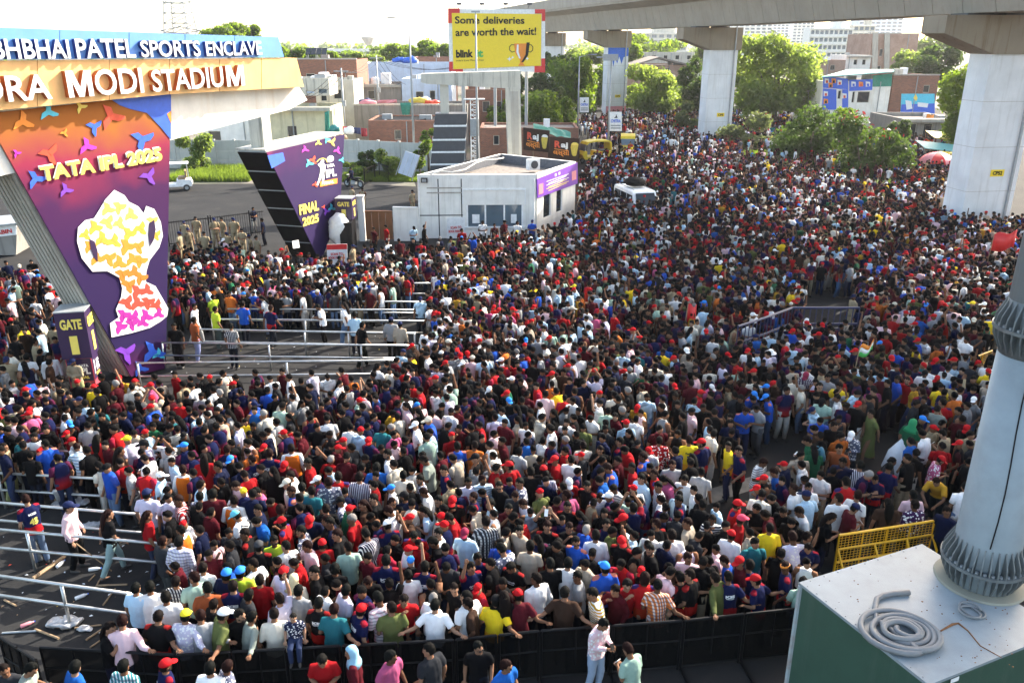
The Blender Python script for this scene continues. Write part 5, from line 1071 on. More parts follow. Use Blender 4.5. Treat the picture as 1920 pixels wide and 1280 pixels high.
def awning(label, q, Y, m, d=2.2):
    pl = Pl((0, Y, 0), 90); mb = MB(); a, b = pl.P(*q[0]), pl.P(*q[1]); mb.poly([a, b, b + pl.n * d + Vector((0, 0, -.5)), a + pl.n * d + Vector((0, 0, -.5))], (0, 0, .06)); o = thing('awning', label, 'awning', a * Vector((1, 1, 0))); mb.build('sheet', M[m], o)
    mb = MB()
    for e in (a, b): f = e + pl.n * d * .95 + Vector((0, 0, -.48)); mb.tube([f, (f.x, f.y, 0)], .04, 5)
    mb.build('posts', M['galv'], o)
awning('yellow shop awning above the teal one', [(1735, 246), (1790, 250)], 86, 'lassi'); awning('teal shop awning near the red umbrella', [(1716, 264), (1788, 272)], 82, 'cyan_roof'); awning('yellow-green awning low by the white pier', [(1760, 284), (1800, 288)], 78, 'lassi')
o = thing('stall_umbrella', 'red and pink stall umbrella near the white pier', 'umbrella', (0, 0, 0)); p = PY(1758, 296, 74); mb = MB(); n = 8; prof = [(1.6, 0), (1.5, .25), (1.1, .6), (.5, .85), (.03, .95)]
for k in range(n):
    vs = []
    for r_, z in prof:
        for e in (0, 1, 2): a = 2 * math.pi * (k + e / 2) / n; sc_2 = r_ * (1 if e != 1 else .96); vs.append((p.x + sc_2 * math.cos(a), p.y + sc_2 * math.sin(a), p.z + z - .4))
    m_ = MB(); m_.add(vs, [(i * 3 + j, i * 3 + j + 1, (i + 1) * 3 + j + 1, (i + 1) * 3 + j) for i in range(4) for j in range(2)]); ob = m_.build('panel', M['red' if k % 2 else 'pink_print'], o, True)
mb = MB(); mb.tube([(p.x, p.y, 0), (p.x, p.y, p.z + .5)], .035, 6); mb.build('pole', M['galv'], o)
house('unfinished grey and brick block with one dark window, beyond the shops', 172, 1636, 1724, 64, 'pale_brick', 12, [(1648, 92, 1656, 106), (1640, 124, 1652, 133)], par=.3, band='concrete', name='unfinished_block', cat='building'); pl = Pl((0, 171.7, 0), 90); o = thing('bare_columns', 'bare concrete columns up the front of the unfinished block', 'columns', pl.P(1650, 130))
for q in ([(1636, 62), (1668, 62), (1662, 136), (1632, 136)],): mb = MB(); mb.poly([pl.P(*e, -.02) for e in ((1636.5, 62), (1646, 62), (1644, 136), (1634, 136))], pl.n * .3); mb.build('column', M['concrete'], o); mb = MB(); mb.poly([pl.P(*e, -.02) for e in ((1658, 62), (1668, 62), (1666, 136), (1657, 136))], pl.n * .3); mb.build('column', M['concrete'], o)
house('dull red brick house above the poster shop', 155, 1538, 1586, 113, 'pale_brick', 8, [(1556, 122, 1566, 132)]); house('small white house with balcony left of the unfinished block', 160, 1588, 1634, 104, 'white_wall', 8, [(1600, 112, 1608, 122), (1616, 112, 1624, 122)], slab=.6)
house('brick house with pitched brown roof between the two far piers', 172, 1190, 1290, 122, 'pale_brick', 12, [(1243, 128, 1256, 144), (1222, 130, 1230, 142)], par=.2); pl = Pl((0, 171, 0), 90); o = thing('pitched_roof', 'shallow brown tiled roof on the far brick house', 'roof', pl.P(1240, 120)); mb = MB(); mb.poly([pl.P(x, y) for x, y in ((1186, 122), (1236, 107), (1294, 121), (1294, 124), (1236, 110), (1186, 125))], pl.n * -12); mb.build('sheet', M['roof_dirt'], o)
house('far pale flat block left of the blue-painted pier roofline', 215, 1182, 1330, 99, 'pale_concrete', 10, [(1200 + 22 * k, 104, 1208 + 22 * k, 112) for k in range(5)])
def far_block(label, Y, x0, x1, yt, mat, rows, cols, band=True, name='office_block'):
    pl = Pl((0, Y, 0), 90); X0, zt = pl.px(x0, yt); X1, _ = pl.px(x1, yt); o = thing(name, label, 'building', ((X0 + X1) / 2, Y, 0)); dpt = (X1 - X0) * .5
    mb = MB(); mb.box(((X0 + X1) / 2, Y + dpt / 2, zt / 2), (X1 - X0, dpt, zt)); mb.build('wall', M[mat], o); mb = MB(); mb.box(((X0 + X1) / 2 + (X1 - X0) * .2, Y + dpt * .4, zt + 1.5), ((X1 - X0) * .3, dpt * .4, 3)); mb.build('roof_room', M[mat], o)
    fh = zt / rows; cw = (X1 - X0) / cols
    wm = MB(); wm.box((0, 0, 0), (cw * .62, .3, fh * .5)); me = wm.mesh('window', M['window_glass'])
    for r_ in range(rows):
        if zt - r_ * fh < 0: break
        if band: mb = MB(); mb.box(((X0 + X1) / 2, Y - .25, zt - r_ * fh - .2), (X1 - X0 + .4, .48, .4)); mb.build('floor_band', M['white_wall'], o)
        for c_ in range(cols):
            if rows * cols > 190 and r_ > 190 // cols: continue
            w_ = mesh_obj('window', me, o, None); w_.parent = o; w_.matrix_parent_inverse = PINV(o); w_.location = (X0 + cw * (c_ + .5), Y - .05, zt - (r_ + .55) * fh)
far_block('long white office block with dark window rows', 265, 1520, 1600, 53, 'white_wall', 7, 9); far_block('white office block stepping right of the long one', 285, 1601, 1642, 47, 'pale_concrete', 8, 4)
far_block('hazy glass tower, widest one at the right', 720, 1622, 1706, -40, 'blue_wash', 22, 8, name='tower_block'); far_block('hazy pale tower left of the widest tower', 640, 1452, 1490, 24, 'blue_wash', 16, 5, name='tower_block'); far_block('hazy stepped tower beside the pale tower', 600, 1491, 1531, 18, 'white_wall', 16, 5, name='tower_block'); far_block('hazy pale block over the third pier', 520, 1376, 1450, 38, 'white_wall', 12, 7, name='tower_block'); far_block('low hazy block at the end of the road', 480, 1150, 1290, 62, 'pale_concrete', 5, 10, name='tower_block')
# water tower, low hall, pylon, solar panels
o = thing('water_tower', 'faint mushroom-shaped water tower on the horizon', 'water tower', (0, 0, 0)); p = PY(691, 90, 900); s = 900 / F; mb = MB(); mb.lathe([(3.2 * s, 0), (2.6 * s, 15 * s * .3), (2.5 * s, p.z + 3 * s), (6 * s, p.z + 7 * s), (12 * s, p.z + 16 * s), (12 * s, p.z + 18 * s), (1, p.z + 19 * s)], (p.x, p.y, 0), 20); mb.build('bowl_and_shaft', M['concrete'], o, True)
mb = MB(); mb.lathe([(12.3 * s, p.z + 15.6 * s), (12.3 * s, p.z + 16.4 * s)], (p.x, p.y, 0), 20); mb.build('rim', M['concrete'], o)
house('low pale hall with a long flat roof on the skyline', 420, 612, 706, 92, 'white_wall', 14, [(630 + 14 * k, 97, 638 + 14 * k, 103) for k in range(5)], name='hall', cat='hall')
o = thing('transmission_pylon', 'lattice electricity pylon behind the blue beam', 'pylon', (0, 0, 0)); p = PY(339, 62, 175); mb = MB(); hgt = PY(339, -110, 175).z; x, y = p.x, p.y
def lw(z): return 3.6 - 2.7 * z / hgt if z < hgt * .75 else 1.55 - .6 * (z / hgt - .75) * 4
N_ = 16
for k in range(N_):
    z0, z1 = hgt * k / N_, hgt * (k + 1) / N_; a0, a1 = lw(z0), lw(z1); c0 = [(x - a0, y - a0, z0), (x + a0, y - a0, z0), (x + a0, y + a0, z0), (x - a0, y + a0, z0)]; c1 = [(x - a1, y - a1, z1), (x + a1, y - a1, z1), (x + a1, y + a1, z1), (x - a1, y + a1, z1)]
    for i in range(4): mb.tube([c0[i], c1[i]], .10, 4); mb.tube([c0[i], c1[(i + 1) % 4]], .06, 4); mb.tube([c0[(i + 1) % 4], c1[i]], .06, 4); mb.tube([c1[i], c1[(i + 1) % 4]], .06, 4)
mb.build('lattice', M['galv'], o); 
for py_ in (2, 60, -50):
    z = PY(339, py_, 175).z; mb = MB()
    for sg in (-1, 1): mb.tube([(x, y, z + .9), (x + sg * (6.5 if py_ < 50 else 4), y, z + .2)], .09, 4); mb.tube([(x, y, z - .4), (x + sg * (6.5 if py_ < 50 else 4), y, z + .2)], .07, 4)
    mb.build('crossarm', M['galv'], o)
pl = Pl((0, 128, 0), 90); o = thing('solar_rack', 'dark solar panels tilted on a rooftop rack', 'solar panel', pl.P(592, 110))
for k in range(4): mb = MB(); a = pl.P(572 + k * 10, 103); b = pl.P(581.4 + k * 10, 103); u = Vector((0, 1.2, .9)); mb.poly([a, b, b + u, a + u], (0, -.03, .05)); mb.build('panel', M['glass_dark'], o)
mb = MB()
for x_ in (575, 592, 609): a = pl.P(x_, 103); mb.tube([a + Vector((0, .1, 0)), (a.x, a.y + .1, 5)], .05, 5); mb.tube([a + Vector((0, 1.1, .8)), (a.x, a.y + 1.1, 5)], .05, 5)
mb.build('posts', M['galv'], o)
# flags
def flag(label, px_, py_, Yg, w_, h_, mats, z=None, tilt=.3, pole=True, text=None):
    p = G(px_, py_, z) ; o = thing('flag', label, 'flag', (p.x, p.y, 0)); n = 8
    for i, m in enumerate(mats):
        vs = []
        for a in range(n + 1):
            for b in range(3): u = a / n; v = (i + b / 2) / len(mats); vs.append((p.x + w_ * u * math.cos(tilt), p.y + .07 * math.sin(u * 8) - .12 * u, p.z - h_ * v + w_ * u * math.sin(tilt) * .6 + .07 * math.sin(u * 7 + v * 2)))
        mb = MB(); mb.add(vs, [(a * 3 + b, (a + 1) * 3 + b, (a + 1) * 3 + b + 1, a * 3 + b + 1) for a in range(n) for b in range(2)]); ob = mb.build('cloth', M[m], o, True); ob.modifiers.new('t', 'SOLIDIFY').thickness = .008
    if pole: mb = MB(); mb.tube([(p.x, p.y, p.z + .05), (p.x - .05, p.y, max(1.3, p.z - 1.4))], .015, 6); mb.build('pole', M['wood'], o)
flag('red flag waved over the crowd near the white pier', 1864, 440, 0, 1.1, .85, ['red'], 2.7, .35); flag('tricolour flag raised from the middle of the right-hand crowd', 1612, 652, 0, .62, .36, ['orange_print', 'white_letter', 'green_print'], 2.2, .9)
flag('small red flag held low near the blue railing', 1290, 572, 0, .32, .75, ['red'], 2.0, .1); flag('orange pennant hung before the poster shop', 1588, 190, 0, .7, 1.4, ['orange_print'], 3.2, -.2); flag('orange pennant by the blue poster house', 1738, 214, 0, .8, 2.0, ['orange_print'], 3.6, -.2)

# ================================================================== trees
def leaf_mat(name, c, tr, var=.35):
    t = NT(name); f = t.noise(.55, 3); g = t.noise(4.5, 2); lo = tuple(x * (1 - var) for x in c); hi = tuple(x * (1 + var) for x in c)
    cc = t.mix(.4, t.ramp(f, [(.3, lo), (.7, hi)]), t.ramp(g, [(.3, lo), (.7, (hi[0] * 1.2, hi[1], hi[2]))])); t.col(cc); t.done(.55)
    tl = t.n('ShaderNodeBsdfTranslucent'); hs = t.n('ShaderNodeMix', data_type='RGBA', blend_type='MULTIPLY'); hs.inputs[0].default_value = 1; t.l(cc, hs.inputs[6]); hs.inputs[7].default_value = tr + (1,); t.l(hs.outputs[2], tl.inputs[0])
    mx_ = t.n('ShaderNodeMixShader'); mx_.inputs[0].default_value = .6; t.l(t.b.outputs[0], mx_.inputs[1]); t.l(tl.outputs[0], mx_.inputs[2]); t.l(mx_.outputs[0], t.t.nodes['Material Output'].inputs[0]); M[name] = t.m
leaf_mat('leaf_dark', (.030, .058, .018), (2.6, 2.5, .9)); leaf_mat('leaf_mid', (.070, .115, .022), (3.0, 2.9, .8)); leaf_mat('leaf_pale', (.105, .150, .045), (2.8, 2.8, 1.2)); leaf_mat('leaf_grey', (.075, .105, .050), (1.8, 1.7, 1.0)); leaf_mat('hedge', (.085, .135, .022), (2.0, 2.0, .8)); leaf_mat('grass_mat', (.10, .15, .03), (2.0, 2.0, .8)); plain('bark', (.11, .085, .06), .9, 0, .35, 6, .4); plain('flower_red', (.70, .03, .02), .5)
nrs = np.random.RandomState(5)
def leaves(blobs, n, size, flat_=.3, shell=.55):
    """leaf quads spread through a set of ellipsoid clumps: (cx,cy,cz,rx,ry,rz)"""
    bl = np.array(blobs, float); vol = (bl[:, 3] * bl[:, 4] * bl[:, 5]) ** .72; idx = nrs.choice(len(bl), n, p=vol / vol.sum()); b = bl[idx]
    d = nrs.normal(size=(n, 3)); d /= np.linalg.norm(d, axis=1)[:, None]; r = (shell + (1 - shell) * nrs.rand(n)) ** .8
    # sub-clumps: pull leaves towards random centres on the clump so light and dark masses show
    k = 26; cen = nrs.normal(size=(len(bl), k, 3)); cen /= np.linalg.norm(cen, axis=2)[:, :, None]; pick = cen[idx, nrs.randint(0, k, n)]
    d = d * .55 + pick * .75; d /= np.linalg.norm(d, axis=1)[:, None]
    p = b[:, :3] + d * b[:, 3:] * (r * nrs.uniform(.7, 1.12, n))[:, None]
    nr = d * .5 + nrs.normal(size=(n, 3)) * .7 + np.array([0, 0, flat_]); nr /= np.linalg.norm(nr, axis=1)[:, None]
    a = np.cross(nr, nrs.normal(size=(n, 3))); a /= np.linalg.norm(a, axis=1)[:, None]; c = np.cross(nr, a); s = size * nrs.uniform(.6, 1.4, n)[:, None]
    v = np.stack([p - a * s, p - c * s * .55 + nr * s * .15, p + a * s, p + c * s * .55 + nr * s * .15], 1).reshape(-1, 3); return v
def quads_mesh(name, v, mats, mi=None):
    n = len(v) // 4; me = bpy.data.meshes.new(name); me.vertices.add(len(v)); me.vertices.foreach_set('co', v.astype(np.float32).ravel()); me.loops.add(n * 4); me.loops.foreach_set('vertex_index', np.arange(n * 4, dtype=np.int32)); me.polygons.add(n); me.polygons.foreach_set('loop_start', np.arange(0, n * 4, 4, dtype=np.int32)); me.polygons.foreach_set('loop_total', np.full(n, 4, np.int32))
    for m in mats: me.materials.append(m)
    if mi is not None: me.polygons.foreach_set('material_index', mi.astype(np.int32))
    me.update(calc_edges=True); return me
def tree(label, h, rx, rz, trunk_h, n, size, mat, seed=0, nb=9, flat_=.3, group='trees', flowers=0, name='tree', asym=.35):
    """trunk with limbs reaching into the crown clumps; built at the origin"""
    r_ = random.Random(seed); o = thing(name, label, 'tree', (0, 0, 0), group); cz = h - rz; blobs = []
    for k in range(nb):
        a = 2 * math.pi * (k + r_.random() * .7) / nb * (1 if k < nb * .7 else 2.3); q = r_.uniform(.35, .72) if k else 0; e = r_.uniform(-.72, .6) if k % 3 else -.6; f = r_.uniform(.38, .58)
        blobs.append((rx * q * math.cos(a) * (1 + asym * r_.uniform(-1, 1)), rx * q * math.sin(a), cz + rz * e, rx * f, rx * f, rz * f * .95))
    me = quads_mesh('crown', leaves(blobs, n, size, flat_), [M[mat]]); mesh_obj('crown', me, o)
    mb = MB(); b0 = r_.uniform(-.2, .2); tr_ = max(.08, h * .022); mb.tube([(0, 0, -.1), (b0 * .3, 0, trunk_h * .5), (b0, b0, trunk_h), (0, b0, cz + rz * .3)], [tr_ * 1.3, tr_, tr_ * .85, tr_ * .25], 8)
    for bl in blobs: mb.tube([(b0, b0, trunk_h * r_.uniform(.75, 1.1)), (bl[0] * .5, bl[1] * .5, (trunk_h + bl[2]) * .52), (bl[0] * .9, bl[1] * .9, bl[2] + bl[5] * .2)], [tr_ * .5, tr_ * .32, tr_ * .1], 6)
    mb.build('trunk', M['bark'], o, True)
    if flowers:
        fb = [(b[0], b[1], b[2] + b[5] * .6, b[3] * .8, b[4] * .8, b[5] * .5) for b in sorted(blobs, key=lambda b: -b[2])[:4]]; fo_ = mesh_obj('flowers', quads_mesh('flowers', leaves(fb, flowers, .17, .4, .9), [M['flower_red']]), o); fo_['kind'] = 'stuff'
    return o
def tree_at(o, px_, Y, s=1, rz=None): x = PY(px_, 200, Y).x; placed(o, x, Y, rnd.uniform(0, 6) if rz is None else rz, s); return o
def crown_geo(px_, ytop, ybot, wpx, Y):   # size of a crown from what it spans in the photograph
    zt = PY(px_, ytop, Y).z; zb = PY(px_, ybot, Y).z; rx = PY(px_ + wpx / 2, ytop, Y).x - PY(px_, ytop, Y).x; return zt, rx, (zt - zb) / 2
def T(label, px_, ytop, ybot, wpx, Y, n, size, mat, seed, **kw):
    zt, rx, rz = crown_geo(px_, ytop, ybot, wpx, Y); o = tree(label, zt, rx, rz, max(.5, zt - 2 * rz + rz * .25), n, size, mat, seed, **kw); return tree_at(o, px_, Y, 1, seed)
T('big pale yellow-green tree between the two nearest piers', 1455, 62, 210, 172, 114, 13000, .30, 'leaf_pale', 3, nb=13, flat_=.1)
T('dark leafy median tree, middle of the three in front of the shops', 1530, 182, 312, 140, 82, 9500, .17, 'leaf_dark', 6, nb=11)
T('dark median tree with red flowers on top, right one', 1640, 198, 348, 134, 73, 9500, .155, 'leaf_dark', 11, nb=11, flowers=90)
T('small round median tree with glossy leaves beside the second white pier', 1405, 205, 285, 100, 94, 5500, .19, 'leaf_grey', 14, nb=9)
T('pale feathery tree in front of the brick house with pitched roof', 1218, 118, 205, 105, 128, 7500, .25, 'leaf_pale', 17, nb=10, flat_=.1)
T('small bushy tree left of the second white pier', 1290, 190, 248, 56, 106, 3200, .2, 'leaf_grey', 19, nb=7)
T('dark round tree between feathery tree and the second white pier', 1302, 108, 200, 70, 132, 5000, .28, 'leaf_dark', 23)
T('dense dark green tree above the lassi boards', 1010, 150, 238, 95, 97, 7500, .2, 'leaf_mid', 29, nb=11); T('bushy green tree left of the lassi boards under the portal', 945, 172, 236, 66, 99, 3800, .2, 'leaf_mid', 31, nb=8)
T('tall loose green tree beside the lamp post with the small sign', 1068, 100, 205, 96, 118, 8000, .26, 'leaf_mid', 37, nb=11, flat_=.1); T('dark tree over the billboard corner', 1042, 96, 160, 78, 140, 5000, .3, 'leaf_dark', 41)
T('green tree hiding the foot of the blue-painted pier on its left', 1115, 96, 200, 92, 150, 7000, .3, 'leaf_mid', 43, nb=10); T('low green tree right of the blue-painted pier', 1190, 150, 200, 60, 152, 3000, .3, 'leaf_mid', 45)
T('wide hill-like tree beneath the viaduct between blue and white pier', 1212, 62, 110, 116, 235, 6000, .5, 'leaf_mid', 47, nb=10); T('pale tree under the viaduct left of the wide one', 1100, 84, 120, 80, 200, 4000, .42, 'leaf_pale', 49)
T('very dark tree above the blue poster house', 1745, 82, 160, 92, 122, 6500, .28, 'leaf_dark', 53, nb=10); T('bright green tree touching the near white pier', 1806, 100, 268, 104, 84, 8500, .19, 'leaf_mid', 59, nb=10, flat_=.2)
T('pale green tree beside the unfinished block', 1700, 82, 140, 76, 150, 4500, .3, 'leaf_pale', 61); T('pale green tree on the left of the unfinished block', 1612, 72, 106, 60, 190, 3000, .36, 'leaf_pale', 63); T('pale tree behind the unfinished block', 1742, 62, 100, 90, 230, 3500, .45, 'leaf_pale', 65)
T('dark green tree rising above the blue beam', 440, 33, 80, 92, 150, 5000, .3, 'leaf_mid', 67, nb=10); T('smaller green tree right of the one above the beam', 483, 46, 82, 42, 156, 2500, .3, 'leaf_mid', 69)
T('young bright green tree by the trophy banner in front of the grey wall', 356, 250, 322, 66, 77, 4200, .15, 'leaf_pale', 71, nb=8)
for i, (x, yt, yb, w_, Y, m, lb) in enumerate([(553, 78, 115, 52, 140, 'leaf_mid', 'round green tree just right of the blue fascia end'), (578, 84, 112, 56, 150, 'leaf_dark', 'dark green tree behind the solar panels'), (625, 92, 112, 50, 165, 'leaf_mid', 'low green tree right of the solar panels'),
    (690, 94, 122, 66, 170, 'leaf_pale', 'pale tree behind the white tank and brick roof'), (748, 78, 112, 70, 190, 'leaf_mid', 'green skyline tree left of the tall lamp post'), (790, 76, 110, 60, 180, 'leaf_mid', 'green skyline tree right of the tall lamp post'), (825, 68, 112, 56, 165, 'leaf_mid', 'tall green tree against the billboard edge'),
    (722, 82, 108, 60, 300, 'leaf_mid', 'hazy round tree beyond the skyline trees'), (660, 96, 112, 60, 260, 'leaf_mid', 'hazy low tree beyond the dark brick house')]):
    T(lb, x, yt, yb, w_, Y, 3200, Y * .0019, m, 100 + i, nb=8)
for i, (x, yt, yb, w_, Y, m, lb) in enumerate([(1022, 118, 190, 70, 112, 'leaf_dark', 'dark tree just right of the portal leg'), (1052, 170, 235, 56, 104, 'leaf_mid', 'bushy green tree right above the tarpaulin'), (1096, 150, 212, 54, 128, 'leaf_dark', 'dark tree between the two white signs'), (1172, 70, 120, 60, 185, 'leaf_mid', 'green tree touching the cap of the blue-painted pier'),
    (1258, 150, 214, 60, 140, 'leaf_mid', 'green tree behind the small bushy tree'), (1318, 84, 130, 56, 200, 'leaf_mid', 'hazy green tree just left of the second white pier'), (1400, 120, 205, 60, 128, 'leaf_mid', 'green tree on the shaded side of the big pale tree'), (1520, 120, 200, 70, 132, 'leaf_pale', 'yellow-green tree in front of the dull red brick house'), (1590, 200, 250, 50, 92, 'leaf_mid', 'low green tree between dark median tree and poster shop'),
    (1690, 210, 262, 50, 90, 'leaf_dark', 'dark low tree beside the grey shutter shop'), (1665, 70, 110, 70, 240, 'leaf_pale', 'hazy pale tree beyond the unfinished block'), (880, 70, 112, 60, 200, 'leaf_mid', 'green skyline tree behind the billboard foot'), (960, 120, 180, 60, 118, 'leaf_dark', 'dark tree inside the portal opening'), (1350, 160, 215, 50, 150, 'leaf_dark', 'dark tree seen right behind the second white pier')]):
    T(lb, x, yt, yb, w_, Y, 4200, Y * .0019, m, 140 + i, nb=9)
# shrubs of the verge
def shrub(label, px_, ytop, ybot, w_, Y, n, size, mat, seed): T(label, px_, ytop, ybot, w_, Y, n, size, mat, seed, nb=6, name='shrub', group='shrubs of the verge')
shrub('dark rounded shrub left of the pale sheet metal panels', 682, 275, 318, 42, 75, 2600, .13, 'leaf_dark', 201); shrub('yellow-green shrub in the middle of the verge', 724, 268, 320, 48, 74, 3000, .13, 'leaf_pale', 203); shrub('low pale shrub beside the motorcycle', 655, 300, 326, 44, 74, 2000, .12, 'leaf_pale', 205)
shrub('small tree-like shrub round the tall lamp post', 784, 258, 312, 46, 73, 2600, .13, 'leaf_mid', 207); shrub('light green shrub before the grey banded pillar', 800, 236, 268, 28, 75, 1500, .13, 'leaf_pale', 209)
# median hedge: clipped beds along the line of piers
hv = []
for (x, y, w_, d_) in [(1245, 247, 62, 1.6), (1200, 228, 40, 2), (1428, 300, 70, 1.6), (1478, 322, 70, 1.3), (1560, 340, 80, 1.2), (1640, 362, 90, 1.2), (1720, 392, 60, 1.1), (1316, 262, 30, 1.4)]:
    c_ = G(x, y); rx = w_ / F * (c_.y + 4) / 2
    hv.append(leaves([(c_.x + (k - 1) * rx * .7, c_.y + .4 * (k - 1), .45, rx * .55, d_, .55) for k in range(3)], 2600, .10, .6, .7))
o = mesh_obj('hedge', quads_mesh('hedge', np.concatenate(hv), [M['hedge']])); tag(o, 'low clipped hedge beds along the median below the piers', 'hedge', None, 'stuff')
# grass on the verge
gv = []; n = 26000; P_ = [PY(x, 300, Y) for x, Y in ((320, 70), (474, 70), (474, 79), (320, 79))]
u, v_ = nrs.rand(n), nrs.rand(n); x0 = PY(325, 300, 74).x; x1 = PY(478, 300, 74).x; xa = PY(640, 300, 74).x; xb = PY(792, 300, 74).x; sel = nrs.rand(n) < .5
X = np.where(sel, x0 + (x1 - x0) * u, xa + (xb - xa) * u); Y_ = np.where(sel, 71.5 + 7 * v_, 71.5 + 4.5 * v_); hgt_ = nrs.uniform(.15, .5, n) * np.where(sel, 1.5, .8); an = nrs.rand(n) * 6.28; w_ = .035
b = np.stack([X, Y_, np.zeros(n)], 1); dx = np.stack([np.cos(an) * w_, np.sin(an) * w_, np.zeros(n)], 1); tp_ = np.stack([nrs.normal(size=n) * .1, nrs.normal(size=n) * .1, hgt_], 1)
o = mesh_obj('grass', quads_mesh('grass', np.stack([b - dx, b + dx, b + tp_ + dx * .2, b + tp_ - dx * .2], 1).reshape(-1, 3), [M['grass_mat']])); tag(o, 'rough green grass on the verge before the compound wall', 'grass', None, 'stuff')
# far tree belt on the plain
fv = []
for k in range(260):
    Y = nrs.uniform(350, 1500); x = nrs.uniform(-1.0, 1.1) * Y * .8; hh = nrs.uniform(5, 11)
    fv.append(leaves([(x, Y, hh * .55, hh * .9, hh * .9, hh * .5)], 60, Y * .0028 if Y < 800 else 2.2, .3, .5))
o = mesh_obj('far_wood', quads_mesh('far_wood', np.concatenate(fv), [M['leaf_mid']])); tag(o, 'far belt of trees along the hazy horizon', 'wood', None, 'stuff')

# ================================================================== the hazy air
mb = MB(); mb.box((60, 300, 54), (3000, 2600, 110)); hz = mb.build('haze', [])
t = bpy.data.materials.new('haze'); t.use_nodes = True; t.node_tree.nodes.clear(); ou = t.node_tree.nodes.new('ShaderNodeOutputMaterial'); vo = t.node_tree.nodes.new('ShaderNodeVolumePrincipled')
vo.inputs['Color'].default_value = (.95, .96, 1, 1); vo.inputs['Density'].default_value = .00016; vo.inputs['Anisotropy'].default_value = .5; t.node_tree.links.new(vo.outputs[0], ou.inputs['Volume']); hz.data.materials.append(t)
tag(hz, 'pale bright haze in the air over the whole place', 'haze', None, 'stuff')
# ================================================================== people
from mathutils.bvhtree import BVHTree
def V(*a): return Vector(a)
HIP = V(0, 0, .92); NECK = V(0, 0, 1.455)
POSES = {  # torso pitch, head pitch, head yaw, (left elbow, wrist), (right elbow, wrist), leg spread fore-aft, arms given before pitch?
 'stand': (2, 6, 8, ((.245, .03, 1.12), (.255, -.07, .87)), ((-.245, .03, 1.12), (-.25, -.09, .88)), .03),
 'turn':  (3, 10, 38, ((.245, .03, 1.12), (.22, -.16, .95)), ((-.245, .05, 1.12), (-.26, -.03, .87)), .05),
 'phone': (7, 30, 0, ((.225, -.01, 1.12), (.07, -.25, 1.20)), ((-.225, -.01, 1.12), (-.05, -.26, 1.19)), .03),
 'fold':  (3, 12, -15, ((.25, -.04, 1.13), (-.06, -.20, 1.13)), ((-.25, -.04, 1.13), (.07, -.23, 1.10)), .03),
 'face':  (4, 14, -10, ((.245, .03, 1.12), (.22, -.14, .96)), ((-.23, -.17, 1.20), (-.055, -.20, 1.43)), .03),
 'up':    (-2, -4, 0, ((.26, -.17, 1.50), (.11, -.22, 1.74)), ((-.26, -.17, 1.50), (-.11, -.22, 1.74)), .03),
 'reach': (4, 4, 12, ((.245, .03, 1.12), (.25, -.12, .90)), ((-.25, -.10, 1.58), (-.22, -.14, 1.86)), .05),
 'lean':  (9, 14, 10, ((.25, .00, 1.14), (.20, -.20, 1.06)), ((-.33, .10, 1.17), (-.46, .20, 1.19)), .05),
 'prop':  (8, 12, -12, ((.37, .08, 1.20), (.52, .17, 1.19)), ((-.36, .09, 1.19), (-.50, .18, 1.19)), .05),
 'walk':  (5, 8, 0, ((.25, .10, 1.14), (.23, .12, .90)), ((-.25, -.04, 1.13), (-.22, -.22, .95)), .22),
 'bend':  (44, 20, 0, ((.25, -.50, 1.02), (.12, -.62, .86)), ((-.25, -.50, 1.02), (-.10, -.64, .88)), .12),
 'sit':   (4, 8, -8, ((.235, .04, 1.12), (.24, -.10, .93)), ((-.235, .04, 1.12), (-.24, -.12, .94)), 0),
}
def rotx(p, piv, a):     # tip forward (towards -Y) by a degrees
    c, s = math.cos(R(a)), math.sin(R(a)); d = Vector(p) - piv; return piv + V(d.x, d.y * c - d.z * s, d.y * s + d.z * c)
class Pose:
    def __init__(s, name):
        s.name = name; s.tp, s.hp, s.hy, s.L, s.Rr, s.st = POSES[name]
    def T(s, p): return rotx(p, HIP, s.tp)
    def Hd(s, p):
        d = Vector(p) - NECK; c, q = math.cos(R(s.hy)), math.sin(R(s.hy)); d = V(d.x * c - d.y * q, d.x * q + d.y * c, d.z)
        return s.T(rotx(NECK + d, NECK, s.hp - s.tp * .55))
    def arms(s):
        for sg, (e, w_) in ((1, s.L), (-1, s.Rr)):
            free = s.name in ('lean', 'prop', 'bend'); sh = s.T(V(sg * .17, 0, 1.385)); e, w_ = Vector(e), Vector(w_)
            yield sg, sh, (e if free else s.T(e)), (w_ if free else s.T(w_))
    def legs(s):
        if s.name == 'sit':
            for sg in (1, -1): yield sg, V(sg * .09, .02, .90), V(sg * .11, -.36, .84), V(sg * .10, -.38, .45)
            return
        for sg in (1, -1):
            f = -sg * s.st; yield sg, V(sg * .09, 0, .90), V(sg * .10, f * .62 - .025, .48), V(sg * .105, f * 1.0 + .03 + (.03 if f > 0 else 0), .085 + (.05 if f > .1 else 0))
def torso_rings(s, extra=0, z0=.82, z1=1.47, hem=1.0):
    P_ = [(.82, .172 * hem, .122 * hem), (.93, .168, .118), (1.04, .160, .112), (1.17, .178, .122), (1.29, .186, .118), (1.37, .172, .102), (1.42, .128, .085), (1.455, .078, .068), (1.475, .062, .060)]
    pts, rs = [], []
    for z, rx, ry in P_:
        if z < z0 - .001 or z > z1 + .001: continue
        p = s.T((0, .012 * math.sin((z - .8) * 4), z)) if z > .9 else V(0, 0, z); pts.append(p); rs.append((rx + extra, ry + extra))
    return pts, rs
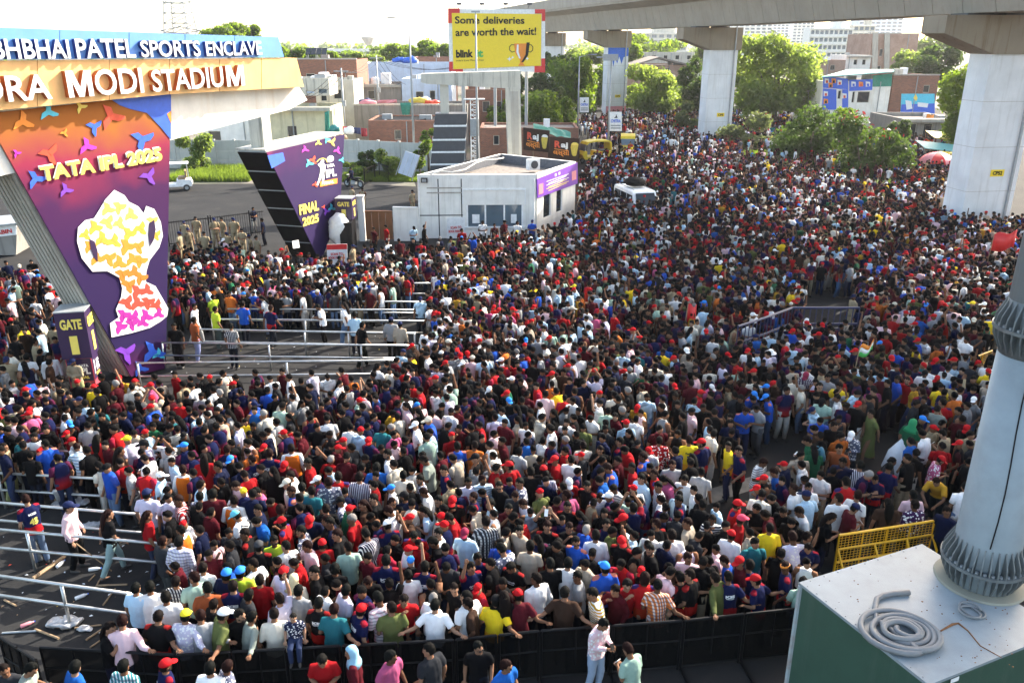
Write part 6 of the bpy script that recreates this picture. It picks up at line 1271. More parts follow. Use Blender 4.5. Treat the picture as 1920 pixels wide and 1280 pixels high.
def remesh(mb, voxel, smooth=3, name='m'):
    me = bpy.data.meshes.new(name); me.from_pydata(mb.v, [], mb.f); o = bpy.data.objects.new(name, me); COL.objects.link(o)
    m = o.modifiers.new('r', 'REMESH'); m.mode = 'VOXEL'; m.voxel_size = voxel; m2 = o.modifiers.new('s', 'SMOOTH'); m2.factor = .5; m2.iterations = smooth
    out = bpy.data.meshes.new_from_object(o.evaluated_get(bpy.context.evaluated_depsgraph_get())); bpy.data.objects.remove(o); bpy.data.meshes.remove(me)
    n = len(out.vertices); a = np.zeros(n * 3); out.vertices.foreach_get('co', a); fs = [tuple(p.vertices) for p in out.polygons]; bpy.data.meshes.remove(out)
    return a.reshape(-1, 3), fs
def hand(mb, w_, e, sg, curl):
    d = (w_ - e).normalized(); up = V(0, 0, 1) if abs(d.z) < .8 else V(0, -1, 0); side = d.cross(up).normalized(); nrm = side.cross(d).normalized()
    for k, (o_, L) in enumerate(((-.030, .066), (-.010, .076), (.011, .071), (.030, .056))):
        a = w_ + d * .075 + side * o_; b = a + d * L * .5 - nrm * L * curl * .35; c = b + d * L * .35 * (1 - curl * .6) - nrm * L * curl * .6; mb.tube([a - d * .03, a, b, c], [.0095, .0098, .0085, .0065], 6)
    a = w_ + d * .03 + side * (-.034) * sg; mb.tube([a - d * .01 + side * .012 * sg, a + d * .02 - side * .014 * sg, a + d * .05 - side * .02 * sg - nrm * .012], [.012, .0115, .008], 6)
def wr(vs, amp, seed, sc_=9):   # cloth creases
    out = np.array(vs)
    for i, v in enumerate(out):
        f = mnoise.noise((v[0] * sc_ + seed, v[1] * sc_, v[2] * sc_ * .55)) + .5 * mnoise.noise((v[0] * sc_ * 2.1, v[1] * sc_ * 2.1 + seed, v[2] * sc_))
        c = V(0, 0, v[2]); d = V(v[0], v[1], 0); out[i] += np.array(d.normalized() * amp * f) if d.length > .01 else 0
    return out
_pm = {}
def to_mesh(name, vs, fs, mats, mi=None):
    me = bpy.data.meshes.new(name); me.from_pydata([tuple(v) for v in vs], [], fs)
    for m in mats: me.materials.append(m)
    if mi is not None: me.polygons.foreach_set('material_index', mi)
    me.polygons.foreach_set('use_smooth', [True] * len(me.polygons)); me.update(); return me
def obj_col_mat(name, rough=.8, var=.12, sc_=14, bump=.25):
    t = NT(name); oi = t.n('ShaderNodeObjectInfo'); f = t.noise(sc_, 3); hs = t.n('ShaderNodeHueSaturation'); t.l(oi.outputs['Color'], hs.inputs['Color']); t.l(t.math('ADD', t.math('MULTIPLY', f, 2 * var), 1 - var), hs.inputs['Value']); t.col(hs.outputs[0])
    if bump: t.bump(t.noise(26, 3), bump, .008)
    M[name] = t.done(rough, 0, .06); return t
obj_col_mat('cloth', .85); obj_col_mat('skin', .55, .06, 9, .05); obj_col_mat('hair_mat', .75, .45, 60, .8); obj_col_mat('cap_mat', .7, .06, 20, .1)
plain('eye_dark', (.012, .008, .006), .3, 0, 0); plain('lip', (.17, .06, .05), .5, 0, .1); plain('beard', (.014, .011, .010), .8, 0, .3, 60); plain('sole', (.04, .038, .036), .7, 0, .3)
def pattern_mat(name, fn):
    t = NT(name); oi = t.n('ShaderNodeObjectInfo'); c = oi.outputs['Color']; t.col(fn(t, c, t.sep())); t.bump(t.noise(26, 3), .25, .008); M[name] = t.done(.9, 0, .06)
def step(t, v, e, inv=False): return t.math('LESS_THAN' if inv else 'GREATER_THAN', v, e)
def f_jersey(top, bot, sh, zc=1.0):
    def fn(t, c, s):
        z = t.math('ADD', s[2], t.math('MULTIPLY', t.math('SUBTRACT', t.noise(5, 2), .5), .16)); k = t.mix(step(t, z, zc), bot + (1,), top + (1,)); a = t.math('ADD', t.math('MULTIPLY', t.math('ABSOLUTE', s[0]), .5), s[2])
        return t.mix(step(t, t.math('ADD', a, t.math('MULTIPLY', t.noise(9, 2), .1)), 1.55), k, sh + (1,))
    return fn
pattern_mat('jersey', f_jersey((.007, .010, .044), (.30, .010, .014), (.20, .009, .02))); pattern_mat('black_jersey', f_jersey((.006, .006, .007), (.34, .012, .010), (.20, .012, .012)))
pattern_mat('red_jersey', f_jersey((.38, .012, .014), (.36, .03, .010), (.03, .02, .09))); pattern_mat('blue_jersey', f_jersey((.015, .075, .40), (.02, .05, .30), (.42, .14, .10), .7)); pattern_mat('yellow_jersey', f_jersey((.80, .55, .02), (.78, .34, .02), (.62, .46, .03)))
def f_check(t, c, s):
    k = t.math('MULTIPLY', t.math('ADD', t.math('SINE', t.math('MULTIPLY', t.math('ADD', s[0], s[1]), 95)), 0), 1.0); k2 = t.math('SINE', t.math('MULTIPLY', s[2], 95)); a = t.mix(t.math('MULTIPLY', step(t, k, .35), .7), c, (.75, .74, .72, 1)); return t.mix(t.math('MULTIPLY', step(t, k2, .4), .6), a, (.05, .05, .07, 1))
def f_hstripe(t, c, s): return t.mix(step(t, t.math('SINE', t.math('MULTIPLY', s[2], 110)), .1), c, (.72, .72, .70, 1))
def f_vstripe(t, c, s): return t.mix(step(t, t.math('SINE', t.math('MULTIPLY', t.math('ADD', s[0], t.math('MULTIPLY', s[1], .6)), 150)), .3), c, (.70, .68, .72, 1))
def f_print(t, c, s):
    v = t.n('ShaderNodeTexVoronoi', inp={'Scale': 17}); t.l(t.tc(), v.inputs['Vector']); return t.mix(step(t, t.math('ADD', v.outputs[0], t.math('MULTIPLY', t.noise(20), .5)), .62), (.74, .73, .72, 1), c)
pattern_mat('check', f_check); pattern_mat('hstripe', f_hstripe); pattern_mat('vstripe', f_vstripe); pattern_mat('print_cloth', f_print)
def pm(kind, pose, var=''):
    k = (kind, pose, var)
    if k in _pm: return _pm[k]
    s = Pose(pose); mb = MB()
    if kind == 'body':
        pts, rs = torso_rings(s, -.018); mb.tube(pts, rs, 12, up=(1, 0, 0))
        for sg, sh, e, w_ in s.arms():
            mb.tube([sh, sh.lerp(e, .5), e, e.lerp(w_, .35), w_], [.052, .047, .040, .041, .028], 9); d = (w_ - e).normalized(); mb.tube([w_ - d * .02, w_ + d * .03, w_ + d * .08, w_ + d * .095], [(.028, .024), (.036, .019), (.040, .017), (.026, .012)], 8)
        for sg, h, kn, an in s.legs():
            mb.tube([h, h.lerp(kn, .4), kn, kn.lerp(an, .35), an], [.085, .078, .054, .054, .038], 10)
            toe = an + V(sg * .02, -.15, -.045); mb.tube([an + V(0, .055, -.05), an + V(0, 0, -.035), an + V(sg * .01, -.08, -.045), toe + V(0, 0, -.005)], [(.032, .03), (.04, .045), (.044, .032), (.03, .02)], 8)
        mb.tube([s.T((0, .005, 1.42)), s.Hd((0, .008, 1.50)), s.Hd((0, .0, 1.54))], [.06, .054, .056], 10)
        v1, f1 = remesh(mb, .017, 3); hb_ = MB()
        hb_.ball((0, .004, 1.595), (.075, .094, .105), 24, 16); hb_.ball((0, -.020, 1.535), (.060, .070, .055), 16, 10); hb_.ball((0, -.060, 1.492), (.034, .030, .022), 12, 8); hb_.ball((0, -.088, 1.567), (.0135, .024, .022), 10, 8); hb_.ball((0, -.084, 1.615), (.046, .014, .010), 12, 6); hb_.tube([(0, .008, 1.45), (0, .004, 1.56)], [.052, .055], 10)
        for sg in (1, -1): hb_.ball((sg * .076, .008, 1.575), (.011, .020, .030), 8, 6)
        v2, f2 = remesh(hb_, .0078, 2); mi2 = []
        for f in f2:
            c = sum((V(*v2[i]) for i in f), V(0, 0, 0)) / len(f); m = 0
            if c.y < -.055 and abs(abs(c.x) - .031) < .014 and abs(c.z - 1.594) < .0065: m = 1
            elif c.y < -.055 and abs(abs(c.x) - .032) < .019 and abs(c.z - 1.6135) < .005: m = 3
            elif c.y < -.06 and abs(c.x) < .023 and abs(c.z - 1.522) < .006: m = 2
            elif var == 'beard' and ((c.z < 1.532 and c.z > 1.462 and c.y < .0 + (1.53 - c.z) * .1 and (abs(c.x) > .018 or c.z < 1.512)) or (abs(c.z - 1.537) < .006 and c.y < -.06 and abs(c.x) < .03) or (abs(c.x) > .055 and -.045 < c.y < .0 and c.z < 1.57)): m = 3
            elif var == 'stubble' and c.z < 1.536 and abs(c.z - 1.5385) < .006 and c.y < -.06 and abs(c.x) < .026: m = 3
            mi2.append(m)
        v2 = [tuple(s.Hd(v)) for v in v2]; fb = MB()
        for sg, sh, e, w_ in s.arms(): hand(fb, w_, e, sg, .75 if pose in ('phone', 'fold', 'face', 'up') else .35)
        n1, n2 = len(v1), len(v2); vs = [tuple(v) for v in v1] + v2 + fb.v; fs = f1 + [tuple(i + n1 for i in f) for f in f2] + [tuple(i + n1 + n2 for i in f) for f in fb.f]
        mi1 = [4 if (sum(v1[i][2] for i in f) / len(f) < (.105 if pose != 'sit' else .45)) else 0 for f in f1]
        me = to_mesh('body', vs, fs, [M['skin'], M['eye_dark'], M['lip'], M['beard'], M['sole']], mi1 + mi2 + [0] * len(fb.f))
    elif kind in ('t_shirt', 'shirt', 'dress'):
        long_ = kind == 'shirt' or var == 'long'; pts, rs = torso_rings(s, .012, hem=1.06)
        if kind == 'dress': pts = [V(0, 0, .30), V(0, 0, .55)] + pts; rs = [(.25, .21), (.21, .17)] + rs
        mb.tube(pts, rs, 14, up=(1, 0, 0))
        for sg, sh, e, w_ in s.arms():
            if long_: mb.tube([sh - V(sg * .06, 0, .0), sh, sh.lerp(e, .5), e, e.lerp(w_, .5), e.lerp(w_, .95)], [.07, .076, .066, .058, .050, .042], 10)
            else: mb.tube([sh - V(sg * .06, 0, .0), sh, sh.lerp(e, .4), sh.lerp(e, .74)], [.07, .076, .072, .070], 10)
        v1, f1 = remesh(mb, .017, 4); v1 = wr(v1, .016, len(_pm) * 1.7); me = to_mesh(kind, v1, f1, [M['cloth']])
    elif kind == 'vest':
        pts, rs = torso_rings(s, .024, hem=1.04); mb.tube(pts[:-1], rs[:-1], 14, up=(1, 0, 0))
        for sg, sh, e, w_ in s.arms(): mb.ball(s.T((sg * .135, 0, 1.385)), (.055, .09, .055), 10, 8)
        v1, f1 = remesh(mb, .018, 3); me = to_mesh('vest', v1, f1, [M['cloth']])
    elif kind == 'trousers':
        mb.tube([V(0, 0, .80), V(0, 0, .90), V(0, .0, .985)], [(.15, .12), (.165, .122), (.160, .115)], 14, up=(1, 0, 0))
        for sg, h, kn, an in s.legs():
            wd = 1.22 if var == 'wide' else 1; mb.tube([h + V(0, 0, .02), h.lerp(kn, .4), kn, kn.lerp(an, .5), an + V(0, 0, .0)], [.094, .092 * wd, .074 * wd, .068 * wd, .060 * wd], 10)
        v1, f1 = remesh(mb, .020, 3); v1 = wr(v1, .010, len(_pm) * 2.3, 12); me = to_mesh('trousers', v1, f1, [M['cloth']])
    elif kind == 'hair':
        curly = var == 'curly'; hb_ = MB(); hb_.ball((0, .0, 0), 1.0, 26, 16); vs = []
        for v in hb_.v:
            x, y, z = v; inside = (y < -.30 and z < .50 + .12 * math.sin(x * 9)) or z < -.62 or (abs(x) > .55 and y < .05 and z < .05) or (y < .1 and z < -.25)
            r_ = .86 if inside else 1.03 + (.17 if curly else .13) * mnoise.noise((x * 6, y * 6, z * 4 + 3)) + (.10 if curly else .0) + (.10 * max(0, z) if var == 'short' else 0)
            vs.append(s.Hd((x * .084 * r_, .012 + y * .102 * r_, 1.607 + z * .114 * r_)))
        fs = list(hb_.f)
        if var == 'long':
            h2 = MB(); h2.tube([(0, .055, 1.68), (0, .088, 1.58), (0, .115, 1.45), (0, .135, 1.30), (0, .13, 1.14)], [(.06, .03), (.088, .045), (.10, .045), (.085, .035), (.03, .018)], 12, up=(1, 0, 0)); n0 = len(vs)
            for (x, y, z) in h2.v: q = V(x + .012 * mnoise.noise((x * 30, z * 12, 1)), y, z); vs.append(s.Hd(q) if z > 1.5 else s.Hd(V(q.x, q.y, 1.5)) + (s.T(q) - s.T(V(q.x, q.y, 1.5))))
            fs += [tuple(i + n0 for i in f) for f in h2.f]
        me = to_mesh('hair', vs, fs, [M['hair_mat']])
    elif kind == 'cap':
        hb_ = MB(); hb_.ball((0, 0, 0), 1.0, 20, 12); vs = []
        for x, y, z in hb_.v:
            r_ = 1.0; zz_ = z
            if z < -.05: r_ = .80
            vs.append(s.Hd((x * .092 * r_, .008 + y * .112 * r_, 1.622 + z * .104 * (1 if z > 0 else .5))))
        fs = list(hb_.f); h2 = MB(); h2.ball((0, -.115, 1.628), (.075, .085, .010), 14, 6); n0 = len(vs); vs += [s.Hd((x, y, z - 1.1 * max(0, abs(x) - .02) ** 1.5 * .8 + (y + .115) * .12)) for x, y, z in h2.v]; fs += [tuple(i + n0 for i in f) for f in h2.f]
        h3 = MB(); h3.ball((0, .008, 1.727), .009, 6, 5); n0 = len(vs); vs += [s.Hd(v) for v in h3.v]; fs += [tuple(i + n0 for i in f) for f in h3.f]
        me = to_mesh('cap', vs, fs, [M['cap_mat']])
    elif kind == 'sun_hat':
        hb_ = MB(); hb_.lathe([(.20, 1.615), (.19, 1.622), (.10, 1.64), (.097, 1.70), (.07, 1.735), (.01, 1.74)], (0, 0, 0), 20); me = to_mesh('sun_hat', [s.Hd(v) for v in hb_.v], hb_.f, [M['cap_mat']])
    elif kind == 'headscarf':
        hb_ = MB(); hb_.tube([(0, .02, 1.725), (0, .015, 1.69), (0, .02, 1.60), (0, .03, 1.52), (0, .02, 1.44), (0, .02, 1.36)], [(.03, .04), (.08, .09), (.096, .108), (.09, .09), (.15, .10), (.205, .135)], 16, up=(1, 0, 0)); vs = []
        for x, y, z in hb_.v: 
            if y < -.03 and 1.5 < z < 1.66: y = -.035
            vs.append(s.Hd((x, y, z)) if z > 1.5 else s.T((x, y, z)))
        me = to_mesh('headscarf', vs, hb_.f, [M['cloth']])
    elif kind == 'shoe_pair':
        me = None
    elif kind == 'sunglasses':
        hb_ = MB()
        for sg in (1, -1): hb_.ball((sg * .031, -.094, 1.592), (.026, .012, .019), 10, 6); hb_.tube([(sg * .055, -.088, 1.596), (sg * .081, .01, 1.59)], .004, 4)
        hb_.tube([(-.02, -.1, 1.598), (.02, -.1, 1.598)], .004, 4); me = to_mesh('sunglasses', [s.Hd(v) for v in hb_.v], hb_.f, [M['black_print']])
    elif kind == 'headband':
        hb_ = MB(); hb_.lathe([(.9, 0), (.92, .01), (.92, .028), (.9, .036)], (0, 0, 0), 20); me = to_mesh('headband', [s.Hd((x * .094, .005 + y * .115, 1.625 + z)) for x, y, z in hb_.v], hb_.f, [M['orange_print']])
    _pm[k] = me; return me
SH = {'white': (.78, .78, .77), 'black': (.0065, .0065, .0075), 'red': (.36, .010, .014), 'maroon': (.085, .009, .015), 'navy': (.008, .012, .040), 'blue': (.015, .11, .42), 'sky': (.42, .60, .74), 'teal': (.03, .19, .22), 'green': (.02, .13, .06), 'olive': (.13, .15, .05), 'lime': (.50, .68, .05), 'yellow': (.80, .58, .03), 'mustard': (.55, .30, .03), 'orange': (.62, .16, .03), 'rust': (.33, .085, .03), 'pink': (.68, .47, .50), 'rose': (.50, .10, .22), 'lilac': (.56, .53, .66), 'beige': (.52, .44, .34), 'khaki': (.40, .32, .20), 'grey': (.32, .33, .34), 'charcoal': (.030, .032, .037), 'brown': (.050, .027, .018), 'cream': (.68, .63, .52), 'mint': (.38, .55, .45), 'sage': (.27, .31, .27), 'purple': (.06, .024, .085)}
for k_ in SH:
    if k_ not in ('white', 'cream', 'sky', 'pink', 'lilac'): SH[k_] = tuple(x * .74 for x in SH[k_])
    else: SH[k_] = tuple(x * .95 for x in SH[k_])
CNAME = {'sky': 'light blue', 'sage': 'grey-green', 'rose': 'deep pink', 'teal': 'teal', 'rust': 'rust-orange'}
SKIN = [(.24, .125, .075), (.19, .095, .055), (.145, .07, .04), (.29, .165, .105), (.10, .048, .028), (.21, .11, .066)]
TR = {'d': (.012, .015, .026), 'j': (.11, .18, .31), 'b': (.007, .007, .008), 'k': (.36, .29, .19), 'g': (.08, .083, .088), 'w': (.50, .47, .42), 'n': (.03, .045, .10), 'p': (.36, .42, .56), 'h': (.40, .32, .20)}
TR = {k_: tuple(x * .75 for x in v_) for k_, v_ in TR.items()}
HEADS = {'h': 'hair', 'c': 'curly hair', 'l': 'long hair', 'rc': 'red cap', 'wc': 'white cap', 'bc': 'blue cap', 'yc': 'yellow cap', 'kc': 'black cap', 'gc': 'grey cap', 'nc': 'navy cap', 'tc': 'turquoise cap', 'cc': 'cream cap', 'mc': 'maroon cap', 'oc': 'pink-red cap', 'hat': 'white sun hat', 'sg': 'grey headscarf', 'sc': 'cream headscarf', 'gs': 'green headscarf', 'gr': 'grey hair', 'hb': 'orange headband', 'bs': 'blue headscarf'}
CAPC = {'rc': (.42, .010, .014), 'wc': (.78, .78, .77), 'bc': (.03, .20, .62), 'yc': (.80, .62, .03), 'kc': (.008, .008, .009), 'gc': (.04, .042, .046), 'nc': (.012, .018, .06), 'tc': (.12, .48, .58), 'cc': (.62, .56, .44), 'mc': (.22, .02, .05), 'oc': (.55, .05, .10)}
PAT = {'j': ('jersey', 'navy and red cricket jersey'), 'jb': ('black_jersey', 'black and red cricket jersey'), 'rj': ('red_jersey', 'red cricket jersey'), 'mj': ('blue_jersey', 'bright blue cricket jersey'), 'yj': ('yellow_jersey', 'yellow cricket jersey')}
FACE = {'S': 0, 'SE': 45, 'E': 90, 'NE': 135, 'N': 180, 'NW': -135, 'W': -90, 'SW': -45}
PEOPLE_TABLE = """
95 843 NW j h bend g 18|68 829 W rj h bend w|7 838 E khaki h stand k pol|84 832 NW mj h turn j|144 838 NW sky/ck h bend d|182 822 N rj l stand n|225 846 NE brown l walk b|270 832 SW lilac kc fold g pol|271 860 W white h phone j|48 936 NW j h face j 45
129 949 E pink nc stand b pol|203 964 NE black l walk p|277 966 NE red l stand n|275 925 N lilac nc stand g pol|305 1014 NE charcoal h stand g|546 840 N vest h stand b|343 880 N vest h stand b|438 938 N vest h turn b|338 994 W vest h stand b|336 1015 N lilac/ck h stand g
442 966 W white tc phone j|334 938 W red/ck h turn d|399 926 N maroon h stand d|377 909 E sky h turn d|375 930 N sky/fl h stand g|408 874 W navy h turn d|382 858 N red l stand d|426 842 N j h stand d KEI|472 861 NW j h turn d KEI|505 850 N j h stand d KEI
534 872 S maroon rc phone d|577 868 W red h turn b sun|544 892 W white h turn d|458 890 NW red h phone d|442 910 SW pink h phone d|537 906 W cream cc turn d|480 922 SW rose h phone d|546 921 W mj h turn d|566 913 N sage h stand d|584 920 N teal h turn d
483 955 W navy h turn d|528 978 W rj rc face d|580 975 S navy rc phone d|525 955 N black h stand d|514 1014 S lime h stand d sun|458 1001 W jb h turn d|485 1023 N jb gc stand d|535 1023 NW white h turn d|575 1023 SW pink h face d|604 1019 N red rc stand d
564 996 W white/fl h turn d|613 976 W black h turn d|381 1064 N white h stand d|364 1083 NW mint h turn d|330 1090 N charcoal/ck h stand d|424 1076 NE navy bc turn d|450 1072 N lime bc stand d|474 1057 NW white h turn d|531 1072 NE lilac rc turn d|551 1085 N cream sc stand d
388 1102 N rust h turn d|437 1098 N j h stand d KEI|487 1087 N red h stand d|467 1115 NE charcoal h turn d|523 1122 NW lilac h reach d|560 1107 N grey h stand d|589 1072 W black h turn d|401 1132 NE black h turn d|311 1119 N white/L h stand d|352 1177 N lilac/fl yc lean d
379 1175 N grey/L h lean g|422 1170 NE olive wc lean d|450 1152 SE black h turn d|474 1162 NE sage/L h lean d|514 1154 N cream/L h lean d|598 1130 N jb h stand d KEI|311 1246 NE j rc stand d KEI|394 1252 N white h stand d|427 1248 NE white/fl h turn d|604 1238 S red h phone d
255 1102 N sky h stand d|281 1100 N white h stand d|229 1164 N pink/L h lean d|206 1176 E black l face d|8 1256 S charcoal h turn d|58 1254 E sage h phone d|141 1250 NE blue h turn d|232 1248 N teal/ck h stand d|302 1183 N jb h lean d|726 851 W white h turn d
706 876 N blue h stand d|674 894 N purple/sv h stand d|756 890 N cream h stand d|616 903 N white/fl h stand d|634 893 N rj h stand d|787 899 W white/fl h turn d|794 923 W white h phone d|795 862 W sage h phone d|832 881 W j h turn d|758 930 NW navy kc turn d
736 941 S black l turn d sun|729 957 W white h phone d|726 984 NW j wc phone d|700 935 W black h turn b|681 946 W brown l turn d|659 973 W red gr turn d|638 939 W white/sv kc turn d|611 953 N black h stand d|618 980 W navy h turn d|632 1002 W black h turn b
686 1001 NW navy/sv h phone d|652 1025 N mint h turn d|776 1005 S rj h phone d brd|812 1016 W black c phone b|821 1000 W white/L h turn d|842 971 W red h phone d|822 938 W black h turn d|848 939 S jb rc face d|887 931 W j h stand d|878 904 S lilac h stand d
905 899 S sky/ck h turn d|871 1000 S sky mc stand d|794 958 W sky l phone j|890 834 N orange h turn d|891 858 W black kc turn d|857 836 N mj h stand d KEI|724 1050 N j h stand d KEI|765 1077 N white h stand j|797 1062 N j h stand d KEI|690 1091 S black h phone d
649 1106 NE lilac h turn d|709 1121 NW pink/ck h phone d|757 1125 S red h face d|812 1122 NE white gr turn d|851 1104 SW black h turn d|817 1152 N white h prop d|874 1119 NW white h turn d|877 1146 W brown h face d|677 1144 NE j rc turn d KEI|628 1158 N teal h lean d
735 1168 N olive h turn d|658 1222 W maroon/L bs stand d|733 1231 SE rose h turn d|804 1218 NW charcoal h turn d|897 1213 S black h turn d sun|883 1064 SE j h reach d QAT|896 1047 S j h turn d QAT|628 1066 N black c stand d|958 1063 SW jb h phone d QAT|1005 1085 NW white/L h turn d
1031 1056 N black h stand b|1065 1055 N white/L h stand d|1082 1081 W grey h turn d|1059 1117 N brown h prop d|1110 1134 W mustard/st h lean d|1134 1063 N mj bc stand d|1153 1106 SW maroon/L h face d|1176 1096 S red c face d|971 1149 N maroon rc lean d|930 1154 N yj kc lean d
945 1124 N black l stand d|1132 1170 SE pink/fl h phone p|1176 1216 NW mint h phone d|949 1248 SE blue h turn d sun|1207 1087 N rj c stand d|954 873 NW red rc turn d|1040 862 W red rc turn d|1019 880 N black rc stand d|1071 861 N white h stand d|1094 835 N cream h stand b TEE
1067 905 S red wc phone d|1125 843 S black l face d|1139 877 W mj h phone n|1162 828 NW j h turn d|1184 876 W red h turn d|1205 856 NW mj c turn d|1202 897 SW sky/L h stand d|1101 911 SW jb h turn d|1062 928 NW rose h turn d|1150 917 SW grey/st h phone d
1125 933 S lilac/st h phone d|1187 951 N j h up d|1168 972 SW black rc fold d|1166 1015 SW jb rc turn d|1137 982 S j l stand d|1117 1003 N white/L h stand d|1080 1016 SW mj h turn d sun|1026 987 S jb h stand d QAT|1067 989 S black h face d|1047 1018 S black h phone d sun
1028 960 S black h up d sun|974 995 SW beige h turn d|994 1023 N beige h stand d|940 1029 NW white/fl h phone d|974 905 W cream/fl h turn d|995 884 N black h stand d|1023 889 N white/sv h stand d|936 911 SW black h turn d sun|966 930 S charcoal h phone d|980 944 SW lilac/sv h phone d
919 945 W sky h turn d|954 953 S maroon h face d|1064 949 S jb h stand d|911 977 N charcoal/ck h stand d|1292 825 N yj h stand n FED|1236 826 N red/fl h stand d|1365 836 W yj h turn n|1385 845 W j c turn b|1315 830 NW j rc turn d|1432 867 SE grey/st c phone w
1450 885 W blue h phone h|1261 871 S grey h stand p brd|1297 858 NW black l walk b|1283 899 SW white h face d|1234 912 W charcoal/sv h turn d|1272 938 W j h turn d QAT|1230 982 NW jb h turn d|1259 1002 N white/L h stand d|1288 980 NW beige h turn d|1335 974 S navy/st l face g
1383 945 SE rj rc turn d|1390 973 E red oc turn d|1371 1002 NE white rc turn d|1443 989 N yj h stand d|1468 959 SW black h phone b|1487 916 NW white h turn d|1498 959 W white h phone d|1516 914 S white h stand d|1486 1007 N lilac/fl h phone d|1514 826 W green h phone d PACK
1218 1030 W black h turn d|1207 894 W charcoal h turn d|1226 888 W rj h turn d|1209 1083 N rj c stand d|1233 1096 N orange/ck h lean d|1274 1081 NW jb c prop d K18|1340 1083 NW olive/L h prop d|1365 1081 N j h lean d KEI|1414 1102 NW j rc lean d|1472 1063 W j hb turn d
1357 1051 W mj h phone d|1386 1053 W maroon rc turn d|1405 1059 NE j h turn d|1290 1046 S pink/L h turn d|1292 1078 NW jb h turn d|1572 934 N white h turn d|1608 928 NE white h turn d|1604 952 E maroon nc phone d|1559 970 E black l phone d|1586 903 N rj h stand d
1613 872 NE navy/sv h turn d|1667 876 NE j c phone d|1640 898 SW j h phone d|1665 943 N brown l stand b|1755 903 SW mustard h bend d|1712 928 N pink h stand d|1715 946 N purple/fl h stand d|1775 959 SW navy h turn d|1514 1006 E black h reach d|1516 1027 S j h phone d QAT
1580 866 SW navy h face d|1765 862 E rose/fl rc phone d|1565 798 S black/L h turn d|1596 816 SW white/fl wc phone d|1633 775 W olive h walk b DRS|1712 793 NE green gs stand d DRS|1758 767 NE sage h face j|1767 813 NW khaki h phone h pol|1574 841 SW rust h turn d|1574 724 SW yj h fold g
1616 698 SW sky/L h phone d|1653 698 SW sky/L h stand g|1633 714 NW j h turn j|1701 713 SW red h stand b|1729 734 N j h stand d 18|1767 754 N rj h turn d|1537 724 S jb l stand j|1511 704 SW purple/ck mc phone g|1552 708 SW grey h turn d|1789 722 NE khaki h reach h pol
1734 700 SW white kc fold d|1718 690 S j h turn d|1414 740 SE mj bc phone n|1436 745 W mj bc phone n|1444 690 S black gr stand d brd|1398 770 S mj h phone n|1445 662 S lilac hat stand d|1672 672 SW red rc turn d|1600 560 W khaki nc stand h pol|1634 556 N khaki nc stand h pol
1664 562 NE khaki nc stand h pol|1485 548 SE yj h fold d|788 562 S sky nc stand d pol|798 622 NE white/L h turn n|824 622 N white h stand n|733 600 N grey/L nc stand b pol|750 608 N beige nc stand b pol|680 610 NE black h walk b|433 612 N charcoal/ck h stand d|326 612 S black h stand b
364 600 NE rust h stand p|365 575 E white h walk w|399 552 SE lime h turn g|404 580 NE lime h stand g|596 576 W white h phone b|645 572 W white l walk j|664 590 N sky h stand d|508 578 NE j h walk d|455 570 N mj h stand d|490 556 W white l phone p
344 414 S khaki nc stand h pol|366 409 S khaki kc stand h pol|401 413 SE khaki nc fold h pol|415 411 SW khaki h stand h pol|437 412 S khaki nc turn h pol|474 388 SE navy h fold w|490 408 W navy h stand d|660 350 NE khaki nc stand h pol|679 352 S khaki h fold h pol|773 358 SE khaki kc stand h pol
700 428 SW maroon h stand b|723 425 SW red h stand w|776 424 SE sky kc phone d|796 424 E black h reach b|866 430 S red h turn d|905 420 S white/st h phone b|927 420 S maroon h stand b|946 416 SE maroon kc turn d|970 418 S white h turn d|998 414 S mj nc fold n
352 432 SE khaki nc stand h pol|382 436 N khaki kc stand h pol|424 434 SE khaki nc stand h pol|452 428 S khaki h fold h pol|466 440 W khaki nc stand h pol|336 440 E khaki nc stand h pol|395 452 NE khaki nc turn h pol|440 452 S khaki nc stand h pol|480 446 SW khaki kc stand h pol|575 492 S khaki nc stand h pol|604 486 SE khaki h stand h pol|662 462 E khaki nc turn h pol
1040 416 S black/st rc stand b|20 602 NW black rc walk w|62 560 N white h stand p|88 524 N white/L h stand d|115 570 NE mustard h stand d|66 640 NE khaki h stand h|100 612 N khaki nc stand h pol|12 675 S khaki nc stand h pol|50 670 N white h stand d|92 668 SE white/L h stand d|136 678 S khaki nc fold h pol|56 770 N jb rc stand d 18
""".replace('\n', '|')
individuals = []
def parse():
    for row in PEOPLE_TABLE.split('|'):
        q = row.split()
        if len(q) < 7: continue
        individuals.append(dict(px=float(q[0]), py=float(q[1]), face=q[2], shirt=q[3], head=q[4], pose=q[5], tr=q[6], ex=q[7:]))
parse()
HEADC = {k: Pose(k).Hd((0, 0, 1.60)) for k in POSES}
pr = random.Random(21)
for d in individuals:
    d['s'] = pr.uniform(.98, 1.06) if d['py'] > 500 else pr.uniform(1.0, 1.06)
    d['rz'] = R(FACE[d['face']] + pr.uniform(-16, 16)); hc = HEADC[d['pose']] * d['s']
    p = G(d['px'], d['py'], hc.z); c, s_ = math.cos(d['rz']), math.sin(d['rz']); d['x'] = p.x - (hc.x * c - hc.y * s_); d['y'] = p.y - (hc.x * s_ + hc.y * c)
BAR = [G(*q, hF) for q in ((74, 1210), (330, 1225), (640, 1208), (852, 1197), (1012, 1180), (1280, 1161), (1508, 1137))]
for d in individuals:
    if 1080 < d['py'] < 1192 and 230 < d['px'] < 1500 and abs(d['px'] - 1132) > 3:
        for a, b in zip(BAR, BAR[1:]):
            if a.x <= d['x'] < b.x:
                yb_ = a.y + (b.y - a.y) * (d['x'] - a.x) / (b.x - a.x) + (.30 if d['pose'] in ('lean', 'prop') else .36)
                if d['y'] < yb_: d['x'] *= yb_ / d['y']; d['y'] = yb_
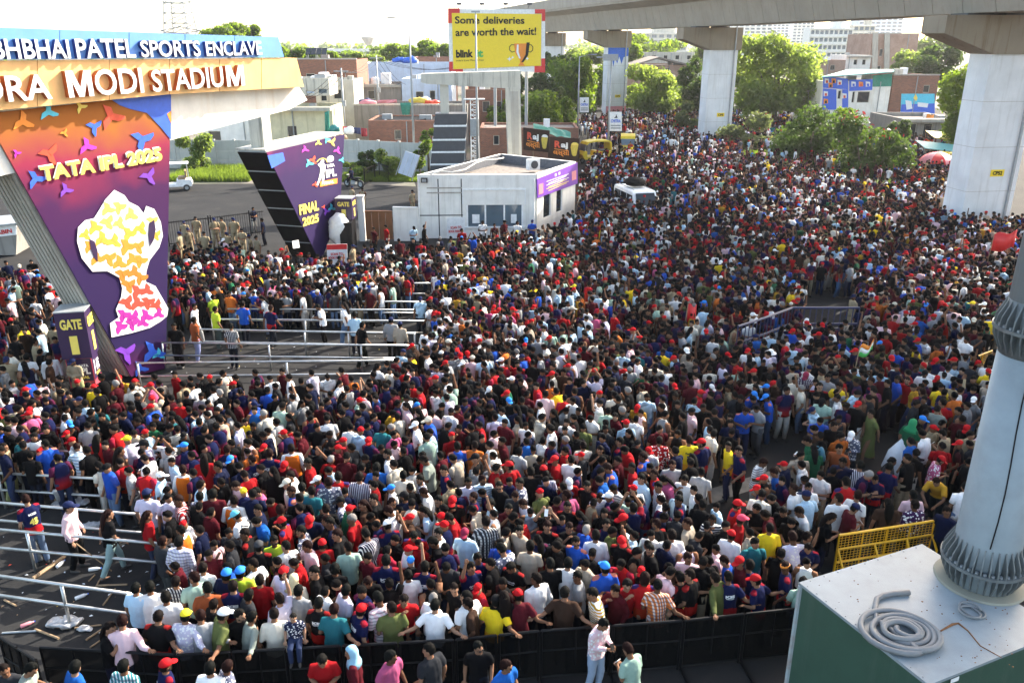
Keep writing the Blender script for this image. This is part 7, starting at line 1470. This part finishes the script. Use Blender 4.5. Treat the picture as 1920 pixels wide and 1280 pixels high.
# ------------------------------------------------------------------ where the rest of the crowd stands
def inside(x, y, poly):
    r_ = False; n = len(poly); j = n - 1
    for i in range(n):
        if (poly[i][1] > y) != (poly[j][1] > y) and x < (poly[j][0] - poly[i][0]) * (y - poly[i][1]) / (poly[j][1] - poly[i][1]) + poly[i][0]: r_ = not r_
        j = i
    return r_
MAINP = [(-120, 722), (250, 708), (330, 702), (700, 694), (792, 640), (812, 600), (800, 560), (820, 520), (800, 500), (880, 476), (1012, 462), (1082, 405), (1092, 318), (1128, 268), (1085, 232), (1090, 212), (1185, 204), (1300, 196), (1560, 206), (1700, 222), (1765, 240), (1800, 300), (1800, 400), (2160, 400), (2160, 760), (1960, 980), (1510, 1108), (1290, 1130), (1040, 1135), (1000, 1150), (640, 1172), (330, 1192), (262, 1150), (250, 1096), (330, 1060), (320, 990), (300, 905), (200, 880), (-120, 830)]
QUEUEP = [(322, 466), (420, 452), (520, 470), (660, 486), (765, 494), (770, 520), (720, 545), (520, 556), (420, 556), (322, 560)]
LEFTP = [(-60, 500), (60, 485), (190, 580), (130, 690), (-60, 700)]
OPEN = [[(1290, 940), (1380, 905), (1420, 850), (1500, 815), (1530, 800), (1500, 880), (1480, 905), (1410, 950), (1400, 985), (1330, 985)], [(1640, 815), (1690, 805), (1700, 880), (1650, 905), (1560, 900)],
        [(1500, 560), (1600, 560), (1600, 620), (1500, 620)], [(600, 425), (700, 425), (700, 480), (600, 480)]]
KIOSKP = [(672, 468), (735, 452), (790, 452), (900, 440), (1003, 432), (1085, 388), (1100, 480), (880, 505), (680, 495)]
def dens(u, v):
    if inside(u, v, KIOSKP): return .9
    if inside(u, v, MAINP): return 1.0 if v > 330 else .8
    if inside(u, v, QUEUEP): return .85
    if inside(u, v, LEFTP): return .4
    return 0
BLOCK = [(G(590, 486), 2.4), (G(282, 705), 2.2), (G(168, 745), .9), (G(654, 470), 1.0), (P4, 2.6), (P3, 2.6), (P2, 2.6), (G(1192, 408), 1.25), (G(1114, 305), 1.6), (G(1176, 292), 1.6), (G(1660, 985), .0)] + [(G(x, y), 2.6) for x, y in ((1428, 300), (1478, 322), (1560, 340), (1640, 362))] + [(PY(x, 300, Y), 2.6) for x, Y in ((1405, 94), (1530, 82), (1640, 73))]
GH = [proj((p.x, p.y, 0)) for p in (FL, FR, BR, BL)]; GHQ = [tuple(((p - cc_) * 1.08 + cc_).to_2d()) for p in (FL, FR, BR, BL)]
LOWB = [G(655, 472, 1.1), G(745, 478, 1.1), G(905, 480, 1.1)]
def seg_d(p, a, b):
    ab = b - a; t_ = max(0, min(1, (p - a).dot(ab) / max(1e-6, ab.dot(ab)))); return (p - a - ab * t_).length
SEGS = [(prl[i], prl[i + 1]) for i in range(3)] + list(zip(LOWB, LOWB[1:])) + [(G(1574, 1003, 1.25), G(1752, 976, 1.25)), (G(1822, 672, 1.25), G(1905, 640, 1.25))]
SEGS = [(V(a.x, a.y, 0), V(b.x, b.y, 0)) for a, b in SEGS]; CABC = (A + D) / 2
cell = {}
def near(x, y, r_):
    i, j = int(x // 1), int(y // 1)
    for a in range(i - 1, i + 2):
        for b in range(j - 1, j + 2):
            for (u, v) in cell.get((a, b), ()):
                if (u - x) ** 2 + (v - y) ** 2 < r_ * r_: return True
    return False
def put(x, y): cell.setdefault((int(x // 1), int(y // 1)), []).append((x, y))
for d in individuals: put(d['x'], d['y'])
pts = []; pr2 = random.Random(77)
def try_band(y0, y1, tries, rmin):
    for _ in range(tries):
        y = pr2.uniform(y0, y1); hw = (y * ct + 4) * .76 + 3; x = pr2.uniform(-hw, hw); u, v = proj((x, y, 1.6))
        if not (-90 < u < 2160): continue
        k = dens(u, v)
        if any(inside(*proj((x, y, zq)), P_) for P_ in OPEN for zq in (0, .5, 1.0)): continue
        if k == 0 or pr2.random() > k + .25: continue
        if near(x, y, rmin * (1 if k > .7 else 1.5) * (1 + .38 * mnoise.noise((x * .22, y * .22, 3)))): continue
        p = V(x, y, 0)
        if any((p - V(b.x, b.y, 0)).length < r_ for b, r_ in BLOCK) or any(seg_d(p, a, b) < .45 for a, b in SEGS): continue
        if inside(x, y, GHQ): continue
        if any(inside(*proj((x, y, zq)), [(1520, 1030), (1575, 1004), (1760, 975), (1800, 1060), (1510, 1115)]) for zq in (0, .5, 1.0, 1.5)): continue
        if any(a.x <= x < b.x and y < a.y + (b.y - a.y) * (x - a.x) / (b.x - a.x) + .42 for a, b in zip(BAR, BAR[1:])): continue
        if (p - V(CABC.x, CABC.y, 0)).length < 2.6 and u > 1470 and v > 960: continue
        put(x, y); pts.append((x, y, u, v))
try_band(13, 24, 16000, .41); try_band(24, 36, 34000, .41); try_band(36, 52, 44000, .46); try_band(52, 80, 44000, .58); try_band(80, 150, 24000, .76)
pts.sort(key=lambda q: q[1])
WCH = [('white', 13), ('black', 27), ('j', 16), ('red', 5), ('maroon', 8), ('navy', 9), ('mj', 3.4), ('sky', 4.5), ('blue', 2), ('grey', 5), ('charcoal', 5), ('beige', 3), ('cream', 3), ('pink', 3), ('lilac', 2), ('jb', 5), ('rj', 3), ('khaki', 1), ('yj', 1), ('orange', 1.2), ('mint', 1.2), ('teal', .8), ('olive', 1.5), ('brown', 2), ('green', .8), ('rose', .8), ('mustard', .6)]
WN = [a for a, _ in WCH]; WW = [b for _, b in WCH]
HCH = [('h', 70), ('c', 4), ('l', 4), ('rc', 7.5), ('wc', 2.2), ('kc', 3), ('bc', 1), ('cc', .7), ('gr', 1.2), ('nc', 1), ('yc', .3)]
HN = [a for a, _ in HCH]; HW = [b for _, b in HCH]
def rand_face(u, v):
    if u < 1150: return pr2.choices([-100, -140, 180, -50, 0, 60, 110, 150], [26, 16, 11, 17, 12, 8, 6, 4])[0] + pr2.uniform(-25, 25)
    return pr2.choices([-90, -140, 180, -40, 0, 60, 130], [26, 16, 12, 16, 12, 9, 9])[0] + pr2.uniform(-25, 25)
N_IND = 312; k = 0; rest = []
for (x, y, u, v) in pts:
    if len(individuals) < N_IND and -20 < u < 1500 and v > 700:
        f = rand_face(u, v); sh_ = pr2.choices(WN, WW)[0]
        if sh_ in ('white', 'sky', 'black', 'pink', 'grey') and pr2.random() < .3: sh_ += pr2.choice(['/L', '/ck', '/fl', '/sv', '/st'])
        individuals.append(dict(px=u, py=v, face=None, deg=f, shirt=sh_, head=pr2.choices(HN, HW)[0], pose=pr2.choice(['turn', 'stand', 'phone', 'stand', 'turn', 'fold', 'face']), tr=pr2.choice('ddbgnj'), ex=[], s=pr2.uniform(.96, 1.05), rz=R(f), x=x, y=y))
    else: rest.append((x, y, u, v))
spec = {}
individuals.sort(key=lambda d: d['y'])
for d in individuals[N_IND:]: rest.append((d['x'], d['y'], d['px'], d['py'])); spec[(d['x'], d['y'])] = d      # the smallest in view join the mass
individuals = individuals[:N_IND]
# ------------------------------------------------------------------ labels that single each one out
def shirt_words(d):
    b, _, p = d['shirt'].partition('/')
    if b == 'vest': return 'orange vest over white sleeves'
    if b in PAT: return PAT[b][1]
    c = CNAME.get(b, b)
    if 'DRS' in d['ex']: return c + ' long dress'
    if 'pol' in d['ex']: return c + ' uniform shirt'
    return {'': c + ' t-shirt', 'L': c + ' long-sleeved shirt', 'ck': c + ' checked shirt', 'fl': c + ' printed shirt', 'sv': c + ' upright-striped shirt', 'st': c + ' hooped shirt'}[p]
def look(d):
    hd = {'h': '', 'l': 'long-haired ', 'c': 'curly-haired ', 'gr': 'grey-haired '}.get(d['head'], None)
    if hd is None: hd = ''; tail = ' and ' + HEADS[d['head']]
    else: tail = ''
    ex = ' and sunglasses' if 'sun' in d['ex'] and not tail else ''
    return f"{hd}person in {shirt_words(d)}{tail}{ex}"
def view(d):
    a = math.degrees(d['rz']) % 360
    v = 'facing the stadium' if a < 50 or a > 310 else 'turned away from the gate' if a < 130 else 'seen from behind' if a < 232 else 'turned towards the gate'
    return {'phone': 'head bent, ', 'fold': 'arms folded, ', 'face': 'hand at face, ', 'up': 'both arms raised, ', 'reach': 'one arm raised, ', 'lean': 'leaning on black barrier, ' if d['py'] > 1100 else 'leaning, ', 'prop': 'arms spread on barrier, ', 'bend': 'bending over, ', 'walk': 'walking, '}.get(d['pose'], '') + v
used_l = {}
def words_n(s): return len(s.split())
for d in individuals: d['look'] = look(d)
cnt = {}
for d in individuals: cnt[d['look']] = cnt.get(d['look'], 0) + 1
def rel(d, e):
    dx, dy = e['x'] - d['x'], e['y'] - d['y']
    return 'beside' if abs(dx) > abs(dy) * 1.1 else ('in front of' if dy > 0 else 'behind')
labels = set()
for d in sorted(individuals, key=lambda q: cnt[q['look']]):
    cands = [d['look']] if cnt[d['look']] == 1 else []
    vw = view(d); cands.append(f"{d['look']}, {vw}") if cnt[d['look']] == 1 else None
    nb = sorted([e for e in individuals if e is not d and e['look'] != d['look']], key=lambda e: (e['x'] - d['x']) ** 2 + (e['y'] - d['y']) ** 2)[:9]
    near_lab = [f"{rel(d, e)} one in {shirt_words(e)}" for e in sorted(nb, key=lambda e: cnt[e['look']] > 1)]
    best = None
    if cnt[d['look']] == 1: best = f"{d['look']}, {vw}" if words_n(f"{d['look']}, {vw}") <= 16 else d['look']
    if not best:
        opts = [f"{d['look']}, {vw}, {n}" for n in near_lab] + [f"{d['look']} {n}" for n in near_lab] + [f"{d['look']}, {a} and {b}" for a in near_lab for b in near_lab if a != b]
        best = next((o_ for o_ in opts if words_n(o_) <= 16 and o_ not in labels), None) or next((o_ for o_ in opts if o_ not in labels), opts[0])
    labels.add(best); d['label'] = best
# ------------------------------------------------------------------ build the individuals
def set_slot(o, m): o.material_slots[0].link = 'OBJECT'; o.material_slots[0].material = m
_bvh = {}
def print_on(shirt_o, me, body, zc, hgt, wd, front, m, bold=.03, x0=0):
    key = me.name
    if key not in _bvh: _bvh[key] = BVHTree.FromPolygons([v.co for v in me.vertices], [tuple(p.vertices) for p in me.polygons])
    a, mn, mx, fs = text_mesh(body, 1.0, bold); vs = []
    for p in a:
        t_ = (p[0] - mn[0]) / (mx[0] - mn[0]) - .5; h = (p[1] - mn[1]) / (mx[1] - mn[1]) - .5; x = x0 + t_ * wd * (1 if front else -1); z = zc + h * hgt
        hit = _bvh[key].ray_cast(V(x, -1 if front else 1, z), V(0, 1 if front else -1, 0)); y = hit[0].y if hit[0] is not None else (-.15 if front else .15); o_ = .003 if p[2] < 0 else .008
        vs.append((x, y + (-o_ if front else o_), z))
    me2 = bpy.data.meshes.new('print'); me2.from_pydata(vs, [], fs); me2.materials.append(M[m]); o = mesh_obj('print', me2, shirt_o); return o
phones = 0
for d in individuals:
    pose = d['pose']; b, _, p = d['shirt'].partition('/'); sk = SKIN[pr.randrange(6)]; col = SH.get(b, (1, 1, 1)); ex = d['ex']
    kid = 'kid' in ex
    root = mesh_obj('person', pm('body', pose, 'beard' if 'brd' in ex or (pr.random() < .28 and d['head'] != 'l') else ('' if d['head'] == 'l' else 'stubble')))
    root.color = sk + (1,); j_ = pr.uniform(.85, 1.15)
    sc_w = pr.uniform(.95, 1.10); root.location = (d['x'], d['y'], 0); root.rotation_euler = (0, 0, d['rz']); root.scale = (d['s'] * sc_w, d['s'] * sc_w, d['s'])
    tag(root, d['label'], 'person', 'people standing in the crowd')
    kind = 'shirt' if p == 'L' or (p in ('ck', 'fl', 'sv') and pr.random() < .5) or 'pol' in ex and pr.random() < .5 or b == 'vest' else 't_shirt'
    if 'DRS' in ex: kind = 'dress'
    me = pm(kind, pose); so = mesh_obj(kind if b not in PAT else 'jersey', me, root)
    so.color = tuple(min(1, x * j_) for x in (col if b != 'vest' else SH['white'])) + (1,)
    if b in PAT: set_slot(so, M[PAT[b][0]])
    elif p in ('ck', 'fl', 'sv', 'st'): set_slot(so, M[{'ck': 'check', 'fl': 'print_cloth', 'sv': 'vstripe', 'st': 'hstripe'}[p]])
    if p == 'fl' and b in ('white', 'cream', 'sky'): so.color = (.10, .11, .16, 1)
    if p in ('ck', 'sv') and b == 'white': so.color = (.08, .10, .2, 1)
    if b == 'vest': vo = mesh_obj('vest', pm('vest', pose), root); vo.color = (.62, .14, .015, 1)
    if kind != 'dress': to = mesh_obj('trousers', pm('trousers', pose, 'wide' if pr.random() < .3 else ''), root); to.color = tuple(x * pr.uniform(.8, 1.2) for x in TR[d['tr']]) + (1,)
    hd = d['head']
    if hd in CAPC:
        co = mesh_obj('cap', pm('cap', pose), root); co.color = CAPC[hd] + (1,)
        ho = mesh_obj('hair', pm('hair', pose, 'short'), root); ho.color = (.005, .0045, .004, 1); ho.scale = (.97, .97, .985)
        ho.location = (0, 0, 0)
    elif hd == 'hat': co = mesh_obj('sun_hat', pm('sun_hat', pose), root); co.color = (.8, .8, .78, 1)
    elif hd in ('sg', 'sc', 'gs', 'bs'): co = mesh_obj('headscarf', pm('headscarf', pose), root); co.color = {'sg': (.3, .3, .3), 'sc': (.62, .55, .33), 'gs': (.03, .22, .09), 'bs': (.25, .45, .58)}[hd] + (1,)
    else:
        ho = mesh_obj('hair', pm('hair', pose, {'l': 'long', 'c': 'curly'}.get(hd, pr.choice(['short', 'short', 'flat']))), root); ho.color = (.16, .15, .14, 1) if hd == 'gr' else (pr.choice([.004, .005, .007, .012]), .0045, .004, 1)
        if hd == 'hb': mesh_obj('headband', pm('headband', pose), root)
    if 'sun' in ex: mesh_obj('sunglasses', pm('sunglasses', pose), root)
    for e in ex:
        if e == 'KEI': print_on(so, me, 'KEI', 1.27, .055, .19, False, 'white_letter', .05); print_on(so, me, 'WIRES & CABLES', 1.225, .016, .17, False, 'white_letter', .02)
        elif e == '18' or e == '45': print_on(so, me, 'KEI', 1.30, .045, .16, False, 'white_letter', .05); print_on(so, me, e, 1.13, .15, .17, False, 'gold_print', .05)
        elif e == 'K18': print_on(so, me, 'KEI', 1.27, .055, .19, False, 'white_letter', .05); print_on(so, me, '18', 1.14, .12, .14, False, 'gold_print', .05); print_on(so, me, 'VIRAT', 1.02, .045, .19, False, 'gold_print', .04)
        elif e == 'FED': print_on(so, me, 'FedEx', 1.31, .05, .19, False, 'black_print', .04); print_on(so, me, '7', 1.16, .17, .12, False, 'navy_cloth', .05)
        elif e == 'QAT': print_on(so, me, 'QATAR', 1.24, .045, .19, True, 'white_letter', .035); print_on(so, me, 'AIRWAYS', 1.195, .018, .14, True, 'white_letter', .02)
        elif e == 'TEE':
            for q in range(4): print_on(so, me, 'GOOD VIBES ONLY' if 0 else '~~~~~~~~~~', 1.29 - q * .045, .018, .24, False, 'black_print', .02)
    d['root'] = root
    if pose in ('phone', 'up') and d['py'] > 560 and phones < 60:
        hl = [w_ for _, _, e_, w_ in Pose(pose).arms()]; c = (hl[0] + hl[1]) / 2 + V(0, -.075, .03)
        lab = 'phone held by ' + d['label']
        if words_n(lab) > 16:
            o_ = [f"phone held by {d['look']} {rel(d, e)} one in {shirt_words(e)}" for e in sorted(individuals, key=lambda e: (e['x'] - d['x']) ** 2 + (e['y'] - d['y']) ** 2)[1:8]]
            lab = next((q for q in o_ if words_n(q) <= 16 and q not in labels), f"phone held by {d['look']}")
        if lab in labels or words_n(lab) > 16: continue
        labels.add(lab)
        mb = MB(); mb.box((0, 0, 0), (.075, .012, .155)); po = mb.build('phone', M['black_print' if pr.random() < .65 else 'white_letter']); W_ = root.matrix_basis
        wp = Matrix.LocRotScale(root.location, root.rotation_euler, root.scale) @ c; po.location = wp; po.rotation_euler = (R(-35), 0, d['rz']); tag(po, lab, 'phone', 'phones held in the crowd'); phones += 1
def find(px_, py_): return min(individuals, key=lambda d: (d['px'] - px_) ** 2 + (d['py'] - py_) ** 2)
def wpos(d, v): r_ = d['root']; return Matrix.LocRotScale(r_.location, r_.rotation_euler, r_.scale) @ Vector(v)
# child sitting on the barrier top
q = G(556, 1203, hF); kid = mesh_obj('person', pm('body', 'sit')); kid.color = (.33, .19, .12, 1); kid.scale = (.72, .72, .70); kid.location = (q.x, q.y - .02, hF + .04 - .80 * .70); kid.rotation_euler = (0, 0, R(8)); tag(kid, 'small child in navy printed shirt sitting on top of the black barrier', 'person', 'people standing in the crowd')
for nm, c_ in (('t_shirt', (.012, .016, .04)), ('trousers', TR['n']), ('hair', (.01, .009, .008))):
    o = mesh_obj(nm, pm(nm, 'sit', 'flat' if nm == 'hair' else ''), kid); o.color = tuple(c_) + (1,)
    if nm == 't_shirt': set_slot(o, M['print_cloth']); o.color = (.015, .02, .05, 1)
# rider on the motorcycle
rd = mesh_obj('person', pm('body', 'sit')); rd.color = SKIN[1] + (1,); rd.location = (MOTO.x - .2, MOTO.y, -.02); rd.rotation_euler = (0, 0, R(-120)); tag(rd, 'rider in navy shirt sitting on the parked motorcycle', 'person')
for nm, c_ in (('t_shirt', SH['navy']), ('trousers', TR['d']), ('hair', (.01, .009, .008))): o = mesh_obj(nm, pm(nm, 'sit', 'flat' if nm == 'hair' else ''), rd); o.color = tuple(c_) + (1,)
# backpack, guard's stick, big white sack
def backpack(d, m, label):
    mb = MB(); mb.ball((0, 0, 0), (.16, .10, .24), 14, 10); mb.v = [(x, max(-.06, y), z) for x, y, z in mb.v]; o = thing('backpack', label, 'backpack', wpos(d, (0, .20, 1.20))); o.rotation_euler = d['root'].rotation_euler
    mesh_obj('bag', mb.mesh('bag', M[m], True), o); m2 = MB(); m2.ball((0, .09, -.07), (.11, .04, .10), 10, 8); mesh_obj('pocket', m2.mesh('pocket', M[m], True), o); m3 = MB()
    for sg in (1, -1): m3.tube([(sg * .09, -.05, .2), (sg * .11, -.20, .22), (sg * .12, -.33, .05), (sg * .12, -.2, -.18), (sg * .1, -.05, -.2)], .018, 5)
    mesh_obj('straps', m3.mesh('straps', M[m], True), o)
plain('pack_teal', (.03, .16, .24), .7); backpack(find(1514, 826), 'pack_teal', 'teal blue backpack on the person in dark green t-shirt'); backpack(find(442, 966), 'dark_grey', 'dark grey backpack on the person in turquoise cap'); backpack(find(334, 938), 'black_sheet', 'black shoulder bag on the person in red checked shirt')
d = find(129, 949); mb = MB(); mb.tube([wpos(d, (-.26, -.16, .86)), wpos(d, (-.30, -.75, .16))], .014, 6); tag(mb.build('guard_stick', M['wood']), 'long thin stick held by the guard in pink uniform shirt', 'stick')
p = G(1676, 893, 0); mb = MB(); mb.tube([(0, 0, 0), (.02, 0, .25), (.1, .05, .7), (.28, .1, 1.1), (.36, .12, 1.25)], [(.28, .24), (.36, .30), (.33, .26), (.16, .13), (.03, .03)], 18); mb.v = [(x + .09 * mnoise.noise((x * 4, y * 4, z * 4)), y + .09 * mnoise.noise((x * 4 + 7, y * 4, z * 4)), max(0, z)) for x, y, z in mb.v]; o = mb.build('white_sack', M['plastic'], None, True); o.location = (p.x, p.y, 0); tag(o, 'tall white plastic sack standing beside the person in green long dress', 'sack')
# ------------------------------------------------------------------ the rest of the crowd, one mass of small figures
def low_person(pose, seed, lod=0):
    """small figure: vertices, faces, part number per vertex (0 skin 1 hair 2 shirt top 3 shirt bottom 4 trousers 5 shoe 6 sleeves 7 cap)"""
    s = Pose(pose); out = MB(); part = []
    def add(fn, p_):
        n0 = len(out.v); fn(out); part.extend([p_] * (len(out.v) - n0))
    add(lambda m: (m.ball((0, -.004, 1.580), (.072, .092, .112), 6 if lod else 8, 5 if lod else 7), setattr(m, 'v', m.v[:-len(range(0))] if 0 else m.v)), 0)
    i0 = 0
    pts_, rs_ = torso_rings(s, .012, hem=1.05); sel = [0, 1, 4, 6, 7] if lod else [0, 1, 3, 4, 5, 6, 7]; tn = 7 if lod else 9; n0 = len(out.v)
    # head to its place
    out.v = [tuple(s.Hd(v)) for v in out.v]
    out.tube([pts_[i] for i in sel], [rs_[i] for i in sel], tn, up=(1, 0, 0)); part.extend([3] * (2 * tn) + [2] * (tn * (len(sel) - 2)))
    for sg, sh, e, w_ in s.arms():
        add(lambda m: m.tube([sh - V(sg * .05, 0, 0), sh, sh.lerp(e, .7)], [.06, .075, .066], 4 if lod else 6), 6); d = (w_ - e).normalized(); add(lambda m: m.tube([sh.lerp(e, .6), e, w_, w_ + d * .10], [.044, .041, .030, .034], 4 if lod else 5), 0)
    for sg, h, kn, an in s.legs():
        add(lambda m: m.tube([h + V(0, 0, .08), kn, an], [.105, .076, .06], 4 if lod else 6), 4); add(lambda m: m.tube([an + V(0, .05, -.05), an + V(sg * .02, -.15, -.05)], [.042, .036], 3 if lod else 5), 5)
    return out, part
def low_hair(pose, kind, rs_, lod=0):
    s = Pose(pose); m = MB(); m.ball((0, 0, 0), 1.0, 6 if lod else 9, 5 if lod else 7); vs = []
    for x, y, z in m.v:
        if kind == 'cap': vs.append(s.Hd((x * .09 * (1 if z > -.1 else .8), .008 + y * .11 * (1 if z > -.1 else .8), 1.622 + z * (.104 if z > 0 else .05)))); continue
        ins_ = (y < -.25 and z < .5) or z < -.6 or (y < .1 and z < -.2); r_ = (.84 if ins_ else 1.07 + .16 * mnoise.noise((x * 4 + rs_, y * 4, z * 4))); vs.append(s.Hd((x * .085 * r_, .012 + y * .104 * r_, 1.607 + z * .115 * r_)))
    fs = list(m.f)
    if kind == 'cap': h2 = MB(); h2.ball((0, -.115, 1.628), (.07, .085, .012), 8, 4); n0 = len(vs); vs += [s.Hd(v) for v in h2.v]; fs += [tuple(i + n0 for i in f) for f in h2.f]
    if kind == 'long': h2 = MB(); h2.tube([(0, .06, 1.66), (0, .11, 1.45), (0, .12, 1.2)], [(.07, .035), (.095, .045), (.04, .02)], 7, up=(1, 0, 0)); n0 = len(vs); vs += [s.Hd(v) for v in h2.v]; fs += [tuple(i + n0 for i in f) for f in h2.f]
    return vs, fs
tmpl = {}
for ps_ in ('stand', 'turn', 'phone', 'fold', 'face', 'walk', 'reach', 'up'):
    for hk, lod in [(a_, b_) for a_ in ('short', 'curl', 'long', 'cap') for b_ in (0, 1)]:
        m, part = low_person(ps_, 0, lod); hv_, hf_ = low_hair(ps_, hk, {'short': 0, 'curl': 5}.get(hk, 2), lod); n0 = len(m.v); vs = np.array([tuple(v) for v in m.v] + [tuple(v) for v in hv_]); pt_ = np.array(part + [7 if hk == 'cap' else 1] * len(hv_)); tri = []
        for f in list(m.f) + [tuple(i + n0 for i in f) for f in hf_]:
            for q in range(1, len(f) - 1): tri.append((f[0], f[q], f[q + 1]))
        tmpl[(ps_, hk, lod)] = (vs, pt_, np.array(tri))
VS, FS, CS = [], [], []; off = 0; r3 = np.random.RandomState(9)
for (x, y, u, v) in rest:
    ps_ = pr2.choices(['stand', 'turn', 'phone', 'fold', 'face', 'walk', 'reach', 'up'], [28, 30, 19, 7, 8, 4, 3.5, 1.6])[0]; hd = pr2.choices(HN, HW)[0]; hk = 'cap' if hd in CAPC else {'l': 'long', 'c': 'curl'}.get(hd, pr2.choice(['short', 'short', 'curl'])); vs, pt_, tri = tmpl[(ps_, hk, 1 if y > 29 else 0)]
    f = R(rand_face(u, v)); q_ = spec.get((x, y))
    if q_: ps_ = q_['pose'] if q_['pose'] in ('stand', 'turn', 'phone', 'fold', 'face', 'walk', 'reach', 'up') else 'stand'; hd = q_['head']; hk = 'cap' if hd in CAPC else {'l': 'long'}.get(hd, 'short'); f = q_['rz']; vs, pt_, tri = tmpl[(ps_, hk, 0)]
    c, s_ = math.cos(f), math.sin(f); k = pr2.uniform(.95, 1.06); kw = k * pr2.uniform(.96, 1.10); X = vs[:, 0] * kw; Y = vs[:, 1] * kw; VS.append(np.stack([x + X * c - Y * s_, y + X * s_ + Y * c, vs[:, 2] * k], 1)); FS.append(tri + off); off += len(vs)
    b = q_['shirt'].split('/')[0] if q_ else pr2.choices(WN, WW)[0]; b = 'orange' if b == 'vest' else b; top = SH.get(b); j_ = pr2.uniform(.8, 1.15)
    if b in PAT: top, bot, slv = {'j': ((.007, .010, .044), (.30, .010, .014), (.07, .011, .035)), 'jb': ((.006, .006, .007), (.34, .012, .010), (.03, .008, .009)), 'rj': ((.38, .012, .014), (.36, .03, .01), (.28, .014, .035)), 'mj': ((.015, .075, .40), (.02, .05, .30), (.04, .08, .36)), 'yj': ((.80, .55, .02), (.78, .34, .02), (.7, .5, .03))}[b]
    else: bot = top; slv = top
    if b not in PAT and pr2.random() < .07: slv = SKIN[1]
    cm = np.array([SKIN[pr2.randrange(6)], (.0055, .005, .005), tuple(q * j_ for q in top), tuple(q * j_ for q in bot), TR[q_['tr'] if q_ else pr2.choice('ddbgnjwk')], (.04, .04, .04), tuple(q * j_ for q in slv), CAPC.get(hd, (0, 0, 0))])
    if hd == 'gr': cm[1] = (.2, .19, .18)
    cc = cm[pt_]
    if pr2.random() < .22 and b not in PAT: sel = (pt_ == 2) | (pt_ == 3) | (pt_ == 6); cc = cc.copy(); cc[sel] *= r3.uniform(.35, 1.25, (sel.sum(), 1))
    CS.append(cc)
if VS:
    VS = np.concatenate(VS).astype(np.float32); FS = np.concatenate(FS).astype(np.int32); CS = np.concatenate(CS); n = len(FS)
    me = bpy.data.meshes.new('crowd'); me.vertices.add(len(VS)); me.vertices.foreach_set('co', VS.ravel()); me.loops.add(n * 3); me.loops.foreach_set('vertex_index', FS.ravel()); me.polygons.add(n); me.polygons.foreach_set('loop_start', np.arange(0, n * 3, 3, dtype=np.int32)); me.polygons.foreach_set('loop_total', np.full(n, 3, np.int32)); me.polygons.foreach_set('use_smooth', np.ones(n, bool))
    at_ = me.color_attributes.new('garment', 'FLOAT_COLOR', 'POINT'); at_.data.foreach_set('color', np.concatenate([np.clip(CS, 0, 1), np.ones((len(CS), 1))], 1).astype(np.float32).ravel()); me.update(calc_edges=True)
    t = NT('crowd_cloth'); a_ = t.n('ShaderNodeAttribute', attribute_name='garment'); hs = t.n('ShaderNodeHueSaturation'); t.l(a_.outputs['Color'], hs.inputs['Color']); t.l(t.math('ADD', t.math('MULTIPLY', t.noise(11, 3), .5), .75), hs.inputs['Value']); t.col(hs.outputs[0]); t.bump(t.noise(14, 3), .5, .03); me.materials.append(t.done(.9, 0, .05))
    o = mesh_obj('crowd', me); tag(o, 'dense crowd of cricket supporters filling the road beyond the nearest people', 'crowd', None, 'stuff')
print('people', len(individuals), 'crowd', len(rest), 'tris', len(FS))
